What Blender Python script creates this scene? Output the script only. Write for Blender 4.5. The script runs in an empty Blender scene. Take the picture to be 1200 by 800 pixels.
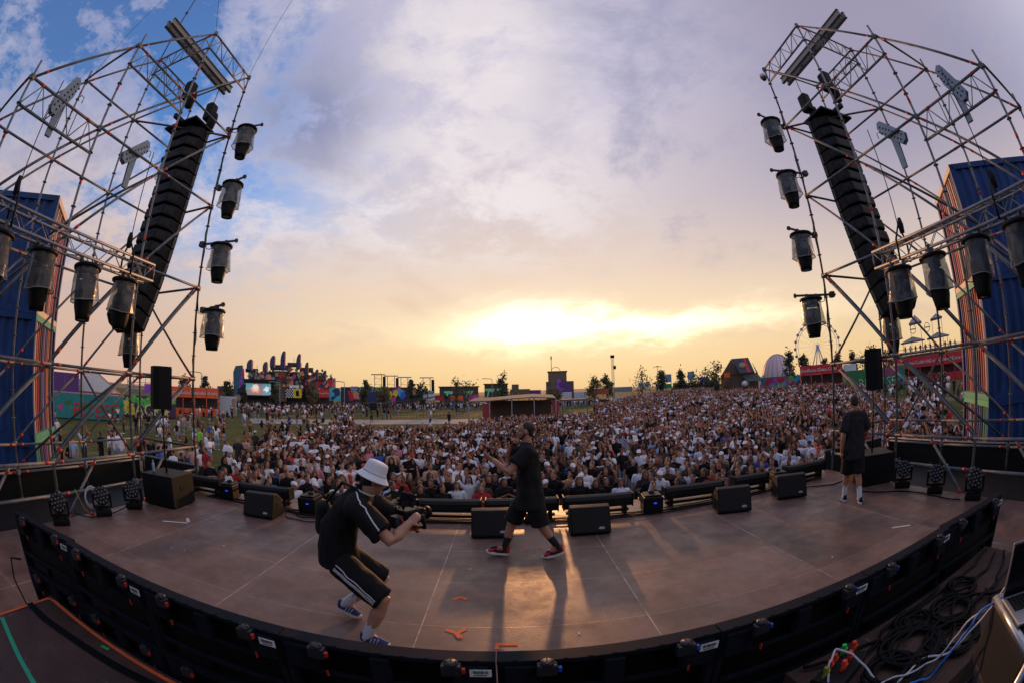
import bpy, bmesh, math, random
import numpy as np
from mathutils import Vector, Matrix, noise
from mathutils.bvhtree import BVHTree
random.seed(7); RNG = np.random.default_rng(7)
R = math.radians; PI = math.pi
SC = bpy.context.scene; COL = SC.collection

# ---------------------------------------------------------------- materials
MATS = {}
def new_mat(name):
    m = bpy.data.materials.new(name); m.use_nodes = True
    return m, m.node_tree, m.node_tree.nodes['Principled BSDF']
def mat(name, c, rough=.6, metal=0., var=.2, scale=6., bump=0., bscale=None, spec=.5, c2=None):
    """procedural: base colour broken by two noises, optional bump"""
    if name in MATS: return MATS[name]
    m, nt, b = new_mat(name); N = nt.nodes.new; L = nt.links.new
    tc = N('ShaderNodeTexCoord')
    nz = N('ShaderNodeTexNoise'); nz.inputs['Scale'].default_value = scale; nz.inputs['Detail'].default_value = 6; nz.inputs['Roughness'].default_value = .65
    L(tc.outputs['Object'], nz.inputs['Vector'])
    r = N('ShaderNodeValToRGB'); r.color_ramp.elements[0].position = .3; r.color_ramp.elements[1].position = .72
    d = c2 or tuple(min(1, x*(1+var)) for x in c)
    r.color_ramp.elements[0].color = (*[x*(1-var) for x in c], 1); r.color_ramp.elements[1].color = (*d, 1)
    L(nz.outputs['Fac'], r.inputs['Fac']); L(r.outputs['Color'], b.inputs['Base Color'])
    b.inputs['Metallic'].default_value = metal; b.inputs['Specular IOR Level'].default_value = spec
    mr = N('ShaderNodeMapRange'); mr.inputs['To Min'].default_value = max(.05, rough-.1); mr.inputs['To Max'].default_value = min(1, rough+.12)
    L(nz.outputs['Fac'], mr.inputs['Value']); L(mr.outputs['Result'], b.inputs['Roughness'])
    if bump:
        n2 = N('ShaderNodeTexNoise'); n2.inputs['Scale'].default_value = bscale or scale*6; n2.inputs['Detail'].default_value = 4
        L(tc.outputs['Object'], n2.inputs['Vector'])
        bp = N('ShaderNodeBump'); bp.inputs['Strength'].default_value = bump; bp.inputs['Distance'].default_value = .02
        L(n2.outputs['Fac'], bp.inputs['Height']); L(bp.outputs['Normal'], b.inputs['Normal'])
    MATS[name] = m; return m
def emit(name, c, s):
    if name in MATS: return MATS[name]
    m, nt, b = new_mat(name); b.inputs['Base Color'].default_value = (*c, 1)
    b.inputs['Emission Color'].default_value = (*c, 1); b.inputs['Emission Strength'].default_value = s
    MATS[name] = m; return m
STEEL = mat('galvanised_tube', (.17, .18, .19), .58, .15, .4, 9)
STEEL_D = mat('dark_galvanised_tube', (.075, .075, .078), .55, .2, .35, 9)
ALU = mat('truss_aluminium', (.30, .30, .31), .5, .35, .25, 8)
BLACK = mat('black_painted_plywood', (.007, .007, .0075), .6, 0, .4, 8, .15, None, .22)
BLACKP = mat('black_plastic', (.007, .007, .008), .5, 0, .35, 12, 0, None, .22)
BLACKM = mat('black_powder_coat', (.008, .008, .009), .55, 0, .35, 14, .1, None, .2)
CLOTHB = mat('black_stage_cloth', (.006, .006, .006), .9, 0, .4, 3)
GRILLE = mat('speaker_grille', (.013, .012, .0115), .68, 0, .3, 40, .3, 260, .25)
DARKGREY = mat('dark_grey_plastic', (.03, .03, .036), .5, 0, .3, 10, 0, None, .3)
RED = mat('red_paint', (.55, .03, .02), .5, 0, .2, 9)
BLUE = mat('blue_plastic', (.02, .10, .55), .45, 0, .2, 9)
WHITE = mat('white_paint', (.75, .75, .76), .6, 0, .08, 6)
CABLE = mat('black_rubber_cable', (.004, .004, .0045), .6, 0, .3, 20, 0, None, .15)
WCABLE = mat('white_cable', (.6, .6, .62), .5, 0, .1, 20)
BCABLE = mat('blue_network_cable', (.03, .18, .6), .45, 0, .1, 20)
ORANGE_T = mat('orange_gaffer_tape', (.80, .13, .03), .7, 0, .15, 20)
GREEN_T = mat('green_gaffer_tape', (.02, .38, .20), .7, 0, .15, 20)
WHITE_T = mat('white_gaffer_tape', (.6, .57, .52), .75, 0, .2, 20)

ONE_EACH = set('post roof_post tent_pole porch_post fence_post support_leg spoke upright corner_post rubber_foot end_plate side_grip carry_handle rigging_plate deck_post band_seam dome_window timber_strut red_side_panel sign_post crane_leg platform door_rib strap_post decor_art mural_patch graffiti_patch side_tower_art rail housing_rib canopy_mast truss_clamp'.split())
# ---------------------------------------------------------------- mesh builder
class MB:
    def __init__(s): s.v, s.f, s.m, s.sm = [], [], [], []
    def add(s, v, f, mi=0, smooth=False):
        o = len(s.v); s.v += [tuple(p) for p in v]
        for q in f: s.f.append(tuple(i+o for i in q)); s.m.append(mi); s.sm.append(smooth)
        return s
    def box(s, c, d, rot=None, mi=0, bev=0.):
        x, y, z = d[0]/2, d[1]/2, d[2]/2
        if bev <= 0:
            v = [(-x,-y,-z),(x,-y,-z),(x,y,-z),(-x,y,-z),(-x,-y,z),(x,-y,z),(x,y,z),(-x,y,z)]
            f = [(0,3,2,1),(4,5,6,7),(0,1,5,4),(1,2,6,5),(2,3,7,6),(3,0,4,7)]
        else:
            b = min(bev, x*.9, y*.9, z*.9)
            bm = bmesh.new(); bmesh.ops.create_cube(bm, size=1)
            for q in bm.verts: q.co = (q.co.x*2*x, q.co.y*2*y, q.co.z*2*z)
            bmesh.ops.bevel(bm, geom=bm.edges[:], offset=b, segments=2, affect='EDGES', profile=.6)
            v = [q.co.copy() for q in bm.verts]; bm.verts.index_update(); f = [[q.index for q in g.verts] for g in bm.faces]; bm.free()
        M = rot if rot is not None else Matrix.Identity(3)
        c = Vector(c)
        return s.add([M @ Vector(p) + c for p in v], f, mi)
    def tube(s, a, b, r, n=8, r2=None, mi=0, caps=True):
        return s.path([a, b], [r, r if r2 is None else r2], n, mi, caps)
    def path(s, pts, r, n=8, mi=0, caps=True, closed=False, ell=None):
        pts = [Vector(p) for p in pts]; k = len(pts)
        if not hasattr(r, '__len__'): r = [r]*k
        v, f = [], []; up = None
        for i, p in enumerate(pts):
            if closed: t = pts[(i+1) % k]-pts[i-1]
            else: t = pts[min(i+1, k-1)]-pts[max(i-1, 0)]
            t = t.normalized() if t.length > 1e-9 else Vector((0,0,1))
            if up is None:
                up = Vector((0,0,1)) if abs(t.z) < .9 else Vector((0,1,0))
            x = up.cross(t)
            if x.length < 1e-6: x = Vector((1,0,0)).cross(t)
            x.normalize(); y = t.cross(x).normalized(); up = y
            e = ell if ell else 1
            for j in range(n):
                a = 2*PI*(j+.5)/n
                v.append(p + x*(r[i]*math.cos(a)) + y*(r[i]*e*math.sin(a)))
        for i in range(k if closed else k-1):
            for j in range(n):
                a, b = i*n+j, i*n+(j+1) % n; c, d = ((i+1) % k)*n+(j+1) % n, ((i+1) % k)*n+j
                f.append((a, b, c, d))
        s.add(v, f, mi, True)
        if caps and not closed:
            o = len(s.v)-len(v)
            s.f.append(tuple(o+j for j in reversed(range(n)))); s.m.append(mi); s.sm.append(False)
            s.f.append(tuple(o+(k-1)*n+j for j in range(n))); s.m.append(mi); s.sm.append(False)
        return s
    def lathe(s, prof, c=(0,0,0), n=20, mi=0, rot=None, smooth=True):
        v, f = [], []; M = rot if rot is not None else Matrix.Identity(3); c = Vector(c)
        for (r, z) in prof:
            for j in range(n):
                a = 2*PI*j/n; v.append(M @ Vector((r*math.cos(a), r*math.sin(a), z)) + c)
        for i in range(len(prof)-1):
            for j in range(n): f.append((i*n+j, i*n+(j+1) % n, (i+1)*n+(j+1) % n, (i+1)*n+j))
        return s.add(v, f, mi, smooth)
    def prism(s, poly, a, axis, t0, t1, mi=0):
        """poly in a 2D plane extruded along axis ('x','y','z') from t0 to t1"""
        n = len(poly)
        def P(u, w, t): return {'x': (t, u, w), 'y': (u, t, w), 'z': (u, w, t)}[axis]
        c = Vector(a)
        v = [Vector(P(u, w, t0))+c for u, w in poly] + [Vector(P(u, w, t1))+c for u, w in poly]
        f = [tuple(range(n)), tuple(reversed(range(n, 2*n)))] + [(i, i+n, (i+1) % n+n, (i+1) % n) for i in range(n)]
        return s.add(v, f, mi)
    def ball(s, c, r, n=10, mi=0):
        r = (r, r, r) if not hasattr(r, '__len__') else r
        v, f = [], []; m = max(4, n//2)
        for i in range(m+1):
            th = PI*i/m
            for j in range(n):
                a = 2*PI*j/n; v.append((c[0]+r[0]*math.sin(th)*math.cos(a), c[1]+r[1]*math.sin(th)*math.sin(a), c[2]+r[2]*math.cos(th)))
        for i in range(m):
            for j in range(n): f.append((i*n+j, (i+1)*n+j, (i+1)*n+(j+1) % n, i*n+(j+1) % n))
        return s.add(v, f, mi, True)
    def mesh(s, name, mats):
        me = bpy.data.meshes.new(name); me.from_pydata(s.v, [], s.f)
        for m in mats: me.materials.append(m)
        if len(mats) > 1: me.polygons.foreach_set('material_index', s.m)
        me.polygons.foreach_set('use_smooth', s.sm); me.validate(); me.update()
        return me
    def islands(s):
        p = list(range(len(s.v)))
        def fd(i):
            while p[i] != i: p[i] = p[p[i]]; i = p[i]
            return i
        for f in s.f:
            a = fd(f[0])
            for k in f[1:]: p[fd(k)] = a
        g = {}
        for k, f in enumerate(s.f): g.setdefault(fd(f[0]), []).append(k)
        out = []
        for ks in g.values():
            m = MB(); ix = {}
            for k in ks:
                for i in s.f[k]:
                    if i not in ix: ix[i] = len(m.v); m.v.append(s.v[i])
                m.f.append(tuple(ix[i] for i in s.f[k])); m.m.append(s.m[k]); m.sm.append(s.sm[k])
            out.append(m)
        return out
    def build(s, name, mats, parent=None, loc=None, fix=True):
        if name in ONE_EACH and parent is not None:                # like pieces become parts of their own
            q = s.islands()
            if 1 < len(q) <= 100: return [m.build_one(name, mats, parent, loc, fix) for m in q][0]
        return s.build_one(name, mats, parent, loc, fix)
    def build_one(s, name, mats, parent=None, loc=None, fix=True):
        if not isinstance(mats, (list, tuple)): mats = [mats]
        me = s.mesh(name, mats)
        if fix:
            bm = bmesh.new(); bm.from_mesh(me); bmesh.ops.recalc_face_normals(bm, faces=bm.faces[:]); bm.to_mesh(me); bm.free()
        return link(name, me, parent, loc)
def link(name, me, parent=None, loc=None):
    o = bpy.data.objects.new(name, me); COL.objects.link(o)
    if parent: o.parent = parent
    if loc is not None: o.location = loc
    return o
def tag(o, label=None, cat=None, group=None, kind=None):
    if label: o['label'] = label
    if cat: o['category'] = cat
    if group: o['group'] = group
    if kind: o['kind'] = kind
    return o
def thing(name, label, cat, loc=(0,0,0), rz=0, group=None):
    o = bpy.data.objects.new(name, None); COL.objects.link(o); o.location = loc; o.rotation_euler = (0, 0, rz)
    o.empty_display_size = .2
    return tag(o, label, cat, group)
KIDS = {}
def kids(o): return [c for c in bpy.data.objects if c.parent == o]
def dup(root, loc, rz=None, label=None, group=None):
    def cp(o, par):
        c = o.copy(); COL.objects.link(c)
        if par is not None: c.parent = par
        for k in kids(o): cp(k, c)
        return c
    r = cp(root, None); r.location = loc
    if rz is not None: r.rotation_euler = (0, 0, rz)
    if label: r['label'] = label
    if group: r['group'] = group
    return r
def text_into(mb, s, size, M, depth=.01, mi=0):
    """solid letters of the text s added to mb through matrix M (x along the line, y up)"""
    cu = bpy.data.curves.new('t', 'FONT'); cu.body = s; cu.size = size; cu.extrude = depth/2; cu.align_x = 'CENTER'; cu.resolution_u = 3
    ob = bpy.data.objects.new('t', cu); COL.objects.link(ob)
    dg = bpy.context.evaluated_depsgraph_get(); me = bpy.data.meshes.new_from_object(ob.evaluated_get(dg))
    mb.add([M @ v.co for v in me.vertices], [tuple(p.vertices) for p in me.polygons], mi)
    bpy.data.objects.remove(ob); bpy.data.curves.remove(cu); bpy.data.meshes.remove(me)
def rz(a): return Matrix.Rotation(a, 3, 'Z')
def rx(a): return Matrix.Rotation(a, 3, 'X')
def ry(a): return Matrix.Rotation(a, 3, 'Y')
def pol(az, D, z=0): return Vector((D*math.sin(R(az)), D*math.cos(R(az)), z))
EYE = 2.15
def zt(t, D): return EYE + t*D
def sstep(a, b, x):
    t = np.clip((x-a)/(b-a), 0, 1); return t*t*(3-2*t)
def gz(x, y):
    """height of the field: flat on the left, a slow rise on the right"""
    D = np.hypot(x, y); az = np.degrees(np.arctan2(x, y))
    return -1.75 + 1.25*sstep(30, 65, D)*sstep(6, 32, az)*sstep(110, 60, az) + .75*sstep(65, 115, D)*sstep(8, 24, az)*sstep(80, 50, az)

# ---------------------------------------------------------------- camera: a real fisheye lens
cam = bpy.data.cameras.new('camera'); co = bpy.data.objects.new('camera', cam); COL.objects.link(co)
cam.type = 'PANO'; cam.sensor_width = 36; cam.sensor_fit = 'HORIZONTAL'; cam.clip_start = .05; cam.clip_end = 5000
pt = cam.cycles if hasattr(cam, 'cycles') and hasattr(cam.cycles, 'panorama_type') else cam
pt.panorama_type = 'FISHEYE_EQUISOLID'; pt.fisheye_lens = 516.96*36/1200; pt.fisheye_fov = R(190)
T_, RO_, YW_ = R(6.56), R(-1.316), R(-.713)
up = Vector((math.sin(RO_)*math.cos(T_), math.sin(T_), math.cos(RO_)*math.cos(T_))).normalized()
fw = (Vector((0,1,0))-up*up.y).normalized(); rt = fw.cross(up)
dd = fw*math.cos(YW_)+rt*math.sin(YW_); rr = dd.cross(up)
CX, CY, CZ = Vector((rr.x, dd.x, up.x)), Vector((rr.y, dd.y, up.y)), Vector((rr.z, dd.z, up.z))
co.matrix_world = Matrix(((CX.x, CZ.x, -CY.x, 0), (CX.y, CZ.y, -CY.y, 0), (CX.z, CZ.z, -CY.z, EYE), (0,0,0,1)))
SC.camera = co
SC.render.engine = 'CYCLES'; SC.cycles.use_denoising = True; SC.cycles.max_bounces = 6; SC.cycles.transparent_max_bounces = 12
SC.cycles.sample_clamp_indirect = 4; SC.cycles.caustics_reflective = False; SC.cycles.caustics_refractive = False
SC.view_settings.view_transform = 'Standard'; SC.view_settings.look = 'None'; SC.view_settings.gamma = 1; SC.view_settings.exposure = 0

# ---------------------------------------------------------------- sky: clear sky + broken evening cloud around a low veiled sun
SUN_AZ, SUN_EL = R(3.4), R(9.0)
W = bpy.data.worlds.new('World'); SC.world = W; W.use_nodes = True; nt = W.node_tree; nt.nodes.clear(); L = nt.links.new
class E:
    """a socket with arithmetic"""
    def __init__(s, k): s.k = k
    def op(s, o, *a):
        n = nt.nodes.new('ShaderNodeMath'); n.operation = o
        for i, q in enumerate((s,)+a):
            if isinstance(q, E): L(q.k, n.inputs[i])
            else: n.inputs[i].default_value = q
        return E(n.outputs[0])
    def __add__(s, o): return s.op('ADD', o)
    def __sub__(s, o): return s.op('SUBTRACT', o)
    def __mul__(s, o): return s.op('MULTIPLY', o)
    def __truediv__(s, o): return s.op('DIVIDE', o)
    def map(s, a, b, c=0, d=1, smooth=True):
        n = nt.nodes.new('ShaderNodeMapRange'); n.interpolation_type = 'SMOOTHSTEP' if smooth else 'LINEAR'
        for i, q in enumerate((s, a, b, c, d)):
            if isinstance(q, E): L(q.k, n.inputs[i])
            else: n.inputs[i].default_value = q
        return E(n.outputs[0])
    def gauss(s): return (s*-1).op('EXPONENT')
def ramp(x, stops):
    n = nt.nodes.new('ShaderNodeValToRGB'); cr = n.color_ramp
    while len(cr.elements) < len(stops): cr.elements.new(.5)
    for e, (p, c) in zip(cr.elements, stops): e.position = p; e.color = (*c, 1)
    L(x.k, n.inputs[0]); return n.outputs[0]
def mix(f, a, b, mode='MIX'):
    n = nt.nodes.new('ShaderNodeMix'); n.data_type = 'RGBA'; n.blend_type = mode
    for i, q in ((0, f), (6, a), (7, b)):
        if isinstance(q, E): L(q.k, n.inputs[i])
        elif isinstance(q, (int, float)): n.inputs[i].default_value = q
        elif isinstance(q, tuple): n.inputs[i].default_value = (*q, 1)
        else: L(q, n.inputs[i])
    return n.outputs[2]
def fbm(vec, scale, detail=7, rough=.58, dist=0.):
    n = nt.nodes.new('ShaderNodeTexNoise'); n.inputs['Scale'].default_value = scale; n.inputs['Detail'].default_value = detail
    n.inputs['Roughness'].default_value = rough; n.inputs['Distortion'].default_value = dist; L(vec, n.inputs['Vector']); return E(n.outputs[0])
tc = nt.nodes.new('ShaderNodeTexCoord'); sep = nt.nodes.new('ShaderNodeSeparateXYZ'); L(tc.outputs['Generated'], sep.inputs[0])
X, Y, Z = (E(sep.outputs[i]) for i in range(3))
el = Z.op('ARCSINE')*(180/PI); az = X.op('ARCTAN2', Y)*(180/PI)
ZC = Z.op('MAXIMUM', 0.)
cv = nt.nodes.new('ShaderNodeCombineXYZ'); den = ZC+.22
L((X/den).k, cv.inputs[0]); L((Y/den).k, cv.inputs[1]); L((ZC*.6).k, cv.inputs[2])
P = cv.outputs[0]
n1, n2, n3 = fbm(P, 1.35, 12, .66, .45), fbm(P, 3.4, 10, .68, .2), fbm(P, .62, 6, .55)
sky = nt.nodes.new('ShaderNodeTexSky'); sky.sky_type = 'NISHITA'; sky.sun_disc = False; sky.sun_elevation = SUN_EL; sky.sun_rotation = SUN_AZ
sky.air_density = 1.3; sky.dust_density = 1.2; sky.ozone_density = 2.5
clear = mix(1.0, sky.outputs[0], (.055, .138, .25), 'MULTIPLY')
# colour of the overcast veil by elevation
veil = ramp(Z.map(0, 1, 0, 1, False), [(0, (.82, .53, .25)), (.05, (.86, .60, .32)), (.14, (.84, .64, .43)), (.27, (.77, .61, .52)), (.42, (.70, .61, .64)), (.62, (.64, .59, .72)), (1, (.50, .50, .68))])
lft = az.map(-15, -60)*Z.map(.45, .05)
veil = mix(lft*.8, veil, (.63, .42, .37))
rgt = az.map(10, 58)*Z.map(.14, .5)
veil = mix(rgt*.88, veil, (.31, .29, .41))
# pale bright streaks and lavender-grey cloud bodies
bright = (n2*.6+n3*.4).map(.44, .57)*az.map(26, 0)*az.map(-60, -30)*Z.map(.2, .42)
veil = mix(bright*.9, veil, (.90, .82, .83))
dark = (n1*.7+n2*.3).map(.50, .63)*Z.map(.20, .38)*((az+8).op('ABSOLUTE')).map(8, 30, .25, 1)
veil = mix(dark*.62, veil, (.29, .30, .46))
d4 = ((az+31)/13).op('POWER', 2.)+((el-35)/9).op('POWER', 2.)
veil = mix(d4.gauss()*(n2*.5+n1*.5).map(.42, .54)*.95, veil, (.27, .28, .43))
low = fbm(P, .9, 6, .55, .6).map(.5, .66)*Z.map(.34, .2)*Z.map(.06, .13)
veil = mix(low*.4, veil, (.62, .43, .38))
# the open sky behind the stage, opposite the sunset, is higher and paler
back = Y.map(.25, -.35)
veil = mix(back*.85, veil, (.80, .78, .92))
# blue gaps, mostly high on the left
gapw = az.map(-2, -62)*Z.map(.10, .42)
gap = (n1*.55+n2*.45).map(.56, .41)*gapw + gapw*gapw*n3.map(.66, .44)*.5
gap = gap.op('MINIMUM', .92)
skyc = mix(gap, veil, clear)
# the veiled sun: a torn bright slot low in the cloud, wider to the right
d1 = ((az-2.6+(n2-.5)*14)/6.4).op('POWER', 2.)+((el-8.6+(n1-.5)*7)/2.5).op('POWER', 2.)
el2 = el-7.9-(az-10)*.012+(n2-.5)*6+(n1-.5)*5
d2 = ((az-16)/19).op('POWER', 2.)+(el2/1.75).op('POWER', 2.)
d3 = ((az-8)/32).op('POWER', 2.)+((el-7.5)/8.5).op('POWER', 2.)
glow = d1.gauss()*1.4 + d2.gauss()*(n1.map(.3, .6, .6, 1.0))*1.0
skyc = mix(glow, skyc, (1.0, .90, .62), 'ADD'); skyc = mix(d3.gauss()*.21, skyc, (1.0, .74, .30), 'ADD')
bg = nt.nodes.new('ShaderNodeBackground'); bg.inputs[1].default_value = 1.0
skyc = mix(Z.map(-.02, .004), (.10, .08, .06), skyc)
L(skyc, bg.inputs[0]); out = nt.nodes.new('ShaderNodeOutputWorld'); L(bg.outputs[0], out.inputs[0])
sun = bpy.data.lights.new('sun', 'SUN'); sun.energy = 2.0; sun.angle = R(1.4); sun.color = (1, .45, .17)
so = bpy.data.objects.new('sun', sun); COL.objects.link(so)
so.rotation_euler = Vector((math.sin(SUN_AZ)*math.cos(SUN_EL), math.cos(SUN_AZ)*math.cos(SUN_EL), math.sin(SUN_EL))).to_track_quat('Z', 'Y').to_euler()

# ================================================================ SETTING: field, stage deck, riser
def field_mat():
    m, t, b = new_mat('dry_grass_field'); N = t.nodes.new; K = t.links.new
    tc = N('ShaderNodeTexCoord')
    def nz(s, d=5, r=.6):
        n = N('ShaderNodeTexNoise'); n.inputs['Scale'].default_value = s; n.inputs['Detail'].default_value = d; n.inputs['Roughness'].default_value = r
        K(tc.outputs['Object'], n.inputs['Vector']); return n.outputs['Fac']
    r1 = N('ShaderNodeValToRGB'); e = r1.color_ramp.elements
    e[0].position = .32; e[0].color = (.035, .05, .012, 1); e[1].position = .7; e[1].color = (.115, .11, .03, 1)
    K(nz(1.2, 8, .75), r1.inputs['Fac'])
    r2 = N('ShaderNodeValToRGB'); r2.color_ramp.elements[0].position = .53; r2.color_ramp.elements[1].position = .66
    K(nz(.12, 5, .6), r2.inputs['Fac'])
    mx = N('ShaderNodeMix'); mx.data_type = 'RGBA'; K(r2.outputs[0], mx.inputs[0]); K(r1.outputs[0], mx.inputs[6]); mx.inputs[7].default_value = (.19, .135, .075, 1)
    K(mx.outputs[2], b.inputs['Base Color']); b.inputs['Roughness'].default_value = .95; b.inputs['Specular IOR Level'].default_value = .1
    bp = N('ShaderNodeBump'); bp.inputs['Strength'].default_value = .7; bp.inputs['Distance'].default_value = .08; K(nz(14, 4), bp.inputs['Height']); K(bp.outputs[0], b.inputs['Normal'])
    return m
rad = [0, 6, 9, 12, 16, 20, 25, 30, 35, 40, 46, 52, 58, 65, 72, 80, 90, 100, 115, 130, 160, 200, 300, 600, 1500, 4000]
mb = MB(); na = 120; V = []; F = []
for r in rad[1:]:
    for j in range(na):
        a = 2*PI*j/na; x, y = r*math.sin(a), r*math.cos(a); V.append((x, y, float(gz(x, y))))
V.append((0, 0, -1.75)); c0 = len(V)-1
for j in range(na): F.append((c0, j, (j+1) % na))
for i in range(len(rad)-2):
    for j in range(na): F.append((i*na+j, (i+1)*na+j, (i+1)*na+(j+1) % na, i*na+(j+1) % na))
mb.add(V, F, 0, True); tag(mb.build('field_ground', field_mat()), kind='structure')
# far low hills
hm = mat('far_hill', (.17, .125, .06), .95, 0, .35, .02)
mb = MB(); V = []; F = []; n = 90
for i in range(n+1):
    a = -80+175*i/n; h = 3.5+7*max(0, noise.noise(Vector((a*.06, 3, 0)))+.35)
    p = pol(a, 640); q = pol(a, 900)
    V += [(p.x, p.y, -1.9), (q.x, q.y, -1.75+h), (q.x*1.3, q.y*1.3, -1.9)]
for i in range(n): F += [(3*i, 3*i+3, 3*i+4, 3*i+1), (3*i+1, 3*i+4, 3*i+5, 3*i+2)]
mb.add(V, F, 0, True); tag(mb.build('far_hills', hm), kind='structure')

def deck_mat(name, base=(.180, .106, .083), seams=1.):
    m, t, b = new_mat(name); N = t.nodes.new; K = t.links.new
    tc = N('ShaderNodeTexCoord'); sp = N('ShaderNodeSeparateXYZ'); K(tc.outputs['Object'], sp.inputs[0])
    def M(o, a, c=None):
        n = N('ShaderNodeMath'); n.operation = o
        for i, q in enumerate((a, c)):
            if q is None: continue
            if isinstance(q, (int, float)): n.inputs[i].default_value = q
            else: K(q, n.inputs[i])
        return n.outputs[0]
    def nz(s, d=5, r=.6, vec=None):
        n = N('ShaderNodeTexNoise'); n.inputs['Scale'].default_value = s; n.inputs['Detail'].default_value = d; n.inputs['Roughness'].default_value = r
        K(vec or tc.outputs['Object'], n.inputs['Vector']); return n.outputs['Fac']
    def rng(x, a, c, lo=0, hi=1):
        n = N('ShaderNodeMapRange'); n.inputs[1].default_value = a; n.inputs[2].default_value = c; n.inputs[3].default_value = lo; n.inputs[4].default_value = hi; K(x, n.inputs[0]); return n.outputs[0]
    def mixc(f, a, c, mode='MIX'):
        n = N('ShaderNodeMix'); n.data_type = 'RGBA'; n.blend_type = mode
        for i, q in ((0, f), (6, a), (7, c)):
            if isinstance(q, tuple): n.inputs[i].default_value = (*q, 1)
            elif isinstance(q, (int, float)): n.inputs[i].default_value = q
            else: K(q, n.inputs[i])
        return n.outputs[2]
    gx = M('DIVIDE', M('ADD', sp.outputs[0], .83), 2.07); gy = M('DIVIDE', M('ADD', sp.outputs[1], -3.56), 1.04)
    fx = M('ABSOLUTE', M('SUBTRACT', gx, M('ROUND', gx))); fy = M('ABSOLUTE', M('SUBTRACT', gy, M('ROUND', gy)))
    wn = N('ShaderNodeTexWhiteNoise'); wn.noise_dimensions = '2D'; cb = N('ShaderNodeCombineXYZ')
    K(M('FLOOR', gx), cb.inputs[0]); K(M('FLOOR', gy), cb.inputs[1]); K(cb.outputs[0], wn.inputs['Vector'])
    c = mixc(rng(nz(2.2, 9, .75), .36, .66), tuple(x*.70 for x in base), tuple(x*1.25 for x in base))
    c = mixc(1.0, c, rng(wn.outputs[0], 0, 1, .8, 1.14), 'MULTIPLY')
    c = mixc(rng(nz(.9, 4, .5), .55, .64, 0, .55), c, (.066, .043, .036))          # dark stains
    mp = N('ShaderNodeMapping'); mp.inputs['Scale'].default_value = (.9, 8, 1); mp.inputs['Rotation'].default_value = (0, 0, .6); K(tc.outputs['Object'], mp.inputs[0])
    c = mixc(rng(nz(1.7, 6, .8, mp.outputs[0]), .62, .70, 0, .5), c, (.36, .29, .24))
    mp2 = N('ShaderNodeMapping'); mp2.inputs['Scale'].default_value = (7, .8, 1); mp2.inputs['Rotation'].default_value = (0, 0, -.35); K(tc.outputs['Object'], mp2.inputs[0])
    c = mixc(rng(nz(1.9, 6, .8, mp2.outputs[0]), .62, .70, 0, .5), c, (.36, .29, .24))
    c = mixc(rng(nz(38, 2, .5), .72, .76, 0, .35), c, (.32, .29, .26))              # specks
    broken = rng(nz(3.1, 4, .7), .40, .56, .12, 1)
    sx = M('MULTIPLY', rng(fx, .0036, .0018), broken); sy = M('MULTIPLY', rng(fy, .0050, .0025), M('MULTIPLY', broken, .55))
    c = mixc(M('MULTIPLY', M('MAXIMUM', sx, sy), seams), c, (.46, .40, .34))
    K(c, b.inputs['Base Color'])
    K(rng(nz(1.6, 7, .7), .35, .68, .34, .66), b.inputs['Roughness']); b.inputs['Specular IOR Level'].default_value = .30
    h = M('SUBTRACT', nz(60, 3), M('MULTIPLY', M('MAXIMUM', rng(fx, .003, .001), rng(fy, .005, .002)), 1.5))
    bp = N('ShaderNodeBump'); bp.inputs['Strength'].default_value = .22; bp.inputs['Distance'].default_value = .01; K(h, bp.inputs['Height']); K(bp.outputs[0], b.inputs['Normal'])
    return m
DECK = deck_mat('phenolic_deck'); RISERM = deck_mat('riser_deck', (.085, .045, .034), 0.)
mb = MB(); mb.box((.15, 2.4, -.1), (13.95, 11.2, .2)); tag(mb.build('stage_floor', DECK), kind='structure')
mb = MB(); mb.box((.1, 7.88, -.98), (13.7, .06, 1.55)); mb.box((-6.75, 2.4, -.98), (.05, 11, 1.55)); mb.box((7.05, 2.4, -.98), (.05, 11, 1.55))
tag(mb.build('stage_skirt', CLOTHB), 'black cloth skirt hanging under the edge of the stage deck', 'stage skirt')
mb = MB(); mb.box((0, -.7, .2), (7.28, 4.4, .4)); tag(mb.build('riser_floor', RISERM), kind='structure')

tag(MB().add([pol(a, D_, 0)+Vector((0, 0, float(gz(*pol(a, D_)[:2]))+.03)) for a in range(-34, -2, 2) for D_ in (56, 66)], [(2*k, 2*k+2, 2*k+3, 2*k+1) for k in range(15)]).build('gravel_path', mat('path_gravel', (.24, .22, .21), .9, 0, .2, .6)), kind='structure')
# ---- tape on the floors
def strip(name, pts, w, z, m, label, cat='tape mark', group=None):
    mb = MB(); V = []; F = []
    pts = [Vector((*p, z)) for p in pts]
    for i, p in enumerate(pts):
        t = (pts[min(i+1, len(pts)-1)]-pts[max(i-1, 0)]).normalized(); nrm = Vector((-t.y, t.x, 0))
        V += [p+nrm*w/2, p-nrm*w/2]
    for i in range(len(pts)-1): F.append((2*i, 2*i+1, 2*i+3, 2*i+2))
    mb.add(V, F)
    return tag(mb.build(name, m), label, cat, group)
strip('edge_tape', [(-3.61, -1.5), (-3.61, 1.24), (-3.60, 1.44), (-3.53, 1.465), (-2.9, 1.455), (-1.9, 1.45), (-.8, 1.46), (1.28, 1.46)], .035, .405, ORANGE_T, 'long orange gaffer tape line along the edge of the black riser')
strip('floor_tape', [(-3.55, .80), (-2.94, .66), (-2.63, .60), (-1.6, .35)], .045, .405, GREEN_T, 'green gaffer tape line on the riser in the bottom left corner')
strip('floor_tape', [(-2.66, 1.385), (-2.58, 1.40)], .03, .406, mat('bright_green_tape', (.02, .5, .06), .7), 'short scrap of bright green tape beside the black cable ramp')
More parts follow.
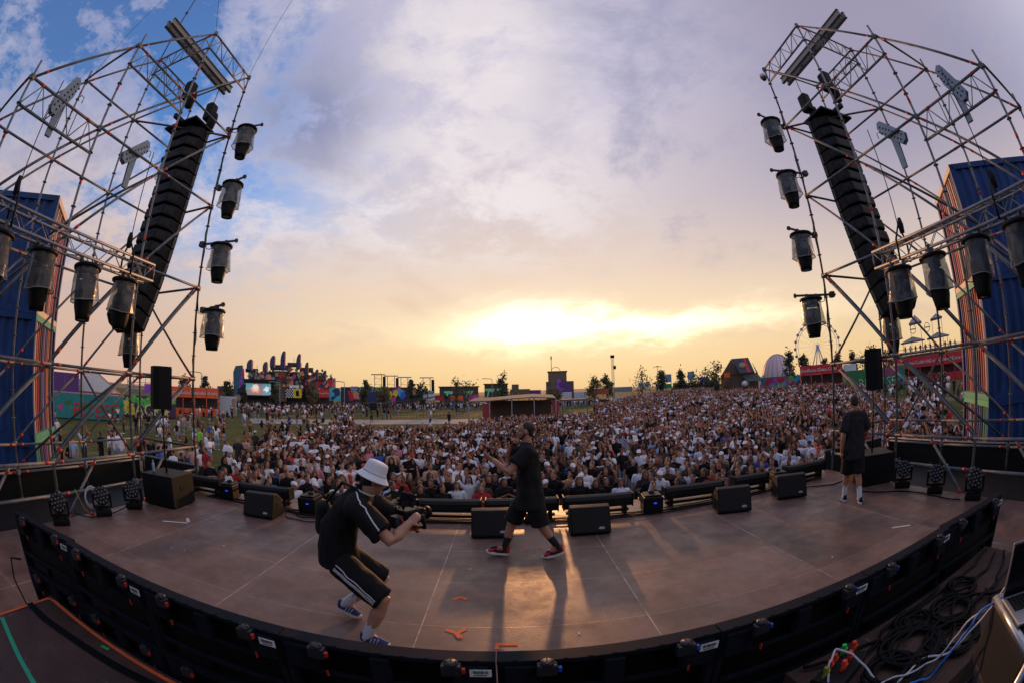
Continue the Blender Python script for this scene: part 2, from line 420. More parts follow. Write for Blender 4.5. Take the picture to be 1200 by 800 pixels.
strip('spike_mark', [(-.60, 4.13), (-.54, 4.20), (-.47, 4.15)], .05, .004, ORANGE_T, 'orange tape chevron on the deck, farthest of three from the video wall', 'tape mark')
strip('spike_mark', [(-.60, 3.49), (-.50, 3.43), (-.42, 3.52)], .05, .004, ORANGE_T, 'orange tape chevron on the deck, middle one of three', 'tape mark')
strip('spike_mark', [(-.50, 3.43), (-.455, 3.34)], .05, .0075, ORANGE_T, 'short orange tape tail under the middle chevron on the deck', 'tape mark')
strip('spike_mark', [(-.14, 3.16), (-.14, 3.245), (.03, 3.245)], .05, .004, ORANGE_T, 'orange tape corner mark on the deck nearest the video wall', 'tape mark')
strip('spike_mark', [(-5.52, 5.05), (-5.10, 5.28)], .05, .004, WHITE_T, 'worn white tape strip on the deck beside the left subwoofer, longer of two', 'tape mark')
strip('spike_mark', [(-5.30, 5.50), (-5.12, 5.33)], .06, .004, WHITE_T, 'worn white tape strip on the deck beside the left subwoofer, shorter of two', 'tape mark')
strip('spike_mark', [(5.02, 3.80), (5.28, 3.62)], .05, .004, WHITE_T, 'clean white tape strip on the deck near the right tower', 'tape mark')
for i, (x, y, lb) in enumerate([(.28, 5.95, 'tiny red tape dot behind the singer, farthest one'), (.40, 5.72, 'tiny red tape dot behind the singer, nearest one'), (.18, 5.78, 'tiny red tape dot close to the singer\'s front shoe'), (.56, 5.80, 'tiny red tape dot close to the singer\'s rear shoe')]):
    strip('spike_dot', [(x-.03, y), (x+.03, y)], .03, .004, ORANGE_T, lb)
strip('cable_ramp', [(-3.62, 1.20), (-3.3, 1.20), (-2.86, 1.25), (-2.4, 1.29), (-2.08, 1.33), (-1.5, 1.33), (-.8, 1.33)], .075, .412, CABLE, 'flat black rubber cable strip lying on the riser', 'cable strip')

# ================================================================ VIDEO WALL seen from behind: 8 x 2 panels standing on the deck
LEDBACK = mat('led_back_plate', (.004, .004, .005), .6, 0, .4, 8, 0, None, .2)
LEDFR = mat('led_frame_casting', (.013, .015, .022), .6, 0, .3, 14, 0, None, .05)
STK = mat('white_sticker', (.9, .9, .92), .5, 0, .04, 6)
def led_panel(label, first, red, sticker):
    W, H_ = .993, .497
    t = thing('led_wall_module', label, 'video panel', group='video wall panels seen from behind')
    f = MB()                                                    # local: x along the wall, y towards the camera is negative, z up
    f.box((0, .035, H_-.012), (W, .09, .024), bev=.004); f.box((0, .035, .012), (W, .09, .024), bev=.004)
    f.box((-W/2+.02, .035, H_/2), (.036, .088, H_-.05), bev=.004); f.box((W/2-.02, .035, H_/2), (.036, .088, H_-.05), bev=.004)
    f.box((0, -.005, H_-.10), (.085, .05, .155), bev=.006)                 # bridge between the two openings
    f.box((-.39, -.004, H_-.095), (.15, .048, .14), bev=.006); f.box((.39, -.004, H_-.095), (.15, .048, .14), bev=.006)
    f.box((0, -.004, H_-.175), (.64, .03, .02), bev=.004)                  # lower rim of the openings
    f.box((0, -.002, .16), (W-.1, .03, .03), bev=.005)
    for k in range(9): f.box((-.42+.105*k, .0, H_+.001), (.018, .014, .006))
    f.build('frame', LEDFR, t)
    b = MB(); b.box((0, .055, H_/2), (W-.05, .03, H_-.05)); b.box((-.2, .03, .08), (.26, .03, .07), bev=.006); b.build('back_plate', LEDBACK, t)
    for x in (-.29, .315):
        c = MB(); c.box((x, -.03, H_-.035), (.085, .05, .06), bev=.008); c.lathe([(.022, 0), (.03, .004), (.03, .012), (.012, .016), (0, .016)], (x, -.03, H_-.006), 12)
        for a in range(4): c.box((x+.022*math.cos(a*PI/2), -.03+.022*math.sin(a*PI/2), H_+.012), (.006, .006, .006))
        lt = c.build('corner_latch', DARKGREY, t)
        k = MB(); k.box((x+.052, -.045, H_-.03), (.016, .022, .026), bev=.004); k.build('latch_knob', RED if red else BLUE, lt)
        k = MB(); k.box((x+.03, -.03, H_-.16), (.010, .012, .035), bev=.003); k.build('strap', RED, lt)
    if sticker:
        s = MB(); s.box((.435, -.0295, H_-.055), (.092, .002, .042)); st = s.build('label_sticker', STK, t)
        q = MB(); random.seed(first)
        for k in range(12): q.box((.405+.0055*k, -.0312, H_-.050), (.0015+.002*random.random(), .001, .017))
        for k in range(7): q.box((.41+.008*k, -.0312, H_-.067), (.005, .001, .006))
        q.build('barcode', BLACKP, st)
    for x, mm in () if sticker else ((-.12, mat('yellow_connector', (.55, .26, .02), .5)), (-.05, RED)):
        c = MB(); c.tube((x, -.01, .085), (x, -.055, .075), .014, 8); c.build('power_plug', mm, t)
    return t
ordin = ['first', 'second', 'third', 'fourth', 'fifth', 'sixth', 'seventh', 'eighth']
pr = led_panel('', 1, True, True); pb = led_panel('', 2, False, True); pl = led_panel('', 3, True, False)
for i in range(8):
    x = -3.57+i*.998; a = 0.; y = 1.575
    if i == 0: x, y, a = -3.56, 1.545, R(7)
    if i == 7: x, y, a = 3.405, 1.55, R(-6)
    s = pr if i < 4 else pb
    lab = f'black back of the {ordin[i]} upper video panel from the left tower, with white sticker'
    o = s if s in (pr, pb) and not s.get('used') else dup(s, (0,0,0))
    s['used'] = 1; o.location = (x, y, .52); o.rotation_euler = (0, 0, a); o['label'] = lab
    o = pl if not pl.get('used') else dup(pl, (0,0,0)); pl['used'] = 1
    o.location = (x, y, .02); o.rotation_euler = (0, 0, a); o['label'] = f'black back of the {ordin[i]} lower video panel from the left tower, in shade'
for o in bpy.data.objects:
    if 'used' in o: del o['used']

# ================================================================ SCAFFOLD TOWERS
def tube_marks(mb, a, b, r, marks):
    a, b = Vector(a), Vector(b)
    for q in marks:
        p = a.lerp(b, q); d = (b-a).normalized()*.045
        mb.tube(p-d, p+d, r*1.12, 8, mi=1)
def tower(label, x0, sgn, yoff, group):
    """two planes of four standards on a 2.07 m grid, stepping up towards the crowd"""
    t = thing('scaffold_tower', label, 'scaffold tower', (x0, yoff, 0), 0, group)
    YS = [1.5, 3.57, 5.64, 7.71]; TOP = [6.35, 8.35, 10.4, 10.4]; ZL = [.90, 2.38, 4.37, 6.35, 8.35, 10.4]; XO = -2.07 if sgn < 0 else 2.07
    rd = random.Random(3 if sgn < 0 else 4)
    for X in (0, XO):
        for y, top in zip(YS, TOP):
            mb = MB(); e = top+(.32 if top < 10 else .05)
            mb.tube((X, y, -1.75), (X, y, e), .0275, 8)
            z = -1.6
            while z < top+.05:
                mb.lathe([(.024, -.012), (.058, -.006), (.062, .0), (.058, .006), (.024, .012)], (X, y, z), 8); z += .4975
            for q in ZL+[.38]:
                if q <= top+.01: mb.box((X, y, q), (.10, .10, .11), rz(rd.random()), bev=.02)
            mb.box((X, y, -1.72), (.15, .15, .012))
            tube_marks(mb, (X, y, 0), (X, y, top), .0275, [rd.random() for _ in range(4)])
            mb.build('standard', [STEEL, RED], t)
    def bar(name, a, b, r=.0275, sag=False, m=STEEL):
        mb = MB(); mb.tube(a, b, r, 8); tube_marks(mb, a, b, r, [.08+.05*rd.random(), .9+.04*rd.random()] if rd.random() < .75 else [.1])
        mb.build(name, [m, RED], t)
    def girder(a, b, d=.5):
        a, b = Vector(a), Vector(b); dz = Vector((0, 0, -d)); mb = MB()
        mb.tube(a, b, .0275, 8); mb.tube(a+dz, b+dz, .0275, 8)
        n = 6
        for i in range(n):
            p, q = a.lerp(b, i/n), a.lerp(b, (i+1)/n)
            if i: mb.tube(p, p+dz, .012, 6)
            mb.tube(p, q+dz, .012, 6) if i % 2 else mb.tube(p+dz, q, .012, 6)
        tube_marks(mb, a, b, .0275, [.15, .82]); mb.build('lattice_girder', [STEEL, RED], t)
    for X in (0, XO):
        for i in range(3):
            zt_ = min(TOP[i], TOP[i+1])
            for z in ZL:
                if z > zt_+.01: continue
                if X == 0 and z in (6.35, 8.35) and i < 2 and z == zt_ or (z == 10.4): girder((X, YS[i], z), (X, YS[i+1], z))
                else:
                    off = .05*(1 if sgn < 0 else -1)
                    bar('ledger', (X+off, YS[i], z), (X+off, YS[i+1], z))
            bar('ledger', (X, YS[i], .38), (X, YS[i+1], .38))
            # diagonals rising towards the crowd
            for z in ZL[:-1]:
                k = ZL.index(z); z2 = ZL[k+1]
                if z2 > TOP[i+1]+.01: continue
                if True:
                    s_ = .055 if sgn < 0 else -.055
                    bar('diagonal_brace', (X-s_, YS[i], z), (X-s_, YS[i+1], z2))
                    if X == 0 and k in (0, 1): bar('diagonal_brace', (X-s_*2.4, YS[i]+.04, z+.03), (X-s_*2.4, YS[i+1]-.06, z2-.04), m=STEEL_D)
            if X == 0: bar('diagonal_brace', (X-.05, YS[i]+.1, -.1), (X-.05, YS[i]+1.1, .88))
    for y, top in zip(YS, TOP):
        for z in ZL:
            if z > top+.01: continue
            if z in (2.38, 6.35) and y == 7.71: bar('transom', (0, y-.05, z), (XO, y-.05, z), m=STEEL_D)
            elif z == 10.4 and y == 5.64: girder((0, y, z), (XO, y, z))
            elif z == 10.4: bar('transom', (0, y, z), (XO, y, z))
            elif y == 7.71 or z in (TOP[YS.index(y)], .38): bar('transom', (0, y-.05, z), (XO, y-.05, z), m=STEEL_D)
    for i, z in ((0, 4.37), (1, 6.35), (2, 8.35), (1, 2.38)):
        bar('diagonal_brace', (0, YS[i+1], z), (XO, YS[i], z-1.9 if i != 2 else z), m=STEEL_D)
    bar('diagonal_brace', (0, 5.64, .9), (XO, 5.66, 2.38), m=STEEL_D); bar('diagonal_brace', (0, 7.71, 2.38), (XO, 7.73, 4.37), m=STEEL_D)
    # steel beam that carries the loudspeaker array
    mb = MB(); xm = XO/2+(.0 if sgn < 0 else -.0)
    for dx in (-.11, .11):
        mb.box((xm+dx, 6.35, 10.50), (.02, 3.5, .18)); mb.box((xm+dx, 6.35, 10.60), (.10, 3.5, .015)); mb.box((xm+dx, 6.35, 10.41), (.10, 3.5, .015))
    for k in range(5): mb.box((xm, 4.75+.8*k, 10.5), (.22, .02, .14))
    mb.build('roof_beam', mat('weathered_beam', (.34, .32, .29), .55, .2, .12, 1.5), t)
    return t
GT = 'scaffold towers beside the stage'
TL = tower('steel tube scaffold tower at the left stage edge, under the bluer sky', -6.88, -1, 0, GT)
TR = tower('steel tube scaffold tower at the right stage edge with a dome camera on its top', 7.2, 1, -.04, GT)

# perforated hoist brackets under the lattice girders
def bracket(label, loc, rzz, tilt):
    t = thing('hoist_bracket', label, 'bracket', loc, rzz, 'perforated hoist brackets on the towers')
    pm = mat('bare_aluminium_plate', (.26, .31, .36), .45, .4, .2, 8)
    for s in (-.055, .055):
        h = MB(); out = [(-.42, -.06), (-.36, -.17), (.14, -.12), (.42, .02), (.44, .14), (.36, .20), (-.1, .12), (-.36, .08)]
        h.prism([(u*math.cos(tilt)-w*math.sin(tilt), u*math.sin(tilt)+w*math.cos(tilt)) for u, w in out], (s, 0, 0), 'x', -.006, .006)
        for r_ in range(2):
            for k in range(8):
                u, w = -.3+.09*k, (-.09+.025*k*.3)+.10*r_
                uu, ww = u*math.cos(tilt)-w*math.sin(tilt), u*math.sin(tilt)+w*math.cos(tilt)
                h.tube((s-.0075, uu, ww), (s+.0075, uu, ww), .022, 8, mi=1)
        h.build('side_plate', [pm, BLACKM], t)
    a = MB(); a.prism([(-.07, -.75), (.06, -.75), (.09, .0), (-.09, .0)], (0, 0, 0), 'x', -.03, -.02); a.prism([(-.07, -.75), (.06, -.75), (.09, .0), (-.09, .0)], (0, 0, 0), 'x', .02, .03); a.build('strut_plate', pm, t)
    h = MB(); h.path([(.02, .30, .12), (.02, .36, .22), (.02, .44, .22), (.02, .44, .10)], .012, 6); h.build('lifting_ring', STEEL, t)
    return t
bracket('grey perforated hoist bracket on the left tower, upper one', (-6.93, 2.45, 6.45), 0, R(58))
bracket('grey perforated hoist bracket on the left tower, lower one behind the array', (-6.93, 4.75, 6.40), 0, R(34))
bracket('grey perforated hoist bracket on the right tower, upper one', (7.25, 2.35, 6.45), 0, R(58))
bracket('grey perforated hoist bracket on the right tower, lower one beside the array', (7.25, 4.35, 6.40), 0, R(34))

# ================================================================ LINE ARRAYS
def array(label, x, y0, z0, yb, sgn):
    t = thing('line_array', label, 'loudspeaker array', (x, y0, z0), 0, 'hung loudspeaker arrays')
    n = 16; hh = .322; ang = [R(1.0+25*(i/(n-1))**1.7) for i in range(n)]
    pan = mat('array_rear_panel', (.022, .018, .016), .6, 0, .25, 10, .1, None, .25)
    y = z = 0.
    for i in range(n):
        a = ang[i]; Rm = rx(-a)                         # front tips down: the rear swings up
        zc = z-hh/2*math.cos(a); yc = y-hh/2*math.sin(a)
        c = MB()
        fr, bk = hh*.97, hh*.70
        # body: wide box, splayed rear corners
        pts = [(-.55, .32), (.55, .32), (.55, -.04), (.34, -.32), (-.34, -.32), (-.55, -.04)]
        V = []
        for zz in (-1, 1):
            for (px, py) in pts:
                h_ = bk/2+(fr-bk)/2*((py+.32)/.64); V.append(Rm @ Vector((px, py, zz*h_)))
        V = [v+Vector((0, yc, zc)) for v in V]
        F = [tuple(range(6)), tuple(reversed(range(6, 12)))]+[(k, k+6, (k+1) % 6+6, (k+1) % 6) for k in range(6)]
        c.add(V, F)
        cab = c.build('array_cabinet', BLACKM, t)
        g = MB()
        for s in (-1, 1):
            nrm = Vector((s*.28, -.21, 0)).normalized(); ctr = Vector((s*.445, -.18, 0))+nrm*.004; tx = Vector((-nrm.y, nrm.x, 0))
            g.box(Rm @ ctr+Vector((0, yc, zc)), (.006, .26, .17), Rm @ rz(math.atan2(nrm.y, nrm.x)), 0)
            g.box(Rm @ (ctr+nrm*.006-tx*s*.04+Vector((0, 0, -.05)))+Vector((0, yc, zc)), (.006, .05, .06), Rm @ rz(math.atan2(nrm.y, nrm.x)), 1)
        g.box(Rm @ Vector((0, -.323, 0))+Vector((0, yc, zc)), (.60, .008, .18), Rm, 0)
        g.box(Rm @ Vector((.18, -.33, .03))+Vector((0, yc, zc)), (.12, .008, .06), Rm, 1)
        g.build('rear_panel', [pan, BLACKP], cab)
        h = MB()
        for s in (-1, 1): h.box(Rm @ Vector((s*.56, .24, 0))+Vector((0, yc, zc)), (.02, .06, fr*.9), Rm)
        h.build('rigging_plate', STEEL_D, cab)
        z -= hh*math.cos(a); y -= hh*math.sin(a)
    fmb = MB(); fmb.box((0, -.02, .06), (1.2, .9, .06), bev=.01); fmb.box((0, .0, .12), (.10, 1.5, .12), bev=.01); fmb.build('flying_frame', BLACKM, t)
    for yy in (-.55, .6):
        m_ = MB(); m_.box((0, yy, 1.0), (.26, .34, .55), bev=.06); m_.tube((0, yy, .15), (0, yy, .75), .02, 8); m_.tube((0, yy, 1.2), (0, yy, 10.42-z0), .012, 6); hm_ = m_.build('chain_hoist', BLACKM, t)
        b_ = MB(); b_.lathe([(0, -.45), (.11, -.40), (.15, -.1), (.13, .05), (.0, .05)], (.20, yy, .82), 10); b_.build('chain_bag', CLOTHB, hm_)
    return t
array('black curved line array hanging in the left scaffold tower', -7.9, 7.05, 8.40, 6.1, -1)
array('black curved line array hanging in the right scaffold tower', 8.24, 6.95, 8.36, 5.9, 1)

# ================================================================ BOX TRUSSES on chains
def truss(label, x, y0, y1, z0, chains):
    t = thing('box_truss', label, 'truss', (x, 0, z0), 0, 'box trusses holding lamps')
    w = .145; ch = MB(); 
    for a in (-w, w):
        for b in (-w, w):
            c = MB(); c.tube((a, y0, b), (a, y1, b), .025, 8); c.build('chord', ALU, t)
    L_ = y1-y0; n = int(L_/.29)
    for side in range(4):
        mb = MB(); k0 = [(-w, -w), (w, -w), (w, w), (-w, w)][side]; k1 = [(w, -w), (w, w), (-w, w), (-w, -w)][side]
        for i in range(n):
            ya, yb = y0+L_*i/n, y0+L_*(i+1)/n
            p, q = (k0, k1) if i % 2 else (k1, k0)
            mb.tube((p[0], ya, p[1]), (q[0], yb, q[1]), .009, 6)
        mb.tube((k0[0], y1, k0[1]), (k1[0], y1, k1[1]), .012, 6); mb.build('lacing', ALU, t)
    for yc in chains:
        c = MB(); c.path([(-w-.03, yc, -w-.03), (-w-.03, yc, w+.03), (0, yc, w+.30), (w+.03, yc, w+.03), (w+.03, yc, -w-.03)], .022, 6)
        c.build('sling', BLACKM, t)
        c = MB(); c.lathe([(0, -.22), (.05, -.2), (.06, -.05), (.035, .06), (0, .06)], (.03, yc-.05, .50), 8); c.tube((0, yc, w+.28), (0, yc, 6.3-z0), .010, 6); c.build('hoist_chain', CLOTHB, t)
        c = MB(); c.tube((0, yc, 6.3-z0), (-.75 if x > 0 else -.6, yc, 6.33-z0), .02, 6) if False else None
    return t
truss('aluminium box truss with lamps hanging beside the left tower', -6.35, .2, 5.50, 4.12, [2.05, 4.85])
truss('aluminium box truss with lamps hanging beside the right tower', 6.45, .2, 5.15, 4.0, [2.15, 4.45])

# ================================================================ LAMPS IN CLEAR RAIN COVERS
def clear_mat():
    m, t, b = new_mat('clear_rain_cover'); N = t.nodes.new; K = t.links.new
    tr = N('ShaderNodeBsdfTransparent'); tr.inputs[0].default_value = (.82, .82, .80, 1)
    b.inputs['Base Color'].default_value = (.16, .155, .15, 1); b.inputs['Roughness'].default_value = .25; b.inputs['Specular IOR Level'].default_value = .7
    nz = N('ShaderNodeTexNoise'); nz.inputs['Scale'].default_value = 4.5; nz.inputs['Detail'].default_value = 4; nz.inputs['Distortion'].default_value = .8; tc = N('ShaderNodeTexCoord'); K(tc.outputs['Object'], nz.inputs['Vector'])
    mr = N('ShaderNodeMapRange'); mr.inputs[1].default_value = .38; mr.inputs[2].default_value = .68; mr.inputs[3].default_value = .30; mr.inputs[4].default_value = .72; K(nz.outputs[0], mr.inputs[0])
    bp = N('ShaderNodeBump'); bp.inputs['Strength'].default_value = .6; bp.inputs['Distance'].default_value = .04; K(nz.outputs[0], bp.inputs['Height']); K(bp.outputs[0], b.inputs['Normal'])
    ms = N('ShaderNodeMixShader'); K(mr.outputs[0], ms.inputs[0]); K(tr.outputs[0], ms.inputs[1]); K(b.outputs[0], ms.inputs[2])
    K(ms.outputs[0], t.nodes['Material Output'].inputs[0]); return m
CLEAR = clear_mat()
LAMPB = mat('lamp_black_plastic', (.006, .006, .0065), .55, 0, .3, 10, 0, None, .22)
def cover_lamp(arm):
    """a moving-head lamp upside down inside a clear rain cover; arm: 'x' boom from a post, 0 under a truss"""
    t = thing('covered_lamp', 'x', 'stage lamp')
    b = MB(); b.lathe([(0, .02), (.235, .02), (.255, .0), (.25, -.03), (.225, -.035), (0, -.035)], n=24); b.build('cover_brim', BLACKP, t)
    c = MB(); n = 28; V = []; F = []; rows = 9; rd = random.Random(5)
    for i in range(rows):
        q = i/(rows-1)
        for j in range(n):
            a = 2*PI*j/n; r = .215+.035*q+.018*math.sin(3*a+2*q)*q+.012*math.sin(7*a+5*q)*(.3+q)
            V.append((r*math.cos(a), r*math.sin(a), -.03-.46*q-.02*math.sin(2*a)*q))
    for i in range(rows-1):
        for j in range(n): F.append((i*n+j, (i+1)*n+j, (i+1)*n+(j+1) % n, i*n+(j+1) % n))
    c.add(V, F, 0, True); cv = c.build('clear_cover', CLEAR, t, fix=False)
    h = MB(); h.path([V[(rows-1)*n+j] for j in range(n)], .008, 5, closed=True); h.build('cover_hem', mat('cover_hem', (.25, .25, .25), .6), cv)
    y = MB(); y.box((0, 0, -.09), (.26, .20, .12), bev=.02)
    for s in (-1, 1): y.box((s*.155, 0, -.27), (.035, .11, .34), bev=.012)
    y.build('yoke', LAMPB, t)
    hd = MB(); hd.lathe([(0, -.20), (.12, -.20), (.16, -.25), (.172, -.40), (.165, -.56), (.135, -.68), (.125, -.745), (.105, -.745), (.10, -.73), (0, -.73)], n=18); hd.box((0, .0, -.52), (.265, .16, .12), bev=.03)
    hd.build('lamp_head', LAMPB, t)
    l = MB(); l.lathe([(0, -.737), (.05, -.74), (.10, -.735)], n=16); l.build('lens', mat('lens_glass', (.02, .02, .03), .1, 0, .1), t)
    k = MB()
    if arm:
        k.tube((-.62*arm, 0, .075), (.36*arm, 0, .075), .024, 8); k.lathe([(.03, -.02), (.045, -.02), (.045, .02), (.03, .02)], (.36*arm, 0, .075), 8, rot=ry(PI/2))
        for xx in (-.10, .12): k.box((xx, 0, .05), (.05, .09, .10), bev=.012)
        k.box((-.53*arm, 0, .075), (.11, .12, .12), bev=.02)
        k.build('boom_arm', STEEL_D, t)
    else:
        for xx in (-.14, .14): k.box((xx, 0, .08), (.06, .06, .14), bev=.012)
        k.build('truss_clamp', STEEL_D, t)
    return t
GL = 'lamps in clear rain covers'
L0 = cover_lamp(1); L1 = cover_lamp(-1); L2 = cover_lamp(0)
pos = ['topmost of four', 'second from the top of four', 'third from the top of four', 'lowest of four']
for src, x, y, zs, side in ((L0, -6.33, 7.74, (8.45, 6.86, 5.32, 3.84), 'left'), (L1, 6.68, 7.68, (8.40, 6.86, 5.32, 3.82), 'right')):
    for k, z in enumerate(zs):
        o = src if k == 0 else dup(src, (0,0,0)); o.location = (x, y, z); o.rotation_euler = (0, 0, R([9, -14, 6, -22][k]+(5 if side == 'right' else 0))); o['group'] = GL
        o['label'] = f'lamp in clear rain cover on the {side} tower post, {pos[k]}'; o.scale = (1.14, 1.14, 1.14)
ts = [(-6.35, 1.95, 3.86, 'outermost under the left truss'), (-6.35, 2.90, 3.86, 'under the left truss in front of the blue container'), (-6.35, 3.92, 3.86, 'under the left truss between the container and the array'), (-6.35, 4.88, 3.86, 'under the end of the left truss in front of the array'),
      (6.45, 4.66, 3.74, 'under the end of the right truss in front of the array'), (6.45, 3.80, 3.74, 'under the right truss between the array and the stripes'), (6.45, 2.79, 3.74, 'under the right truss in front of the blue container'), (6.45, 1.92, 3.74, 'outermost under the right truss')]
for k, (x, y, z, lb) in enumerate(ts):
    o = L2 if k == 0 else dup(L2, (0,0,0)); o.location = (x, y, z); o.rotation_euler = (R([0, 3, -4, 2][k % 4]), 0, R(40*k)); o['group'] = GL; o['label'] = 'lamp in rain cover '+lb; o.scale = (1.1, 1.1, 1.1)
for k, (p, lb) in enumerate([((-8.95+.5, 7.15, 7.75), 'half hidden high behind the left array'), ((-8.3, 6.75, 3.35), 'low behind the foot of the left array'), ((8.85, 7.3, 7.5), 'half hidden high behind the right array'), ((8.5, 6.65, 3.3), 'low behind the foot of the right array')]):
    o = dup(L2, p, 0, 'lamp in rain cover '+lb, GL)

# dome camera at the top of the right tower
t = thing('dome_camera', 'white security dome camera at the top corner of the right tower', 'camera', (7.02, 7.65, 10.02))
m = MB(); m.lathe([(0, .10), (.09, .10), (.11, .05), (.11, -.02), (.0, -.02)], n=14); m.tube((0, 0, .10), (.12, 0, .22), .02, 6); m.build('housing', WHITE, t)
m = MB(); m.ball((0, 0, -.03), (.09, .09, .10), 12); m.build('lens_dome', mat('smoked_dome', (.03, .03, .035), .1), t)
# whip antenna / guy tube above the left tower
t = thing('mast_tube', 'thin steel mast tube leaning up out of the left tower roof', 'mast', (-8.97, 5.64, 10.3))
m = MB(); m.tube((0, 0, 0), (0, 0, 4.2), .022, 6); m.build('mast_pole', STEEL_D, t)
m = MB(); m.lathe([(.024, -.03), (.045, -.03), (.045, .03), (.024, .03)], (0, 0, 2.1), 8); m.build('coupler', STEEL_D, t)
for i, (a, b, lb) in enumerate([((-6.9, 5.66, 10.4), (-7.6, 2.8, 16.5), 'thin dark guy wire rising from the left tower roof corner'), ((-6.9, 7.7, 10.45), (-4.5, 6.2, 17.5), 'second thin guy wire rising from the left tower front'), ((-8.95, 3.6, 8.3), (-5.6, 4.6, 16), 'long thin guy wire crossing the blue sky at the left')]):
    m = MB(); m.tube(a, b, .006, 5); tag(m.build('guy_wire', STEEL_D), lb, 'wire')

# cables tied along the front posts, sagging between the lamps
for side, x, y, zs in (('left', -6.84, 7.66, (8.45, 6.86, 5.32, 3.84)), ('right', 7.15, 7.62, (8.40, 6.86, 5.32, 3.82))):
    sg = 1 if side == 'left' else -1; pts = []; rd = random.Random(5)
    z = 9.6
    while z > .3: pts.append((x+sg*rd.uniform(.01, .06), y-rd.uniform(.0, .06), z)); z -= .22
    m = MB(); m.path(pts, .014, 6); tag(m.build('post_cable', CABLE), f'black cable tied along the front post of the {side} tower', 'cable')
    for k, z in enumerate(zs):
        m = MB(); m.path([(x+sg*.02, y, z+.25), (x+sg*.10, y-.03, z-.05), (x+sg*.22, y-.02, z-.08), (x+sg*.40, y+.05, z+.06)], .010, 6); tag(m.build('lamp_lead', CABLE), f'black lead sagging to the {side} tower post lamp, {pos[k]}', 'cable', 'leads to the post lamps')

# ================================================================ STAGE EQUIPMENT
def wedge(label, x, y, a):
    t = thing('wedge_monitor', label, 'stage monitor', (x, y, 0), a, 'wedge monitors on the stage')
    prof = [(-.25, .015), (-.265, .05), (-.10, .405), (.02, .42), (.20, .30), (.26, .10), (.26, .015)]
    b = MB(); b.prism(prof, (0, 0, 0), 'x', -.30, .30); ob = b.build('cabinet', BLACKM, t)
    mod = ob.modifiers.new('b', 'BEVEL'); mod.width = .012; mod.segments = 2
    g = MB(); d = Vector((0, .165, .355)).normalized(); n = Vector((0, -d.z, d.y)); c = Vector((0, -.1825, .2275))+n*.004
    g.box(c, (.555, .37, .012), Matrix((Vector((1,0,0)), d, -n)).transposed(), bev=.004); gr = g.build('grille', GRILLE, t)
    M = Matrix(((1,0,0,.16), (0,d.y,n.y,c.y-d.y*.15+n.y*.008), (0,d.z,n.z,c.z-d.z*.15+n.z*.008), (0,0,0,1)))
    l = MB(); text_into(l, 'd&b', .055, M, .002); l.build('badge', WHITE, gr)
    h = MB()
    for s in (-1, 1): h.box((s*.302, .06, .22), (.006, .14, .05), bev=.002)
    h.build('side_grip', BLACKP, t)
    return t
wedge('black wedge monitor at the left front of the stage, trailing cables', -4.25, 6.52, R(4))
wedge('black wedge monitor directly behind the singer\'s legs', -.28, 6.42, R(1))
wedge('black wedge monitor right of the singer beside the sunlit streak', 1.17, 6.38, R(-2))
wedge('black wedge monitor right of centre, standing on a pale deck seam', 3.68, 6.48, R(-14))
wedge('black wedge monitor closest to the crew man at the right', 5.02, 6.58, R(-18))

def sub(label, x, y, a, spk_a, zs):
    t = thing('subwoofer', label, 'subwoofer', (x, y, 0), a, 'subwoofers under the side speakers')
    b = MB(); b.box((0, 0, .305), (.80, .76, .57), bev=.012); b.build('cabinet', BLACK, t)
    f = MB()
    for sx in (-1, 1):
        for sy in (-1, 1): f.lathe([(0, 0), (.03, 0), (.025, .022), (0, .022)], (sx*.33, sy*.30, 0), 8)
    f.build('rubber_foot', CABLE, t)
    g = MB()
    for s in (-1, 1): g.box((s*.402, 0, .36), (.006, .2, .09), bev=.002)
    g.build('side_grip', BLACKP, t)
    s = thing('pole_speaker', label.replace('subwoofer', 'speaker cabinet').replace('under', 'on').replace(' with a bare pole', ''), 'loudspeaker', (x, y, .59), spk_a, 'pole mounted side speakers')
    p = MB(); p.tube((0, 0, 0), (0, 0, zs-.57), .0175, 10); p.tube((0, 0, 0), (0, 0, .5), .0225, 10); p.lathe([(.0225, -.02), (.035, -.02), (.035, .03), (.0225, .03)], (0, 0, .5), 10); p.build('pole', BLACKP, s)
    c = MB(); c.prism([(-.215, -.13), (-.215, .13), (-.12, .24), (.12, .24), (.215, .13), (.215, -.13)][::-1], (0, 0, 0), 'z', zs-.59, zs-.59+.77); c.build('cabinet', BLACK, s)
    g = MB(); g.box((0, -.138, zs-.59+.385), (.40, .012, .72), bev=.004); g.build('grille', GRILLE, s)
    k = MB(); k.path([(-.08, 0, zs-.60), (-.10, 0, zs-.68), (.10, 0, zs-.68), (.08, 0, zs-.60)], .012, 6); k.build('tilt_bracket', BLACKP, s)
sub('large black subwoofer under the left pole, water bottle on top', -6.28, 6.06, R(7), R(152), 1.76)
sub('large black subwoofer under the right pole, beside the crew man', 6.90, 6.06, R(-24), R(-140), 1.78)
t = thing('water_bottle', 'clear blue water bottle standing on the left subwoofer', 'bottle', (-6.50, 5.88, .592))
m = MB(); m.lathe([(0, 0), (.031, 0), (.032, .02), (.03, .07), (.032, .09), (.032, .15), (.013, .19), (.013, .205)], n=12); m.build('bottle_body', mat('bottle_plastic', (.25, .45, .55), .15, 0, .1), t)
m = MB(); m.lathe([(.0155, .20), (.0155, .222), (0, .222)], n=10); m.build('cap', mat('bottle_cap', (.1, .35, .6), .4), t)

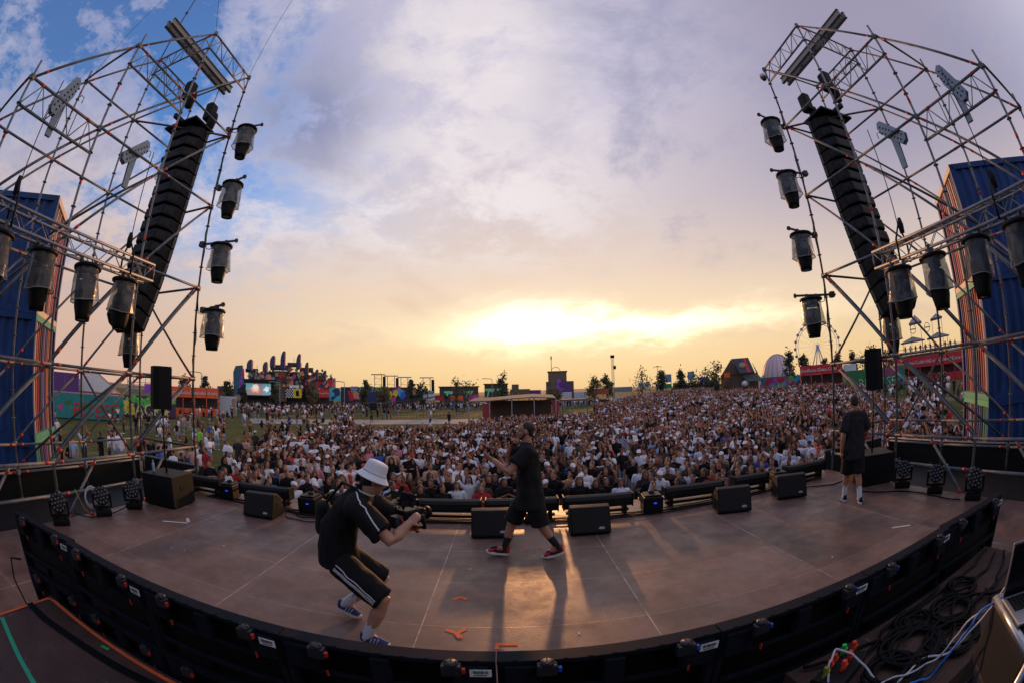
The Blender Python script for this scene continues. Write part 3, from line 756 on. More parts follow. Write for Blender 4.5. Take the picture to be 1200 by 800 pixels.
LENSM = mat('beam_lens', (.10, .10, .11), .12, .3, .2, 8)
def moving_head(label, x, y, a, tilt):
    t = thing('moving_head_lamp', label, 'stage lamp', (x, y, 0), a, 'moving head lamps along the stage sides')
    b = MB(); b.box((0, 0, .065), (.36, .28, .11), bev=.025); b.box((0, -.142, .07), (.10, .004, .035)); b.lathe([(.10, .12), (.10, .15), (.0, .15)], n=14); b.build('base', LAMPB, t)
    y_ = MB()
    for s in (-1, 1): y_.box((s*.195, 0, .28), (.045, .13, .28), bev=.02)
    y_.box((0, 0, .165), (.42, .14, .05), bev=.02); y_.build('yoke', LAMPB, t)
    Rm = rx(tilt); c = Vector((0, 0, .36)); h = MB()
    h.lathe([(0, -.13), (.10, -.13), (.145, -.07), (.172, .05), (.175, .09), (.165, .10), (0, .10)], c, 22, rot=Rm); hd = h.build('lamp_head', LAMPB, t)
    l = MB()
    for r_, k in ((0, 1), (.068, 6), (.132, 12)):
        for j in range(k):
            q = 2*PI*j/k+.2; l.lathe([(.026, .101), (.024, .108), (.012, .113), (0, .114)], c+Rm @ Vector((r_*math.cos(q), r_*math.sin(q), 0)), 8, rot=Rm)
    l.build('lens_cluster', LENSM, hd)
    return t
for k, (x, y, a, tl, lb) in enumerate([(-6.60, 3.40, R(62), R(70), 'black moving head lamp nearest the left end of the video wall'), (-6.56, 4.42, R(58), R(72), 'black moving head lamp on the left stage side, middle of three'), (-6.52, 5.22, R(40), R(68), 'black moving head lamp beside the left subwoofer'),
                                       (6.92, 5.12, R(-48), R(70), 'black moving head lamp beside the right subwoofer'), (6.93, 4.25, R(-58), R(72), 'black moving head lamp on the right stage side, middle of three'), (6.92, 3.30, R(-66), R(70), 'black moving head lamp nearest the right end of the video wall')]):
    moving_head(lb, x, y, a, tl).scale = (.92, .92, .92)

# ---- front edge: light bars and effect units
BAR = mat('light_bar_housing', (.011, .0105, .010), .55, 0, .3, 10, 0, None, .25)
def light_bar(x0, x1, y, a, label):
    w = x1-x0; t = thing('light_bar', label, 'light bar', ((x0+x1)/2, y, 0), a, 'light bars along the front edge')
    b = MB(); pr = [(-.115, .15), (-.115, .29), (-.085, .345), (.0, .365), (.085, .345), (.115, .29), (.115, .15)]
    b.prism(pr, (0, 0, 0), 'x', -w/2, w/2); o = b.build('housing', BAR, t)
    e = MB()
    for s in (-1, 1): e.box((s*(w/2+.012), 0, .25), (.024, .25, .24), bev=.01)
    e.build('end_plate', LAMPB, t)
    r = MB(); r.box((0, -.118, .285), (w*.96, .006, .012)); r.box((0, -.118, .20), (w*.96, .006, .02)); r.build('housing_rib', LAMPB, t)
    f = MB()
    for s in (-1, 1): f.box((s*w*.40, 0, .075), (.06, .22, .15), bev=.01)
    f.box((0, .02, .055), (w*.94, .10, .05), bev=.008); f.build('foot_rail', LAMPB, t)
    return t
bars = [(-6.62, -5.80, 7.25, 1.5, 'black light bar at the front edge closest to the left tower'), (-5.22, -4.08, 7.30, 2, 'black light bar behind the left wedge monitor'), (-3.20, -2.10, 7.28, 1, 'black light bar half hidden behind the camera operator'), (-1.62, -.50, 7.22, 0, 'black light bar between the camera operator and the singer'),
        (-.40, .78, 7.24, 0, 'black light bar directly behind the singer'), (.90, 2.06, 7.24, -1, 'black light bar behind the wedge right of the singer'), (2.72, 3.86, 7.30, -2, 'black light bar behind the wedge right of centre'), (4.20, 4.95, 7.36, -3, 'short black light bar behind the two right wedges'), (5.55, 6.60, 7.42, -3, 'black light bar behind the crew man')]
for x0, x1, y, a, lb in bars: light_bar(x0, x1, y, R(a), lb)
BLED = emit('blue_display', (.02, .05, .9), 1.1)
def effect_unit(x, y, a, label):
    t = thing('effect_unit', label, 'effect unit', (x, y, 0), a, 'stage effect units on the front edge')
    b = MB(); b.box((0, 0, .16), (.34, .40, .28), bev=.02); b.box((0, .0, .315), (.28, .30, .03), bev=.008); b.lathe([(.055, .33), (.055, .37), (.03, .37), (.03, .335)], (0, .05, 0), 12); b.build('housing', LAMPB, t)
    d = MB(); d.box((.03, -.203, .20), (.05, .006, .022)); d.build('display', BLED, t)
    h = MB(); h.path([(-.17, -.06, .20), (-.22, -.06, .24), (-.22, .1, .24), (-.17, .1, .20)], .012, 6); h.path([(.17, -.06, .20), (.22, -.06, .24), (.22, .1, .24), (.17, .1, .20)], .012, 6); h.build('carry_handle', STEEL_D, t)
    v = MB()
    for k in range(6): v.box((-.10+.04*k, -.202, .10), (.02, .004, .06))
    v.build('vent', BLACKP, t); return t
for x, y, a, lb in [(-5.52, 7.2, 10, 'black effect unit with a blue display near the left tower'), (-3.55, 7.1, 0, 'black effect unit with a blue display left of the camera operator'), (-1.86, 7.1, 0, 'black effect unit with a blue display behind the video camera'), (2.40, 7.08, -8, 'black effect unit with a blue display between two right light bars'), (5.25, 7.3, -16, 'black effect unit with a blue display behind the right wedge')]:
    effect_unit(x, y, R(a), lb)
m = MB(); m.box((.40, 6.95, .07), (.34, .22, .11), bev=.02); m.box((.40, 6.95, .135), (.3, .18, .02), bev=.006)
tag(m.build('foot_switch', BLACKP), 'small low black box on the deck behind the singer\'s rear leg', 'stage box')

# ---- cables on the deck
def wander(pts, r, name, m, label, n=8, amp=.05, z=.012, group=None, seed=1, cat='cable'):
    rd = random.Random(seed); P_ = []
    for i in range(len(pts)-1):
        a, b = Vector((*pts[i], z)) if len(pts[i]) == 2 else Vector(pts[i]), Vector((*pts[i+1], z)) if len(pts[i+1]) == 2 else Vector(pts[i+1])
        for k in range(n):
            q = k/n; p = a.lerp(b, q); e = math.sin(PI*q); P_.append(p+Vector((rd.uniform(-amp, amp)*e, rd.uniform(-amp, amp)*e, rd.uniform(0, .008))))
    P_.append(Vector((*pts[-1], z)) if len(pts[-1]) == 2 else Vector(pts[-1]))
    for _ in range(2): P_ = [P_[0]]+[(P_[i-1]+P_[i]*2+P_[i+1])/4 for i in range(1, len(P_)-1)]+[P_[-1]]
    mb = MB(); mb.path(P_, r, 6); return tag(mb.build(name, m), label, cat, group)
GC = 'black cables lying along the front edge'
for k, (ya, lb) in enumerate([(6.92, 'nearest the wedges'), (6.97, 'second from the wedges'), (7.03, 'middle of the bundle'), (6.85, 'straying towards the wedges'), (7.08, 'closest to the light bars')]):
    wander([(-6.0, ya+.1), (-4.6, ya+.05), (-3.4, ya-.12), (-2, ya-.02), (-.6, ya+.03), (.8, ya), (2.2, ya-.02), (3.3, ya+.06), (4.6, ya+.16), (6.4, ya+.3)], .009, 'stage_cable', CABLE, f'long black cable along the front edge of the deck, {lb}', 7, .07, .012+.004*k, GC, k)
wander([(-3.95, 6.85), (-3.8, 6.55), (-3.35, 6.42), (-3.0, 6.55), (-2.6, 6.5)], .010, 'stage_cable', CABLE, 'black cable loop on the deck right of the left wedge', 7, .05, .012, GC, 11)
wander([(-3.9, 6.95), (-3.5, 6.62), (-3.2, 6.75), (-2.9, 6.9)], .009, 'stage_cable', CABLE, 'short black cable curl behind the left wedge', 7, .06, .012, GC, 12)
wander([(-6.9, 3.9, .05), (-6.62, 4.0, .02), (-6.45, 4.25, .02), (-6.5, 4.7, .02), (-6.6, 5.1, .05)], .011, 'stage_cable', CABLE, 'black cable along the left moving head lamps', 7, .06, .012, GC, 13)
wander([(6.1, 5.7), (6.4, 5.2), (6.7, 4.8), (6.75, 4.4), (6.7, 3.9), (6.75, 3.5)], .011, 'stage_cable', CABLE, 'black cable along the right moving head lamps', 7, .07, .012, GC, 14)
wander([(5.2, 7.0), (5.8, 6.7), (6.2, 6.5), (6.6, 6.6)], .012, 'stage_cable', CABLE, 'black cable running behind the crew man to the right subwoofer', 7, .07, .012, GC, 15)
# white coil and red plug on the left rail
m = MB()
for k in range(4): m.path([(-6.83+.01*k, 4.33+(.12+.015*k)*math.cos(2*PI*j/18), .27+(.13+.02*k)*math.sin(2*PI*j/18)) for j in range(18)], .008, 5, closed=True)
tag(m.build('cable_coil', WCABLE), 'coil of white cable hanging on the left tower rail', 'cable coil')
t = thing('power_lead', 'yellow lead with a red plug hanging from the left tower', 'cable', (-6.80, 3.95, 0))
m = MB(); m.path([(0, 0, .45), (.03, .05, .3), (.08, .12, .12), (.12, .2, .05)], .009, 6); m.build('lead', mat('yellow_lead', (.45, .28, .06), .6), t)
m = MB(); m.tube((.12, .2, .05), (.18, .27, .035), .032, 10); m.build('plug', RED, t)

for k, (x, y, lb) in enumerate([(-4.2, 6.8, 'leftmost wedge'), (-.25, 6.7, 'wedge behind the singer'), (1.2, 6.66, 'wedge beside the sunlit streak'), (3.75, 6.76, 'wedge right of centre'), (5.1, 6.86, 'wedge nearest the crew man')]):
    wander([(x, y-.02, .12), (x+.12, y+.12, .012), (x+.4, y+.2, .012), (x+.7, y+.28, .015)], .008, 'wedge_lead', CABLE, f'black lead trailing from the back of the {lb}', 7, .04, .012, 'leads behind the wedges', 60+k)
rd = random.Random(77)
for k in range(16):
    x, y = rd.uniform(-5.6, 6.0), rd.uniform(2.6, 6.0); a = rd.uniform(0, PI); l_ = rd.uniform(.015, .05)
    strip('tape_scrap', [(x, y), (x+l_*math.cos(a), y+l_*math.sin(a))], .015, .0045, WHITE_T if k % 4 else GREEN_T if k == 8 else WHITE_T, 'tiny torn tape scrap lying loose on the worn stage deck', 'tape scrap', 'tiny tape scraps on the deck')
# ---- black hoardings closing the wings
for x, y0, y1, lb in ((-9.12, -1.5, 7.7, 'black cloth hoarding along the outer side of the left tower'), (9.42, -1.5, 7.6, 'black cloth hoarding along the outer side of the right tower')):
    t = thing('hoarding', lb, 'hoarding', (x, (y0+y1)/2, -1.75), 0, 'black hoardings in the wings')
    m = MB(); m.box((0, 0, 1.08), (.03, y1-y0, 2.15)); m.build('cloth_panel', CLOTHB, t)
    m = MB(); m.tube((.0, -(y1-y0)/2, 2.17), (0, (y1-y0)/2, 2.17), .0242, 8); m.build('top_rail', STEEL, t)
for x0, x1, lb in ((-9.1, -6.9, 'black cloth hoarding across the front of the left tower'), (7.15, 9.4, 'black cloth hoarding across the front of the right tower')):
    t = thing('hoarding', lb, 'hoarding', ((x0+x1)/2, 7.9, -1.75), 0, 'black hoardings in the wings')
    m = MB(); m.box((0, 0, 1.08), (x1-x0, .03, 2.15)); m.build('cloth_panel', CLOTHB, t)
    m = MB(); m.tube((-(x1-x0)/2, 0, 2.17), ((x1-x0)/2, 0, 2.17), .0242, 8); m.build('top_rail', STEEL, t)
mb = MB(); mb.box((-8.0, 2.4, -.16), (2.2, 10.5, .12)); mb.box((8.3, 2.4, -.16), (2.2, 10.5, .12)); tag(mb.build('wing_floor', BLACK), kind='structure')

# ---- painted shipping containers stacked behind the towers
CB = mat('container_blue', (.012, .050, .185), .55, 0, .5, 1.1, .12, None, .35)
STR = {k: mat('stripe_'+k, c, .55, .1, .18, 3) for k, c in dict(cream=(.62, .52, .44), salmon=(.50, .12, .13), red=(.42, .04, .05), navy=(.03, .05, .16), violet=(.16, .10, .36), lilac=(.30, .22, .48), teal=(.02, .30, .22), green=(.04, .36, .20), dark=(.03, .03, .04), pink=(.50, .12, .20), orange=(.55, .22, .07)).items()}
def container(label, corner, ldir, edir, z, pal, L_=6.06, W_=2.44, H_=2.59):
    """corner: the vertical edge nearest the stage; ldir: along the long blue side; edir: along the striped end"""
    t = thing('shipping_container', label, 'container', (corner[0], corner[1], z), 0, 'stacked painted shipping containers')
    l = Vector((*ldir, 0)).normalized(); e = Vector((*edir, 0)).normalized(); u = Vector((0, 0, 1))
    def corr(o, d, nrm, w, n, depth):
        pts = []
        for i in range(n):
            a = i/n; b = w/n
            pts += [(a*w, 0), (a*w+b*.30, 0), (a*w+b*.5, -depth), (a*w+b*.8, -depth)]
        pts.append((w, 0)); V = []; F = []; mi = []
        for (p, q) in pts:
            P_ = o+d*p+nrm*q; V += [P_+u*.14, P_+u*(H_-.12)]
        for i in range(len(pts)-1): F.append((2*i, 2*i+2, 2*i+3, 2*i+1))
        return V, F
    nl, ne = e*-1, l*-1
    m = MB(); V, F = corr(e*.03+l*.1, l, nl, L_-.2, 20, .04); m.add(V, F)
    V, F = corr(e*(W_-.03)+l*.1, l, nl*-1, L_-.2, 20, .04); m.add(V, F)
    cen = l*L_/2+e*W_/2; rot = Matrix((l, e, u)).transposed(); m.box(cen+u*(H_-.05), (L_-.1, W_-.1, .05), rot); m.box(cen+u*.1, (L_-.1, W_-.1, .12), rot)
    m.box(l*(L_-.05)+e*W_/2+u*H_/2, (.06, W_-.1, H_-.2), rot); m.build('side_wall', CB, t)
    ms = [STR[k] for k in pal]; m = MB(); V, F = corr(l*.04+e*.1, e, ne, W_-.2, len(pal)*2//2, .05)
    for i, q in enumerate(F): m.add([V[k] for k in q], [(0, 1, 2, 3)], (i//4) % len(ms) if i % 4 != 3 else (i//4+1) % len(ms))
    m.build('striped_end', ms, t)
    f = MB()
    for a in (0, L_):
        for b in (0, W_): f.box(l*(a+(.06 if a == 0 else -.06))+e*(b+(.06 if b == 0 else -.06))+u*H_/2, (.13, .13, H_-.02), rot)
    f.build('corner_post', [CB], t)
    g = MB()
    for b in (0, W_):
        for zz in (.07, H_-.06): g.box(l*L_/2+e*(b+(.05 if b == 0 else -.05))+u*zz, (L_, .11, .13), rot)
    for zz in (.07, H_-.06): g.box(l*.05+e*W_/2+u*zz, (.11, W_, .13), rot, 1)
    g.build('rail', [CB, ms[0]], t)
    return t
P1 = ['cream', 'dark', 'cream', 'salmon', 'cream', 'dark', 'salmon', 'cream', 'salmon', 'pink', 'dark', 'pink']
P2 = ['teal', 'cream', 'salmon', 'red', 'dark', 'navy', 'lilac', 'navy', 'salmon', 'orange', 'dark', 'violet']
P3 = ['green', 'teal', 'green', 'dark', 'violet', 'navy', 'violet', 'salmon', 'navy', 'cream', 'violet', 'dark']
for side, cn, ld, ed, z0 in (('left', (-9.62, 4.46), (-.67, -.74), (-.74, .67), -1.75), ('right', (9.86, 4.43), (.68, -.73), (.70, .71), -1.38)):
    for k, (lv, pal) in enumerate(zip(('bottom', 'middle', 'top'), (P3, P2, P1))):
        container(f'blue shipping container with a striped end, {lv} of the {side} stack', cn, ld, ed, z0+2.595*k, pal[::1] if side == 'left' else pal)

# ================================================================ NEAR RIGHT CORNER: laptop on its case, cables, plug box
CHROME = mat('brushed_edge', (.45, .45, .46), .3, .8, .15, 12)
t = thing('equipment_case', 'black equipment case with rounded silver edges under the laptop', 'flight case', (1.98, .22, .4), R(-38))
m = MB(); m.box((0, 0, .385), (.62, .56, .74), bev=.05); m.build('case_body', CLOTHB, t)
m = MB()
for z in (.03, .74): m.path([(-.29, -.26, z), (.29, -.26, z), (.29, .26, z), (-.29, .26, z)], .028, 8, closed=True)
for sx in (-1, 1): m.path([(sx*.30, -.27, .74), (sx*.30, -.27, .06)], .022, 8)
m.build('silver_edge', CHROME, t)
m = MB(); m.box((-.305, .05, .40), (.02, .22, .16), bev=.01); m.path([(-.32, -.03, .42), (-.35, -.03, .38), (-.35, .13, .38), (-.32, .13, .42)], .01, 6); m.build('side_handle', DARKGREY, t)
t = thing('laptop', 'open silver laptop with a black keyboard and dark screen on the black case', 'laptop', (1.93, .36, 1.175), R(-38))
m = MB(); m.box((0, -.02, .008), (.36, .245, .014), bev=.005); m.build('base', mat('laptop_aluminium', (.5, .5, .52), .35, .7, .08, 6), t)
m = MB()
for r_ in range(6):
    for k in range(14): m.box((-.15+.0231*k, .075-.021*r_, .0165), (.019, .016, .003))
m.build('keyboard', BLACKP, t)
m = MB(); m.box((0, -.095, .0157), (.12, .075, .001)); m.build('trackpad', mat('trackpad', (.42, .42, .44), .4, .4, .05), t)
m = MB(); m.box((0, .125, .125), (.36, .010, .235), rx(R(-10)), bev=.004); m.build('lid', mat('laptop_aluminium', (.5, .5, .52)), t)
m = MB(); m.box((0, .1185, .125), (.345, .002, .218), rx(R(-10))); m.build('screen', mat('dark_screen', (.006, .007, .012), .12, 0, .1), t)
def loops(cx, cy, r, k, z, name, m, label, rr=.011, seed=1, group=None, cat='cable coil'):
    rd = random.Random(seed); P_ = []
    for i in range(k*22):
        a = 2*PI*i/22; q = r*(1+.16*math.sin(i*.31+seed)+.06*math.sin(i*.97)); P_.append((cx+q*math.cos(a)+.02*math.sin(i*.2), cy+q*.8*math.sin(a)+.03*math.cos(i*.13), z+.010+.004*i/22+.008*abs(math.sin(i*.4+seed))))
    mb = MB(); mb.path(P_, rr, 6); return tag(mb.build(name, m), label, cat, group)
GL2 = 'black cable coils on the riser'
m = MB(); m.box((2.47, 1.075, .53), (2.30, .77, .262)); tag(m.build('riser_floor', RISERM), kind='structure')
Zs = .665
for x, y, r, k, rr, sd_, lb in [(2.49, 1.16, .16, 6, .011, 1, 'black cable coil on the riser step nearest the laptop end'), (2.02, 1.12, .21, 6, .012, 2, 'large loose black cable coil in the middle of the riser step'), (1.78, 1.02, .17, 5, .011, 3, 'black cable coil beside the coloured plug box'), (2.82, 1.24, .13, 5, .010, 4, 'small black cable coil farthest along the riser step'), (2.25, .92, .19, 5, .011, 5, 'flattened black cable coil at the foot of the black case'), (2.2, 1.28, .12, 4, .012, 6, 'tight black cable coil pushed against the video wall')]:
    loops(x, y, r, k, Zs, 'cable_coil', CABLE, lb, rr, sd_, GL2)
for k, (pts, lb) in enumerate([([(3.55, 1.40), (3.0, 1.36), (2.6, 1.38), (2.2, 1.30), (1.8, 1.38), (1.38, 1.30)], 'black cable along the step edge under the video wall'), ([(3.5, 1.28), (2.9, 1.22), (2.6, 1.0), (2.4, .9), (2.3, .72)], 'black cable curving from the step edge to the black case'), ([(2.9, 1.05), (2.5, .95), (2.1, 1.0), (1.8, .85), (1.4, .95)], 'black cable crossing under the white cable'), ([(3.55, 1.2), (3.1, 1.05), (2.8, .95), (2.55, .75)], 'black cable on the step farthest to the right'), ([(1.4, 1.42), (1.7, 1.25), (2.1, 1.40), (2.7, 1.42)], 'black cable hugging the foot of the video wall'), ([(1.36, 1.1), (1.6, .9), (1.95, .8), (2.4, 1.05), (2.7, 1.3)], 'black cable winding between the coils'), ([(3.3, .8), (2.9, .9), (2.6, 1.2), (2.1, 1.2), (1.7, 1.12)], 'black cable threaded through the coils'), ([(1.45, .75), (1.75, .95), (2.2, 1.08), (2.75, 1.02), (3.4, 1.0)], 'long black cable straight across the step')]):
    wander(pts, .011, 'riser_cable', CABLE, lb, 8, .07, Zs+.004+.004*k, 'black cables on the riser', 20+k)
wander([(1.92, .55, 1.18), (1.86, .66, 1.10), (1.80, .72, .9), (1.80, .78, .72), (1.72, .86, .70), (1.55, .80, .69), (1.36, .76, .69)], .008, 'network_cable', BCABLE, 'blue network cable dropping from the laptop to the riser', 8, .015, .42, None, 31)
wander([(1.95, .56, 1.16), (1.84, .72, 1.04), (1.86, .80, .82), (1.80, .90, .71), (1.62, 1.0, .70), (1.46, .86, .69), (1.36, .8, .69)], .006, 'white_cable', WCABLE, 'thin white cable hanging from the laptop beside the blue one', 8, .02, .42, None, 32)
wander([(1.36, 1.14, .69), (1.40, 1.24, .80), (1.48, 1.30, .84), (1.56, 1.22, .80), (1.62, 1.05, .70)], .006, 'white_cable', WCABLE, 'thin white cable arching over the coloured plug box', 8, .015, .42, None, 33)
wander([(2.0, .60, 1.16), (2.1, .70, .95), (2.06, .82, .72), (1.92, .95, .70), (1.7, .92, .69), (1.5, .98, .69)], .007, 'white_cable', WCABLE, 'looser white cable curling across the riser step', 8, .02, .42, None, 34)
t = thing('plug_box', 'black multi-way box full of red and green plugs on the riser', 'stage box', (1.52, 1.24, .662), R(24))
m = MB(); m.box((0, 0, .04), (.34, .17, .08), bev=.012); m.build('box_body', BLACKP, t)
RN = mat('red_plug', (.85, .06, .025), .4, 0, .1); GN = mat('green_plug', (.04, .62, .10), .4, 0, .1); YN = mat('olive_plug', (.25, .28, .03), .4, 0, .1)
for i, (px, py, mm) in enumerate([(-.14, .04, YN), (-.08, .05, RN), (-.02, .055, RN), (-.05, -.02, RN), (.04, -.01, RN), (.08, .05, GN), (.13, .01, RN)]):
    m = MB(); m.tube((px, py, .08), (px+.01, py-.01, .13), .014, 10); m.box((px, py, .138), (.026, .026, .028), rz(.4*i), bev=.006); m.build('plug', mm, t)
t = thing('cable_joint', 'yellow and red cable connectors joined on the riser by the case', 'connector', (2.45, .88, .675), R(40))
m = MB(); m.tube((-.1, 0, .01), (.1, .02, .01), .014, 8); m.build('connector_body', BLACKP, t)
m = MB(); m.tube((-.04, .008, .012), (-.01, .012, .012), .018, 8); m.build('red_ring', RN, t); m = MB(); m.tube((.03, .012, .012), (.06, .016, .012), .018, 8); m.build('yellow_ring', mat('yellow_plug', (.55, .6, .04), .4), t)
wander([(3.62, 1.62, .75), (3.75, 1.55, .6), (3.78, 1.45, .45), (3.9, 1.45, .2), (3.95, 1.6, .02)], .012, 'hanging_cable', CABLE, 'black cable loop hanging off the right end of the video wall', 8, .03, .02, None, 41)
m = MB(); m.path([(-4.02, 1.40, .62), (-4.16, 1.33, .60), (-4.20, 1.3, .4), (-4.12, 1.33, .15), (-4.05, 1.4, .06)], .010, 6); tag(m.build('hanging_cable', CABLE), 'black cable loop hanging off the left end of the video wall', 'cable')

# ================================================================ PEOPLE ON STAGE
def loft(pts, rad, n=12, flat=None, side=None, cap=1.):
    """closed tapered limb: rings along pts with rounded ends; rad entries r or (r_side, r_depth); side = direction of the first radius"""
    pts = [Vector(p) for p in pts]; rad = [(r, r) if not hasattr(r, '__len__') else r for r in rad]
    # rounded caps
    P_ = []; Q = []
    d0 = (pts[0]-pts[1]).normalized(); d1 = (pts[-1]-pts[-2]).normalized()
    for a in (80, 55, 28):
        P_.append(pts[0]+d0*min(rad[0])*cap*math.sin(R(a))); Q.append(tuple(r*math.cos(R(a)) for r in rad[0]))
    P_ += pts; Q += rad
    for a in (28, 55, 80):
        P_.append(pts[-1]+d1*min(rad[-1])*cap*math.sin(R(a))); Q.append(tuple(r*math.cos(R(a)) for r in rad[-1]))
    v, f = [], []; k = len(P_)
    for i, p in enumerate(P_):
        t = (P_[min(i+1, k-1)]-P_[max(i-1, 0)]).normalized()
        x = Vector(side) if side is not None else (Vector((0, 0, 1)) if abs(t.z) < .8 else Vector((0, 1, 0))).cross(t)
        x = (x-t*x.dot(t)).normalized(); y = t.cross(x)
        for j in range(n):
            a = 2*PI*j/n; v.append(p+x*Q[i][0]*math.cos(a)+y*Q[i][1]*math.sin(a))
    for i in range(k-1):
        for j in range(n): f.append((i*n+j, i*n+(j+1) % n, (i+1)*n+(j+1) % n, (i+1)*n+j))
    f.append(tuple(reversed(range(n)))); f.append(tuple((k-1)*n+j for j in range(n)))
    return v, f
def cut(*a, **k):
    'a garment tube: flat hems instead of rounded ends'
    return loft(*a, cap=.10, **k)
def blob(c, r, n=12, rot=None):
    m = MB(); m.ball((0, 0, 0), r, n); M = rot or Matrix.Identity(3); return [M @ Vector(p)+Vector(c) for p in m.v], m.f
def fuse(shapes, voxel, smooth=2, name='m', mats=(), wrinkle=0., wscale=9., factor=.5):
    """one continuous skin grown over several overlapping limbs"""
    mb = MB()
    for v, f in shapes: mb.add(v, f)
    me = mb.mesh('tmp', []); bm = bmesh.new(); bm.from_mesh(me); bmesh.ops.recalc_face_normals(bm, faces=bm.faces[:]); bm.to_mesh(me); bm.free()
    o = bpy.data.objects.new('tmp', me); COL.objects.link(o)
    r = o.modifiers.new('r', 'REMESH'); r.mode = 'VOXEL'; r.voxel_size = voxel
    s = o.modifiers.new('s', 'SMOOTH'); s.factor = factor; s.iterations = smooth
    dg = bpy.context.evaluated_depsgraph_get(); out = bpy.data.meshes.new_from_object(o.evaluated_get(dg)); out.name = name
    bpy.data.objects.remove(o); bpy.data.meshes.remove(me)
    if wrinkle:
        co = np.empty(len(out.vertices)*3, np.float32); no = np.empty_like(co); out.vertices.foreach_get('co', co); out.vertices.foreach_get('normal', no)
        co = co.reshape(-1, 3); no = no.reshape(-1, 3)
        d = np.array([noise.noise(Vector((p[0]*wscale, p[1]*wscale, p[2]*wscale*.55)))+.5*noise.noise(Vector((p[0]*wscale*2.3+7, p[1]*wscale*2.3, p[2]*wscale*1.1))) for p in co])
        co = co+no*(d*wrinkle)[:, None]; out.vertices.foreach_set('co', co.ravel())
    for m in mats: out.materials.append(m)
    out.polygons.foreach_set('use_smooth', [True]*len(out.polygons)); out.update()
    return out
def lerp(a, b, q): return Vector(a).lerp(Vector(b), q)
def skin_mat(name, c):
    m = mat(name, c, .5, 0, .14, 9, .05, 60, .4)
    b = m.node_tree.nodes['Principled BSDF']; b.inputs['Subsurface Weight'].default_value = .08; b.inputs['Subsurface Radius'].default_value = (.02, .008, .004); return m
SKIN = skin_mat('skin_tanned', (.45, .215, .135)); SKIN2 = skin_mat('skin_fair', (.56, .29, .19))
TEEB = mat('black_cotton', (.015, .014, .015), .85, 0, .35, 10, .2, 160, .2); TEEG = mat('charcoal_cotton', (.030, .028, .029), .88, 0, .3, 10, .2, 160, .2)
SHORT = mat('black_shorts_fabric', (.009, .009, .010), .75, 0, .35, 10, .15, 120, .25)
SOCKW = mat('white_sock', (.72, .72, .74), .85, 0, .06, 30, .2, 200); SOCKB = mat('black_sock', (.012, .012, .014), .85, 0, .2, 30)
HAIR = mat('dark_hair', (.022, .015, .012), .6, 0, .4, 30, .4, 120)
def hand(wrist, direction, palm_n, curl, L_=.185, thumb=1, spread=.10):
    """palm + four fingers + thumb; direction wrist->fingertips, palm_n the way the palm faces, curl = list of knuckle bends"""
    w = Vector(wrist); d = Vector(direction).normalized(); n = Vector(palm_n); n = (n-d*n.dot(d)).normalized(); s = d.cross(n)*thumb
    k = L_/.185; S = [loft([w-d*.02, w+d*.03*k, w+d*.085*k], [(.025*k, .020*k), (.036*k, .017*k), (.040*k, .014*k)], 10, side=s)]
    for i, (off, ln) in enumerate(((.030, .070), (.010, .080), (-.010, .074), (-.029, .058))):
        p = w+d*.08*k+s*off*k; dd = (d+s*off*spread*20*.1).normalized(); pts = [p]; a = 0
        for q in range(3):
            a += curl[i] if hasattr(curl, '__len__') else curl
            v = dd*math.cos(a)+n*math.sin(a); p = p+v*ln*k*(.44, .32, .24)[q]; pts.append(p)
        S.append(loft(pts, [.0095*k, .0092*k, .0085*k, .0075*k], 8))
    p = w+d*.028*k+s*.030*k; t1 = (d*.55+s*.75+n*.35).normalized(); t2 = (d*.85+s*.25+n*.5).normalized()
    S.append(loft([p, p+t1*.040*k, p+t1*.040*k+t2*.032*k, p+t1*.040*k+t2*.056*k], [.014*k, .0115*k, .0105*k, .009*k], 8)); return S
def head(c, f, upv, s=1.):
    """c centre of the skull, f facing, upv up: skull, jaw, brow, nose, lips, ears"""
    c, f, u = Vector(c), Vector(f).normalized(), Vector(upv); u = (u-f*u.dot(f)).normalized(); r = f.cross(u)
    M = Matrix((r, f, u)).transposed(); P_ = lambda x, y, z: c+M @ Vector((x*s, y*s, z*s))
    S = [blob(P_(0, -.012, .03), (.076*s, .096*s, .088*s), 16, M), blob(P_(0, .022, -.035), (.062*s, .070*s, .078*s), 14, M), blob(P_(0, .062, -.088), (.030*s, .026*s, .024*s), 10, M),
         blob(P_(0, .076, .022), (.052*s, .018*s, .016*s), 10, M), loft([P_(0, .085, .015), P_(0, .101, -.018), P_(0, .106, -.033)], [.009*s, .012*s, .013*s], 8), blob(P_(0, .090, -.036), (.019*s, .012*s, .009*s), 8, M),
         blob(P_(0, .082, -.060), (.024*s, .012*s, .007*s), 8, M), blob(P_(0, .078, -.070), (.022*s, .012*s, .007*s), 8, M)]
    for q in (-1, 1):
        S.append(blob(P_(q*.078, -.012, -.008), (.011*s, .020*s, .032*s), 10, M)); S.append(blob(P_(q*.045, .055, -.022), (.022*s, .020*s, .018*s), 8, M))
    return S, P_, M
def face_parts(root, P_, M, s=1.):
    for q in (-1, 1):
        e = MB(); m = MB(); m.ball((0, 0, 0), (.013*s, .008*s, .008*s), 8); e.add([M @ Vector(p)+P_(q*.030, .080, .004) for p in m.v], m.f, 0, True)
        m = MB(); m.ball((0, 0, 0), (.005*s, .003*s, .005*s), 8); e.add([M @ Vector(p)+P_(q*.030, .0875, .004) for p in m.v], m.f, 1, True)
        e.build('eye', [mat('eye_white', (.6, .58, .55), .3), HAIR], root)
        b = MB(); b.path([P_(q*.014, .092, .024), P_(q*.032, .090, .029), P_(q*.048, .078, .024)], [.004*s, .0045*s, .003*s], 6); b.build('eyebrow', HAIR, root)
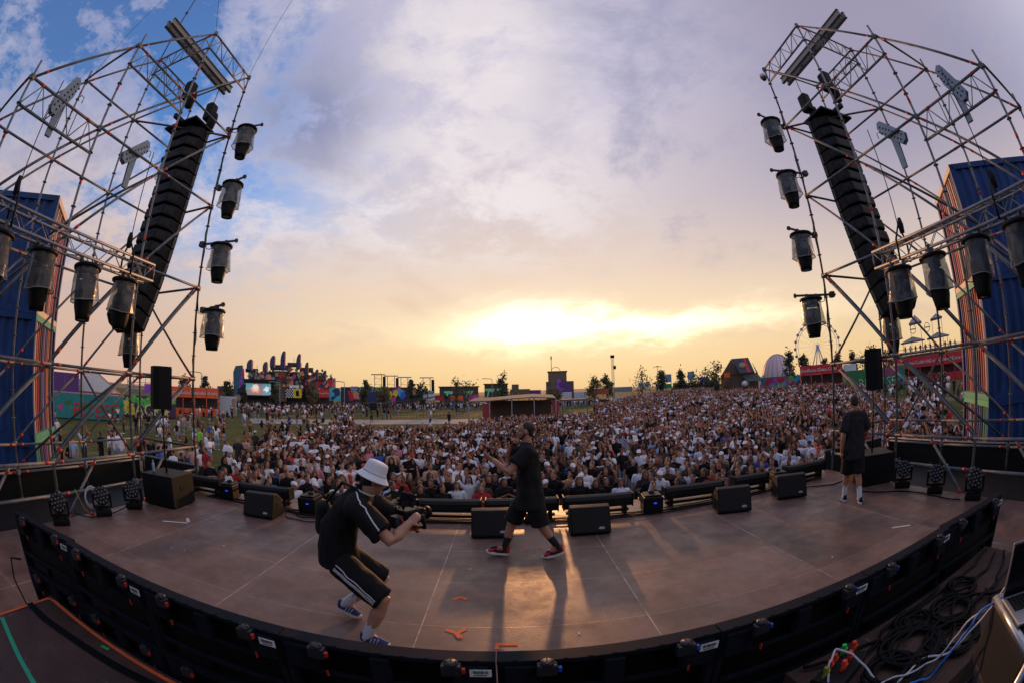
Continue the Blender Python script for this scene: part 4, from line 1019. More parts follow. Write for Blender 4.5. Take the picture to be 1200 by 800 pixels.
def shoe(heel, toe, upv=(0,0,1), h=.11, w=.047):
    """heel and toe: ground contact ends of the sole -> upper shape list, sole mesh"""
    a, b = Vector(heel), Vector(toe); d = (b-a).normalized(); u = Vector(upv); u = (u-d*u.dot(d)).normalized(); s = d.cross(u); Ln = (b-a).length
    up_ = [loft([a+d*.035+u*.055, a+d*Ln*.45+u*.052, a+d*Ln*.75+u*.042, a+d*(Ln-.045)+u*.036], [(w*.80, .042), (w*.86, .046), (w*.98, .036), (w*.85, .026)], 12, side=s),
           loft([a+d*.055+u*.05, a+d*.05+u*h], [(w*.78, .05), (w*.74, .05)], 12, side=s)]
    m = MB(); top = []; n = 18
    V = []
    for z in (0, .022, .030):
        for j in range(n):
            q = 2*PI*j/n; x = math.cos(q); y = math.sin(q); ww = w*(1.0 if x > 0 else .86)*(1.06 if z < .03 else 1.0)
            V.append(a+d*(Ln/2+x*Ln/2*(1.0 if z < .03 else .985))+s*y*ww+u*(z+(.012*max(0, x-.6)/.4)))
    F = [tuple(reversed(range(n))), tuple(range(2*n, 3*n))]
    for r_ in range(2):
        for j in range(n): F.append((r_*n+j, r_*n+(j+1) % n, (r_+1)*n+(j+1) % n, (r_+1)*n+j))
    m.add(V, F, 0, False); return up_, m
def ribbon(root_mesh, pts, w, off, name, m, parent, nrm_hint, n=14):
    """a flat band laid on a garment's surface"""
    bv = BVHTree.FromPolygons([v.co for v in root_mesh.vertices], [tuple(p.vertices) for p in root_mesh.polygons])
    L_ = []; P_ = []
    for i in range(len(pts)-1):
        for k in range(n): P_.append(lerp(pts[i], pts[i+1], k/n))
    P_.append(Vector(pts[-1])); V = []; F = []
    for p in P_:
        h = bv.find_nearest(p); L_.append((h[0]+h[1]*off, h[1]))
    for i, (p, nn) in enumerate(L_):
        t = (L_[min(i+1, len(L_)-1)][0]-L_[max(i-1, 0)][0]).normalized(); s = t.cross(nn).normalized(); V += [p+s*w/2, p-s*w/2, p+s*w/2-nn*off*1.5, p-s*w/2-nn*off*1.5]
    for i in range(len(L_)-1): F += [(4*i, 4*i+4, 4*i+5, 4*i+1), (4*i, 4*i+2, 4*i+6, 4*i+4), (4*i+1, 4*i+5, 4*i+7, 4*i+3)]
    mb = MB(); mb.add(V, F); return mb.build(name, m, parent)
def shift(root, me):                                              # world-built mesh -> local to its root
    me.transform(Matrix.Translation(-root.location)); me.update(); return me
def put(name, me, root): return link(name, shift(root, me), root)
class W(object): pass
def rel(root, obj):
    obj.data.transform(Matrix.Translation(-root.location)); return obj

# ---------------------------------------------------------------- the singer, striding to the left with the microphone raised
def singer():
    t = thing('person', 'man in black tee, long black shorts and red sneakers singing into a microphone mid-stride', 'person', (.2, 5.42, 0))
    hc = Vector((.205, 5.42, 1.665)); f = Vector((-1, .12, -.02)); H_, P_, M = head(hc, f, (0.02, 0, 1), .98)
    shN, shF = Vector((.225, 5.235, 1.42)), Vector((.215, 5.605, 1.42))
    hipN, hipF = Vector((.27, 5.33, .90)), Vector((.22, 5.51, .90))
    # near (left) arm reaches forward, far (right) arm holds the microphone
    elN, wrN = Vector((-.02, 5.16, 1.20)), Vector((-.19, 5.27, 1.335))
    elF, wrF = Vector((-.03, 5.66, 1.27)), Vector((.035, 5.56, 1.50))
    knF, anF = Vector((.02, 5.50, .48)), Vector((-.085, 5.49, .115))       # far leg forward, heel down
    knB, anB = Vector((.37, 5.33, .47)), Vector((.57, 5.33, .175))         # near leg behind, heel lifting
    S = list(H_)
    S += [loft([(.215, 5.42, 1.60), (.23, 5.42, 1.47)], [.058, .068], 12), loft([(.235, 5.42, 1.39), (.235, 5.42, 1.25), (.24, 5.42, 1.05), (.245, 5.42, .90)], [(.145, .085), (.17, .12), (.15, .11), (.16, .115)], 16, side=(0, 1, 0)),
          loft([shN, elN, lerp(elN, wrN, .3), wrN], [.056, .046, .045, .028], 12), loft([shF, elF, lerp(elF, wrF, .3), wrF], [.056, .046, .045, .028], 12),
          loft([hipF, lerp(hipF, knF, .5), knF, lerp(knF, anF, .33), anF], [.088, .075, .058, .060, .037], 12), loft([hipN, lerp(hipN, knB, .5), knB, lerp(knB, anB, .33), anB], [.088, .075, .058, .060, .037], 12),
          loft([anF, anF+Vector((-.1, 0, -.05))], [.04, .035], 8), loft([anB, anB+Vector((-.07, 0, -.09))], [.04, .035], 8)]
    S += hand(wrN, (-.075, .02, .045), (-.1, .7, .7), .22, .19, 1)
    S += hand(wrF, (.015, -.06, .06), (.35, -.75, .0), .95, .18, -1)
    put('body', fuse(S, .0075, 3, 'singer_body', [SKIN]), t)
    face_parts(t, lambda x, y, z: P_(x, y, z)-t.location, M, .98)
    # short cropped hair and beard
    hr = [blob(P_(0, -.027, .040), (.0775, .090, .083), 16, M), blob(P_(0, -.070, -.015), (.058, .036, .055), 12, M)]
    put('hair', fuse(hr, .006, 2, 'hair', [HAIR], .002, 60), t)
    bd = [blob(P_(0, .045, -.082), (.050, .045, .022), 12, M)]+[loft([P_(q*.066, .005, -.03), P_(q*.056, .035, -.07)], [.012, .016], 8) for q in (-1, 1)]
    put('beard', fuse(bd, .005, 2, 'beard', [mat('stubble', (.05, .032, .025), .8)]), t)
    # oversized tee hanging to mid-thigh, elbow sleeves
    T = [cut([(.225, 5.42, 1.49), (.235, 5.42, 1.40), (.235, 5.42, 1.2), (.245, 5.42, .98), (.255, 5.42, .80), (.26, 5.42, .70)], [(.10, .075), (.205, .125), (.20, .145), (.205, .155), (.225, .18), (.235, .195)], 18, side=(0, 1, 0)),
         cut([shN+Vector((0, .02, .01)), lerp(shN, elN, .62)], [.090, .100], 14), cut([shF-Vector((0, .02, 0)), lerp(shF, elF, .62)], [.09, .10], 14), cut([(.215, 5.42, 1.525), (.222, 5.42, 1.47)], [.070, .085], 14), loft([shN+Vector((.0, -.005, .005)), (.222, 5.42, 1.465), shF+Vector((0, .005, .005))], [.082, .088, .082], 14)]
    put('t_shirt', fuse(T, .011, 3, 'tee', [TEEB], .017, 8), t)
    q = MB(); q.add([Vector(p)-t.location for p in [(.412, 5.33, 1.27), (.412, 5.49, 1.27), (.412, 5.49, 1.06), (.412, 5.33, 1.06)]], [(0, 1, 2, 3)])
    Q = [cut([(.25, 5.42, .92), (.25, 5.42, .78)], [(.18, .14), (.19, .15)], 16, side=(0, 1, 0)), cut([hipF+Vector((0, 0, -.05)), lerp(hipF, knF, .6), lerp(hipF, knF, 1.0)], [.115, .122, .125], 14), cut([hipN+Vector((0, 0, -.05)), lerp(hipN, knB, .6), lerp(hipN, knB, 1.0)], [.115, .122, .125], 14)]
    put('shorts', fuse(Q, .011, 3, 'shorts', [SHORT], .009, 9), t)
    for nm, kn, an in (('sock', knF, anF), ('sock', knB, anB)):
        put(nm, fuse([loft([lerp(kn, an, .58), an, an+(an-kn).normalized()*.03], [.052, .045, .045], 12)], .007, 2, 'sock', [SOCKB], .002, 30), t)
    sr = mat('red_leather', (.42, .018, .02), .45, 0, .12, 9, .1)
    for heel, toe, upv in (((-.035, 5.49, .0), (-.335, 5.47, .055), (.18, 0, 1)), ((.665, 5.34, .055), (.385, 5.32, .0), (.2, 0, 1))):
        up_, so_ = shoe(heel, toe, upv, .125)
        so = rel(t, so_.build('sole', WHITE)); so.parent = t
        u = put('sneaker', fuse(up_, .006, 2, 'sneaker', [sr]), t); a, b = Vector(heel), Vector(toe); d = (b-a).normalized(); uu = Vector(upv).normalized()
        for off in (-1, 1):
            m = MB(); s = d.cross(uu); m.path([a+d*.05+uu*.085+s*off*.036-t.location, a+d*.09+uu*.060+s*off*.043-t.location, a+d*.15+uu*.052+s*off*.044-t.location, a+d*.20+uu*.070+s*off*.032-t.location], .024, 8, ell=.6); m.build('side_stripe', BLACKP, u)
        m = MB(); m.path([a+d*.17+uu*.095-t.location, a+d*.225+uu*.072-t.location, a+d*.245+uu*.062-t.location], [.02, .024, .018], 8); m.build('laces', BLACKP, u)
    # microphone
    mp = wrF+Vector((-.02, -.075, .055)); m = MB(); m.path([mp+Vector((.09, .03, -.10))-t.location, mp-t.location], [.012, .016], 10); 
    mo = thing('microphone', 'black handheld microphone at the singer\'s mouth', 'microphone', tuple(mp)); mo.location = mp
    m = MB(); m.path([(.085, .035, -.09), (0, 0, 0)], [.011, .016], 10); m.build('handle', BLACKP, mo); m = MB(); m.ball((-.018, -.006, .018), .026, 12); m.build('mesh_head', GRILLE, mo)
    return t
singer()

# ---------------------------------------------------------------- the camera operator, crouching with knees bent
def operator():
    t = thing('person', 'camera operator in white bucket hat, black tee and striped shorts crouching with a camera', 'person', (-1.35, 3.35, 0))
    hc = Vector((-1.075, 3.34, 1.46)); f = Vector((.86, .42, -.30)); H_, P_, M = head(hc, f, (.25, .08, 1), .99)
    neck0, neck1 = Vector((-1.10, 3.33, 1.39)), Vector((-1.20, 3.33, 1.32))
    shR, shL = Vector((-1.16, 3.145, 1.26)), Vector((-1.20, 3.52, 1.26))
    elR, wrR = Vector((-.89, 3.08, 1.03)), Vector((-.775, 3.20, 1.15))
    elL, wrL = Vector((-.93, 3.66, 1.00)), Vector((-.80, 3.42, 1.05))
    hipR, hipL = Vector((-1.42, 3.25, .74)), Vector((-1.44, 3.44, .74))
    knR, anR = Vector((-1.03, 3.16, .46)), Vector((-1.215, 3.13, .095))
    knL, anL = Vector((-1.15, 3.58, .47)), Vector((-1.56, 3.60, .145))
    sp = [(-1.43, 3.345, .74), (-1.44, 3.345, .90), (-1.38, 3.34, 1.08), (-1.27, 3.33, 1.24), (-1.20, 3.33, 1.31)]
    S = list(H_)+[loft([neck0, neck1], [.058, .072], 12), loft(sp, [(.17, .12), (.165, .115), (.175, .125), (.185, .11), (.12, .08)], 16, side=(0, 1, 0)),
         loft([shR, elR, lerp(elR, wrR, .35), wrR], [.062, .050, .050, .032], 12), loft([shL, elL, lerp(elL, wrL, .35), wrL], [.062, .050, .050, .032], 12),
         loft([hipR, lerp(hipR, knR, .5), knR, lerp(knR, anR, .35), anR], [.10, .086, .066, .068, .042], 12), loft([hipL, lerp(hipL, knL, .5), knL, lerp(knL, anL, .35), anL], [.10, .086, .066, .068, .042], 12),
         loft([anR, anR+Vector((.07, 0, -.05))], [.045, .04], 8), loft([anL, anL+Vector((.06, 0, -.09))], [.045, .04], 8)]
    S += hand(wrR, (.05, .03, .04), (.2, .8, -.2), .62, .19, -1); S += hand(wrL, (.06, -.02, .03), (.2, -.6, .5), .6, .19, 1)
    put('body', fuse(S, .0075, 3, 'operator_body', [SKIN2]), t)
    face_parts(t, lambda x, y, z: P_(x, y, z)-t.location, M, .99)
    put('hair', fuse([blob(P_(0, -.026, .02), (.080, .092, .085), 16, M), blob(P_(0, -.07, -.02), (.060, .04, .045), 12, M)], .006, 2, 'hair', [HAIR], .002, 60), t)
    # bucket hat
    hm = mat('white_hat_cotton', (.88, .87, .90), .9, 0, .06, 12, .25, 180)
    m = MB(); up_ = M.col[2]; m.lathe([(0, .125), (.05, .125), (.080, .116), (.087, .10), (.094, .05), (.098, .028), (.117, .002), (.138, -.022), (.141, -.026), (.136, -.030), (.113, -.008), (.100, .018), (.094, .028), (.0, .03)], n=28)
    hat = m.build('bucket_hat', hm, t); hat.data.transform(Matrix.Translation(P_(0, -.012, .035)-t.location) @ (M @ rx(R(-7))).to_4x4())
    m = MB(); m.lathe([(.1035, .022), (.1035, .030)], n=28); mm = m.build('hat_seam', mat('grey_stitch', (.5, .5, .52), .8), hat); mm.data.transform(Matrix.Translation(P_(0, -.012, .035)-t.location) @ (M @ rx(R(-7))).to_4x4())
    # loose tee
    T = [cut([Vector(p) for p in [(-1.45, 3.345, .70), (-1.455, 3.345, .85), (-1.41, 3.34, 1.05), (-1.29, 3.33, 1.24), (-1.205, 3.33, 1.335)]], [(.215, .18), (.20, .165), (.195, .158), (.20, .118), (.11, .09)], 18, side=(0, 1, 0)),
         cut([shR+Vector((-.02, .03, 0)), lerp(shR, elR, .74)], [.100, .112], 14), cut([shL+Vector((-.02, -.03, 0)), lerp(shL, elL, .74)], [.10, .112], 14), cut([(-1.20, 3.33, 1.335), (-1.145, 3.33, 1.37)], [.088, .078], 14), loft([shR+Vector((-.02, 0, .0)), (-1.20, 3.33, 1.30), shL+Vector((-.02, 0, .0))], [.098, .10, .098], 14)]
    tee = fuse(T, .011, 3, 'tee', [TEEB], .018, 7)
    c = [Vector(p) for p in [(-1.19, 3.22, 1.40), (-1.12, 3.10, 1.38), (-1.02, 3.02, 1.24), (-.93, 2.98, 1.12)]]
    ribbon(tee, c, .011, .004, 'sleeve_stripe', SOCKW, None, None); st1 = bpy.data.objects[-1] if False else [o for o in bpy.data.objects if o.name.startswith('sleeve_stripe')][-1]
    to = put('t_shirt', tee, t); st1.parent = t; rel(t, st1)
    m = MB(); m.path([(-1.165+.082*math.cos(a), 3.33+.078*math.sin(a), 1.378-.045*math.cos(a)) for a in [2*PI*k/20 for k in range(20)]], .008, 6, closed=True); cl = m.build('collar', SOCKW); cl.parent = t; rel(t, cl)
    # shorts with three white stripes down the side
    Q = [cut([(-1.44, 3.345, .84), (-1.43, 3.345, .70)], [(.185, .15), (.195, .155)], 16, side=(0, 1, 0)), cut([hipR, lerp(hipR, knR, .55), lerp(hipR, knR, .97)], [.135, .128, .118], 14), cut([hipL, lerp(hipL, knL, .55), lerp(hipL, knL, .97)], [.135, .128, .118], 14)]
    sh = fuse(Q, .011, 3, 'shorts', [SHORT], .008, 9); strs = []
    for k in (-1, 0, 1):
        d = Vector((.022*k, 0, .030*k)); a = [Vector((-1.42, 3.06, .74))+d, Vector((-1.24, 3.02, .60))+d*.9, Vector((-1.09, 3.02, .475))+d*.8]
        strs.append(ribbon(sh, a, .0095, .004, 'shorts_stripe', SOCKW, None, None))
    put('shorts', sh, t)
    for s in strs: s.parent = t; rel(t, s)
    blue = mat('navy_suede', (.035, .045, .16), .7, 0, .2, 12)
    for kn, an, heel, toe, upv in ((knR, anR, (-1.285, 3.13, 0), (-1.01, 3.10, 0), (0, 0, 1)), (knL, anL, (-1.67, 3.61, .055), (-1.41, 3.56, .0), (.2, 0, 1))):
        put('sock', fuse([loft([lerp(kn, an, .58), an, an+(an-kn).normalized()*.03], [.056, .049, .047], 12)], .007, 2, 'sock', [SOCKW], .003, 30), t)
        up_, so_ = shoe(heel, toe, upv, .095); so = so_.build('sole', WHITE); so.parent = t; rel(t, so)
        u = put('sneaker', fuse(up_, .006, 2, 'sneaker', [blue]), t); a, b = Vector(heel), Vector(toe); d = (b-a).normalized(); uu = Vector(upv).normalized(); s = d.cross(uu)
        for off in (-1, 1):
            for k in range(3):
                m = MB(); m.path([a+d*(.10+.03*k)+uu*.035+s*off*.048-t.location, a+d*(.125+.03*k)+uu*.085+s*off*.034-t.location], .006, 6, ell=.5); m.build('side_stripe', SOCKW, u)
    # belt bag and pass on a lanyard
    bp = fuse([loft([(-1.585, 3.42, 1.18), (-1.60, 3.42, .98)], [(.10, .06), (.11, .075)], 12, side=(0, 1, 0))], .011, 2, 'bag', [CLOTHB]); b = thing('sling_bag', 'black sling bag on the camera operator\'s back', 'bag', (-1.59, 3.42, 1.08)); put('bag_body', bp, b)
    m = MB(); m.path([(-1.55, 3.42, 1.22), (-1.36, 3.36, 1.42), (-1.20, 3.25, 1.40), (-1.10, 3.2, 1.25)], .014, 6); st = m.build('strap', CLOTHB); st.parent = b; rel(b, st)
    p = thing('lanyard_pass', 'black pass card swinging from the camera operator\'s neck', 'pass', (-1.0, 3.22, 1.05))
    m = MB(); m.path([(-.14, .08, .29), (-.06, .04, .16), (0, 0, .05)], .005, 5); m.build('ribbon', BLACKP, p); m = MB(); m.box((0, 0, 0), (.075, .004, .10), rz(.4)); m.build('card', DARKGREY, p)
    # video camera rig in his hands
    cr = thing('video_camera', 'black video camera rig with monitor and handles in the operator\'s hands', 'video camera', (-.80, 3.33, 1.12), R(-38))
    m = MB(); m.box((0, .02, .05), (.12, .20, .13), bev=.012); m.build('camera_body', BLACKP, cr)
    m = MB(); m.tube((0, .11, .05), (0, .18, .05), .046, 16); m.tube((0, .17, .05), (0, .205, .05), .054, 16); m.build('lens', BLACKM, cr)
    m = MB(); m.box((.02, -.02, .20), (.17, .025, .11), rx(R(-24)), bev=.006); m.build('monitor', BLACKP, cr); m = MB(); m.box((.02, -.034, .20), (.15, .003, .09), rx(R(-24))); m.build('screen', mat('dark_screen', (.006, .007, .012)), cr)
    m = MB(); m.path([(0, -.05, .12), (0, -.05, .17), (0, .10, .17), (0, .10, .12)], .012, 8); m.tube((-.16, .02, -.02), (.16, .02, -.02), .009, 8); m.path([(.16, .02, -.02), (.17, .0, .10)], .016, 8); m.path([(-.16, .02, -.02), (-.17, .0, .10)], .016, 8); m.build('handle', BLACKP, cr)
    m = MB(); m.box((0, -.12, .03), (.085, .09, .10), bev=.008); m.build('battery', DARKGREY, cr); m = MB(); m.path([(.04, -.12, .08), (.09, -.1, .0), (.05, 0, -.06), (0, .05, -.01)], .006, 6); m.build('red_cable', RED, cr)
    return t
operator()

# ---------------------------------------------------------------- the crew man at the right, seen from behind
def crew():
    t = thing('person', 'crew man seen from behind in a charcoal tee, black shorts and white socks', 'person', (5.58, 5.34, 0))
    fd = Vector((.35, .94, 0)).normalized(); sd = Vector((fd.y, -fd.x, 0)); o = Vector((5.58, 5.36, 0))
    def q(s, f, z): return o+sd*s+fd*f+Vector((0, 0, z))
    H_, P_, M = head(q(-.02, .03, 1.655), fd+Vector((-.25, 0, -.2)), (0, 0, 1), .99)
    shL, shR = q(-.185, 0, 1.42), q(.185, 0, 1.42); elL, wrL = q(-.245, -.03, 1.13), q(-.235, .05, .88); elR, wrR = q(.28, .03, 1.14), q(.29, .25, 1.00)
    hipL, hipR = q(-.09, 0, .92), q(.09, 0, .92); knL, anL = q(-.085, .10, .50), q(-.09, .10, .10); knR, anR = q(.09, -.06, .50), q(.10, -.20, .10)
    S = list(H_)+[loft([q(-.01, .0, 1.58), q(0, -.01, 1.46)], [.058, .07], 12), loft([q(0, .01, 1.40), q(0, 0, 1.2), q(0, 0, 1.05), q(0, 0, .9)], [(.155, .085), (.17, .12), (.15, .11), (.165, .12)], 16, side=sd),
         loft([shL, elL, lerp(elL, wrL, .3), wrL], [.056, .046, .045, .028], 12), loft([shR, elR, lerp(elR, wrR, .3), wrR], [.056, .046, .045, .028], 12),
         loft([hipL, lerp(hipL, knL, .5), knL, lerp(knL, anL, .35), anL], [.09, .078, .058, .062, .038], 12), loft([hipR, lerp(hipR, knR, .5), knR, lerp(knR, anR, .35), anR], [.09, .078, .058, .062, .038], 12),
         loft([anL, anL+fd*.06-Vector((0, 0, .04))], [.042, .036], 8), loft([anR, anR+fd*.06-Vector((0, 0, .04))], [.042, .036], 8)]
    S += hand(wrL, fd*.3+Vector((0, 0, -1)), sd, .35, .19, -1); S += hand(wrR, fd*.9+Vector((0, 0, -.3)), -sd, .6, .19, 1)
    put('body', fuse(S, .0075, 3, 'crew_body', [SKIN]), t); face_parts(t, lambda x, y, z: P_(x, y, z)-t.location, M, .99)
    put('hair', fuse([blob(P_(0, -.022, .038), (.084, .098, .086), 16, M), blob(P_(0, -.065, -.015), (.070, .05, .05), 12, M)], .006, 2, 'hair', [HAIR], .005, 45), t)
    T = [cut([q(0, 0, 1.48), q(0, 0, 1.40), q(0, 0, 1.2), q(0, 0, .95), q(0, 0, .74)], [(.10, .08), (.20, .125), (.20, .145), (.205, .15), (.215, .16)], 18, side=sd), cut([shL+sd*.02, lerp(shL, elL, .76)], [.092, .105], 14), cut([shR-sd*.02, lerp(shR, elR, .76)], [.092, .105], 14), loft([shL, q(0, -.01, 1.475), shR], [.080, .088, .080], 14), cut([q(-.005, -.005, 1.525), q(0, 0, 1.46)], [.070, .085], 14)]
    put('t_shirt', fuse(T, .011, 3, 'tee', [TEEG], .017, 8), t)
    m = MB(); m.path([q(.085*math.cos(a), .078*math.sin(a)-.005, 1.535+.012*math.sin(a))-t.location for a in [2*PI*k/20 for k in range(20)]], .007, 6, closed=True); m.build('collar', mat('rust_collar', (.30, .09, .06), .85), t)
    Q = [cut([q(0, 0, .95), q(0, 0, .76)], [(.18, .14), (.19, .15)], 16, side=sd), cut([hipL, lerp(hipL, knL, .6), lerp(hipL, knL, 1.02)], [.125, .122, .122], 14), cut([hipR, lerp(hipR, knR, .6), lerp(hipR, knR, 1.02)], [.125, .122, .122], 14)]
    put('shorts', fuse(Q, .011, 3, 'shorts', [SHORT], .009, 9), t)
    for kn, an in ((knL, anL), (knR, anR)):
        put('sock', fuse([loft([lerp(kn, an, .52), an, an-Vector((0, 0, .03))], [.054, .046, .045], 12)], .007, 2, 'sock', [SOCKW], .003, 30), t)
        heel = an-fd*.075; heel.z = 0; d2 = (fd+sd*(.35 if kn is knR else .1)).normalized(); toe = heel+d2*.28
        up_, so_ = shoe(heel, toe, (0, 0, 1), .085); so = so_.build('sole', WHITE); so.parent = t; rel(t, so); u = put('sneaker', fuse(up_, .006, 2, 'sneaker', [BLACKP]), t)
        s = d2.cross(Vector((0, 0, 1)))
        for off in (-1, 1):
            m = MB(); m.path([heel+d2*.04+s*off*.045+Vector((0, 0, .05))-t.location, heel+d2*.13+s*off*.050+Vector((0, 0, .065))-t.location, heel+d2*.2+s*off*.05+Vector((0, 0, .04))-t.location], .004, 6); m.build('side_stripe', SOCKW, u)
    # compact camera on a strap in his right hand
    c = thing('photo_camera', 'black photo camera held low in the crew man\'s right hand', 'photo camera', tuple(wrR+fd*.11+Vector((0, 0, -.03))), R(-20))
    m = MB(); m.box((0, 0, 0), (.14, .07, .10), bev=.012); m.box((0, 0, .06), (.05, .06, .03), bev=.01); m.build('camera_body', BLACKP, c); m = MB(); m.tube((0, .03, -.005), (0, .13, -.005), .036, 14); m.build('lens', BLACKM, c)
    m = MB(); m.path([(-.07, 0, .03), (-.11, -.02, -.12), (-.02, -.03, -.26), (.06, -.02, -.14), (.07, 0, .03)], .007, 6); m.build('strap', BLACKP, c)
    return t
crew()

# ================================================================ THE CROWD
def obj_colour_mat(name, rough=.85):
    m, t, b = new_mat(name); N = t.nodes.new; K = t.links.new
    oi = N('ShaderNodeObjectInfo'); tc = N('ShaderNodeTexCoord'); nz = N('ShaderNodeTexNoise'); nz.inputs['Scale'].default_value = 11; K(tc.outputs['Object'], nz.inputs['Vector'])
    mr = N('ShaderNodeMapRange'); mr.inputs[3].default_value = .78; mr.inputs[4].default_value = 1.15; K(nz.outputs[0], mr.inputs[0])
    mx = N('ShaderNodeMix'); mx.data_type = 'RGBA'; mx.blend_type = 'MULTIPLY'; mx.inputs[0].default_value = 1; K(oi.outputs['Color'], mx.inputs[6]); K(mr.outputs[0], mx.inputs[7])
    K(mx.outputs[2], b.inputs['Base Color']); b.inputs['Roughness'].default_value = rough; b.inputs['Specular IOR Level'].default_value = .2; return m
SHIRT = obj_colour_mat('shirt_fabric'); JEANS = mat('dark_jeans', (.03, .035, .06), .85, 0, .3, 10); PALEJ = mat('pale_denim', (.22, .30, .42), .85, 0, .2, 10); BLACKJ = mat('black_trousers', (.014, .013, .015), .85, 0, .3, 10); BEIGEJ = mat('beige_shorts', (.36, .29, .22), .85, 0, .2, 10)
SK = [skin_mat('crowd_skin_a', (.44, .185, .11)), skin_mat('crowd_skin_b', (.34, .135, .078)), skin_mat('crowd_skin_c', (.54, .27, .18))]
HR = [mat('crowd_hair_dark', (.018, .013, .011), .6, 0, .4, 20), mat('crowd_hair_brown', (.07, .038, .022), .6, 0, .4, 20), mat('crowd_hair_fair', (.25, .15, .07), .6, 0, .3, 20)]
CAPM = {k: mat('cap_'+k, c, .8, 0, .15, 12) for k, c in dict(white=(.72, .72, .74), pink=(.62, .12, .26), red=(.6, .03, .03), black=(.015, .015, .018)).items()}
def figure(pose, hair, n=9):
    """zoned limbs of one standing person, facing +y: list of (zone, verts, faces)"""
    Z = []; A = lambda z, vf: Z.append((z, *vf))
    v = Vector; sit = pose == 'sitting'; d = -.52 if sit else 0
    A('skin', blob((0, .01, 1.60+d), (.075, .095, .115), n)); A('skin', blob((0, .10, 1.585+d), (.016, .02, .022), 6)); A('skin', blob((0, .06, 1.52+d), (.045, .045, .04), 6)); A('skin', loft([(0, -.005, 1.52+d), (0, 0, 1.42+d)], [.052, .06], n))
    if hair == 'short': A('hair', blob((0, -.015, 1.65+d), (.084, .102, .085), n)); A('hair', blob((0, -.05, 1.61+d), (.07, .06, .07), n))
    elif hair == 'long':
        A('hair', blob((0, -.015, 1.65+d), (.088, .105, .085), n)); A('hair', loft([(0, -.06, 1.64+d), (0, -.085, 1.50+d), (0, -.09, 1.30+d)], [(.095, .06), (.105, .05), (.085, .03)], n, side=(1, 0, 0)))
        for s in (-1, 1): A('hair', loft([(s*.078, .01, 1.64+d), (s*.092, .01, 1.50+d), (s*.10, .045, 1.34+d)], [.028, .034, .02], 6))
    elif hair == 'bun': A('hair', blob((0, -.015, 1.65+d), (.083, .10, .083), n)); A('hair', blob((0, -.085, 1.72+d), (.045, .045, .045), 8))
    elif hair == 'cap':
        A('cap', blob((0, -.005, 1.66+d), (.090, .108, .075), n)); A('cap', loft([(0, .08, 1.655+d), (0, .17, 1.64+d)], [(.075, .010), (.06, .008)], n, side=(1, 0, 0))); A('hair', blob((0, -.06, 1.59+d), (.068, .045, .05), 8))
    A('shirt', loft([(0, 0, 1.44+d), (0, 0, 1.36+d), (0, 0, 1.15+d), (0, 0, .93+d)], [(.09, .075), (.185, .11), (.165, .115), (.175, .12)], n+3, side=(1, 0, 0)))
    A('shirt', loft([(-.17, 0, 1.385+d), (0, -.005, 1.425+d), (.17, 0, 1.385+d)], [.062, .068, .062], n))
    def arm(s, el, wr, hd=None):
        sh = v((s*.195, 0, 1.385+d)); el, wr = v(el)+v((0, 0, d)), v(wr)+v((0, 0, d)); m = sh.lerp(el, .66)
        A('shirt', loft([sh, m], [.066, .068], n)); A('skin', loft([sh.lerp(el, .5), el, wr], [.046, .042, .030], 7)); q = (wr-el).normalized(); A('skin', blob(wr+q*.06, (.034, .028, .05), 7, q.to_track_quat('Z', 'Y').to_matrix()))
    P_ = dict(standing=((-.26, -.02, 1.13), (-.25, .06, .90), (.26, -.02, 1.13), (.25, .08, .90)), one_up=((-.30, .05, 1.62), (-.24, .12, 1.87), (.26, -.02, 1.13), (.24, .08, .90)),
              both_up=((-.33, .06, 1.60), (-.20, .13, 1.86), (.33, .06, 1.60), (.20, .13, 1.86)), phone=((-.27, .10, 1.25), (-.12, .30, 1.48), (.26, -.02, 1.13), (.24, .1, .92)),
              clapping=((-.27, .08, 1.15), (-.05, .29, 1.30), (.27, .08, 1.15), (.05, .29, 1.30)), folded=((-.27, .05, 1.14), (.08, .19, 1.17), (.27, .05, 1.14), (-.08, .20, 1.20)), pointing=((-.26, -.02, 1.13), (-.25, .06, .9), (.30, .22, 1.42), (.30, .46, 1.52)), sitting=((-.26, .1, 1.13), (-.12, .34, 1.05), (.26, .1, 1.13), (.12, .34, 1.05)))[pose]
    arm(-1, P_[0], P_[1]); arm(1, P_[2], P_[3])
    if pose == 'phone': A('cap', blob((-.10, .36, 1.56), (.04, .012, .075), 6))
    for s in (-1, 1):
        if sit:
            A('legs', loft([(s*.09, 0, .40), (s*.15, .38, .50)], [.095, .07], n)); A('skin', loft([(s*.15, .38, .50), (s*.13, .40, .08)], [.058, .04], 7)); A('shoe', loft([(s*.13, .36, .04), (s*.13, .52, .035)], [(.045, .04), (.042, .03)], 7, side=(1, 0, 0)))
        else:
            A('legs', loft([(s*.085, 0, .95), (s*.095, .01, .72), (s*.10, .02, .50)], [.105, .092, .075], n)); A('legs2', loft([(s*.10, .02, .50), (s*.105, -.01, .28), (s*.11, -.02, .10)], [.062, .058, .042], 7)); A('shoe', loft([(s*.11, -.05, .05), (s*.12, .13, .04)], [(.045, .045), (.044, .032)], 7, side=(1, 0, 0)))
    return Z
ZI = dict(skin=0, shirt=1, legs=2, legs2=3, hair=4, shoe=5, cap=6)
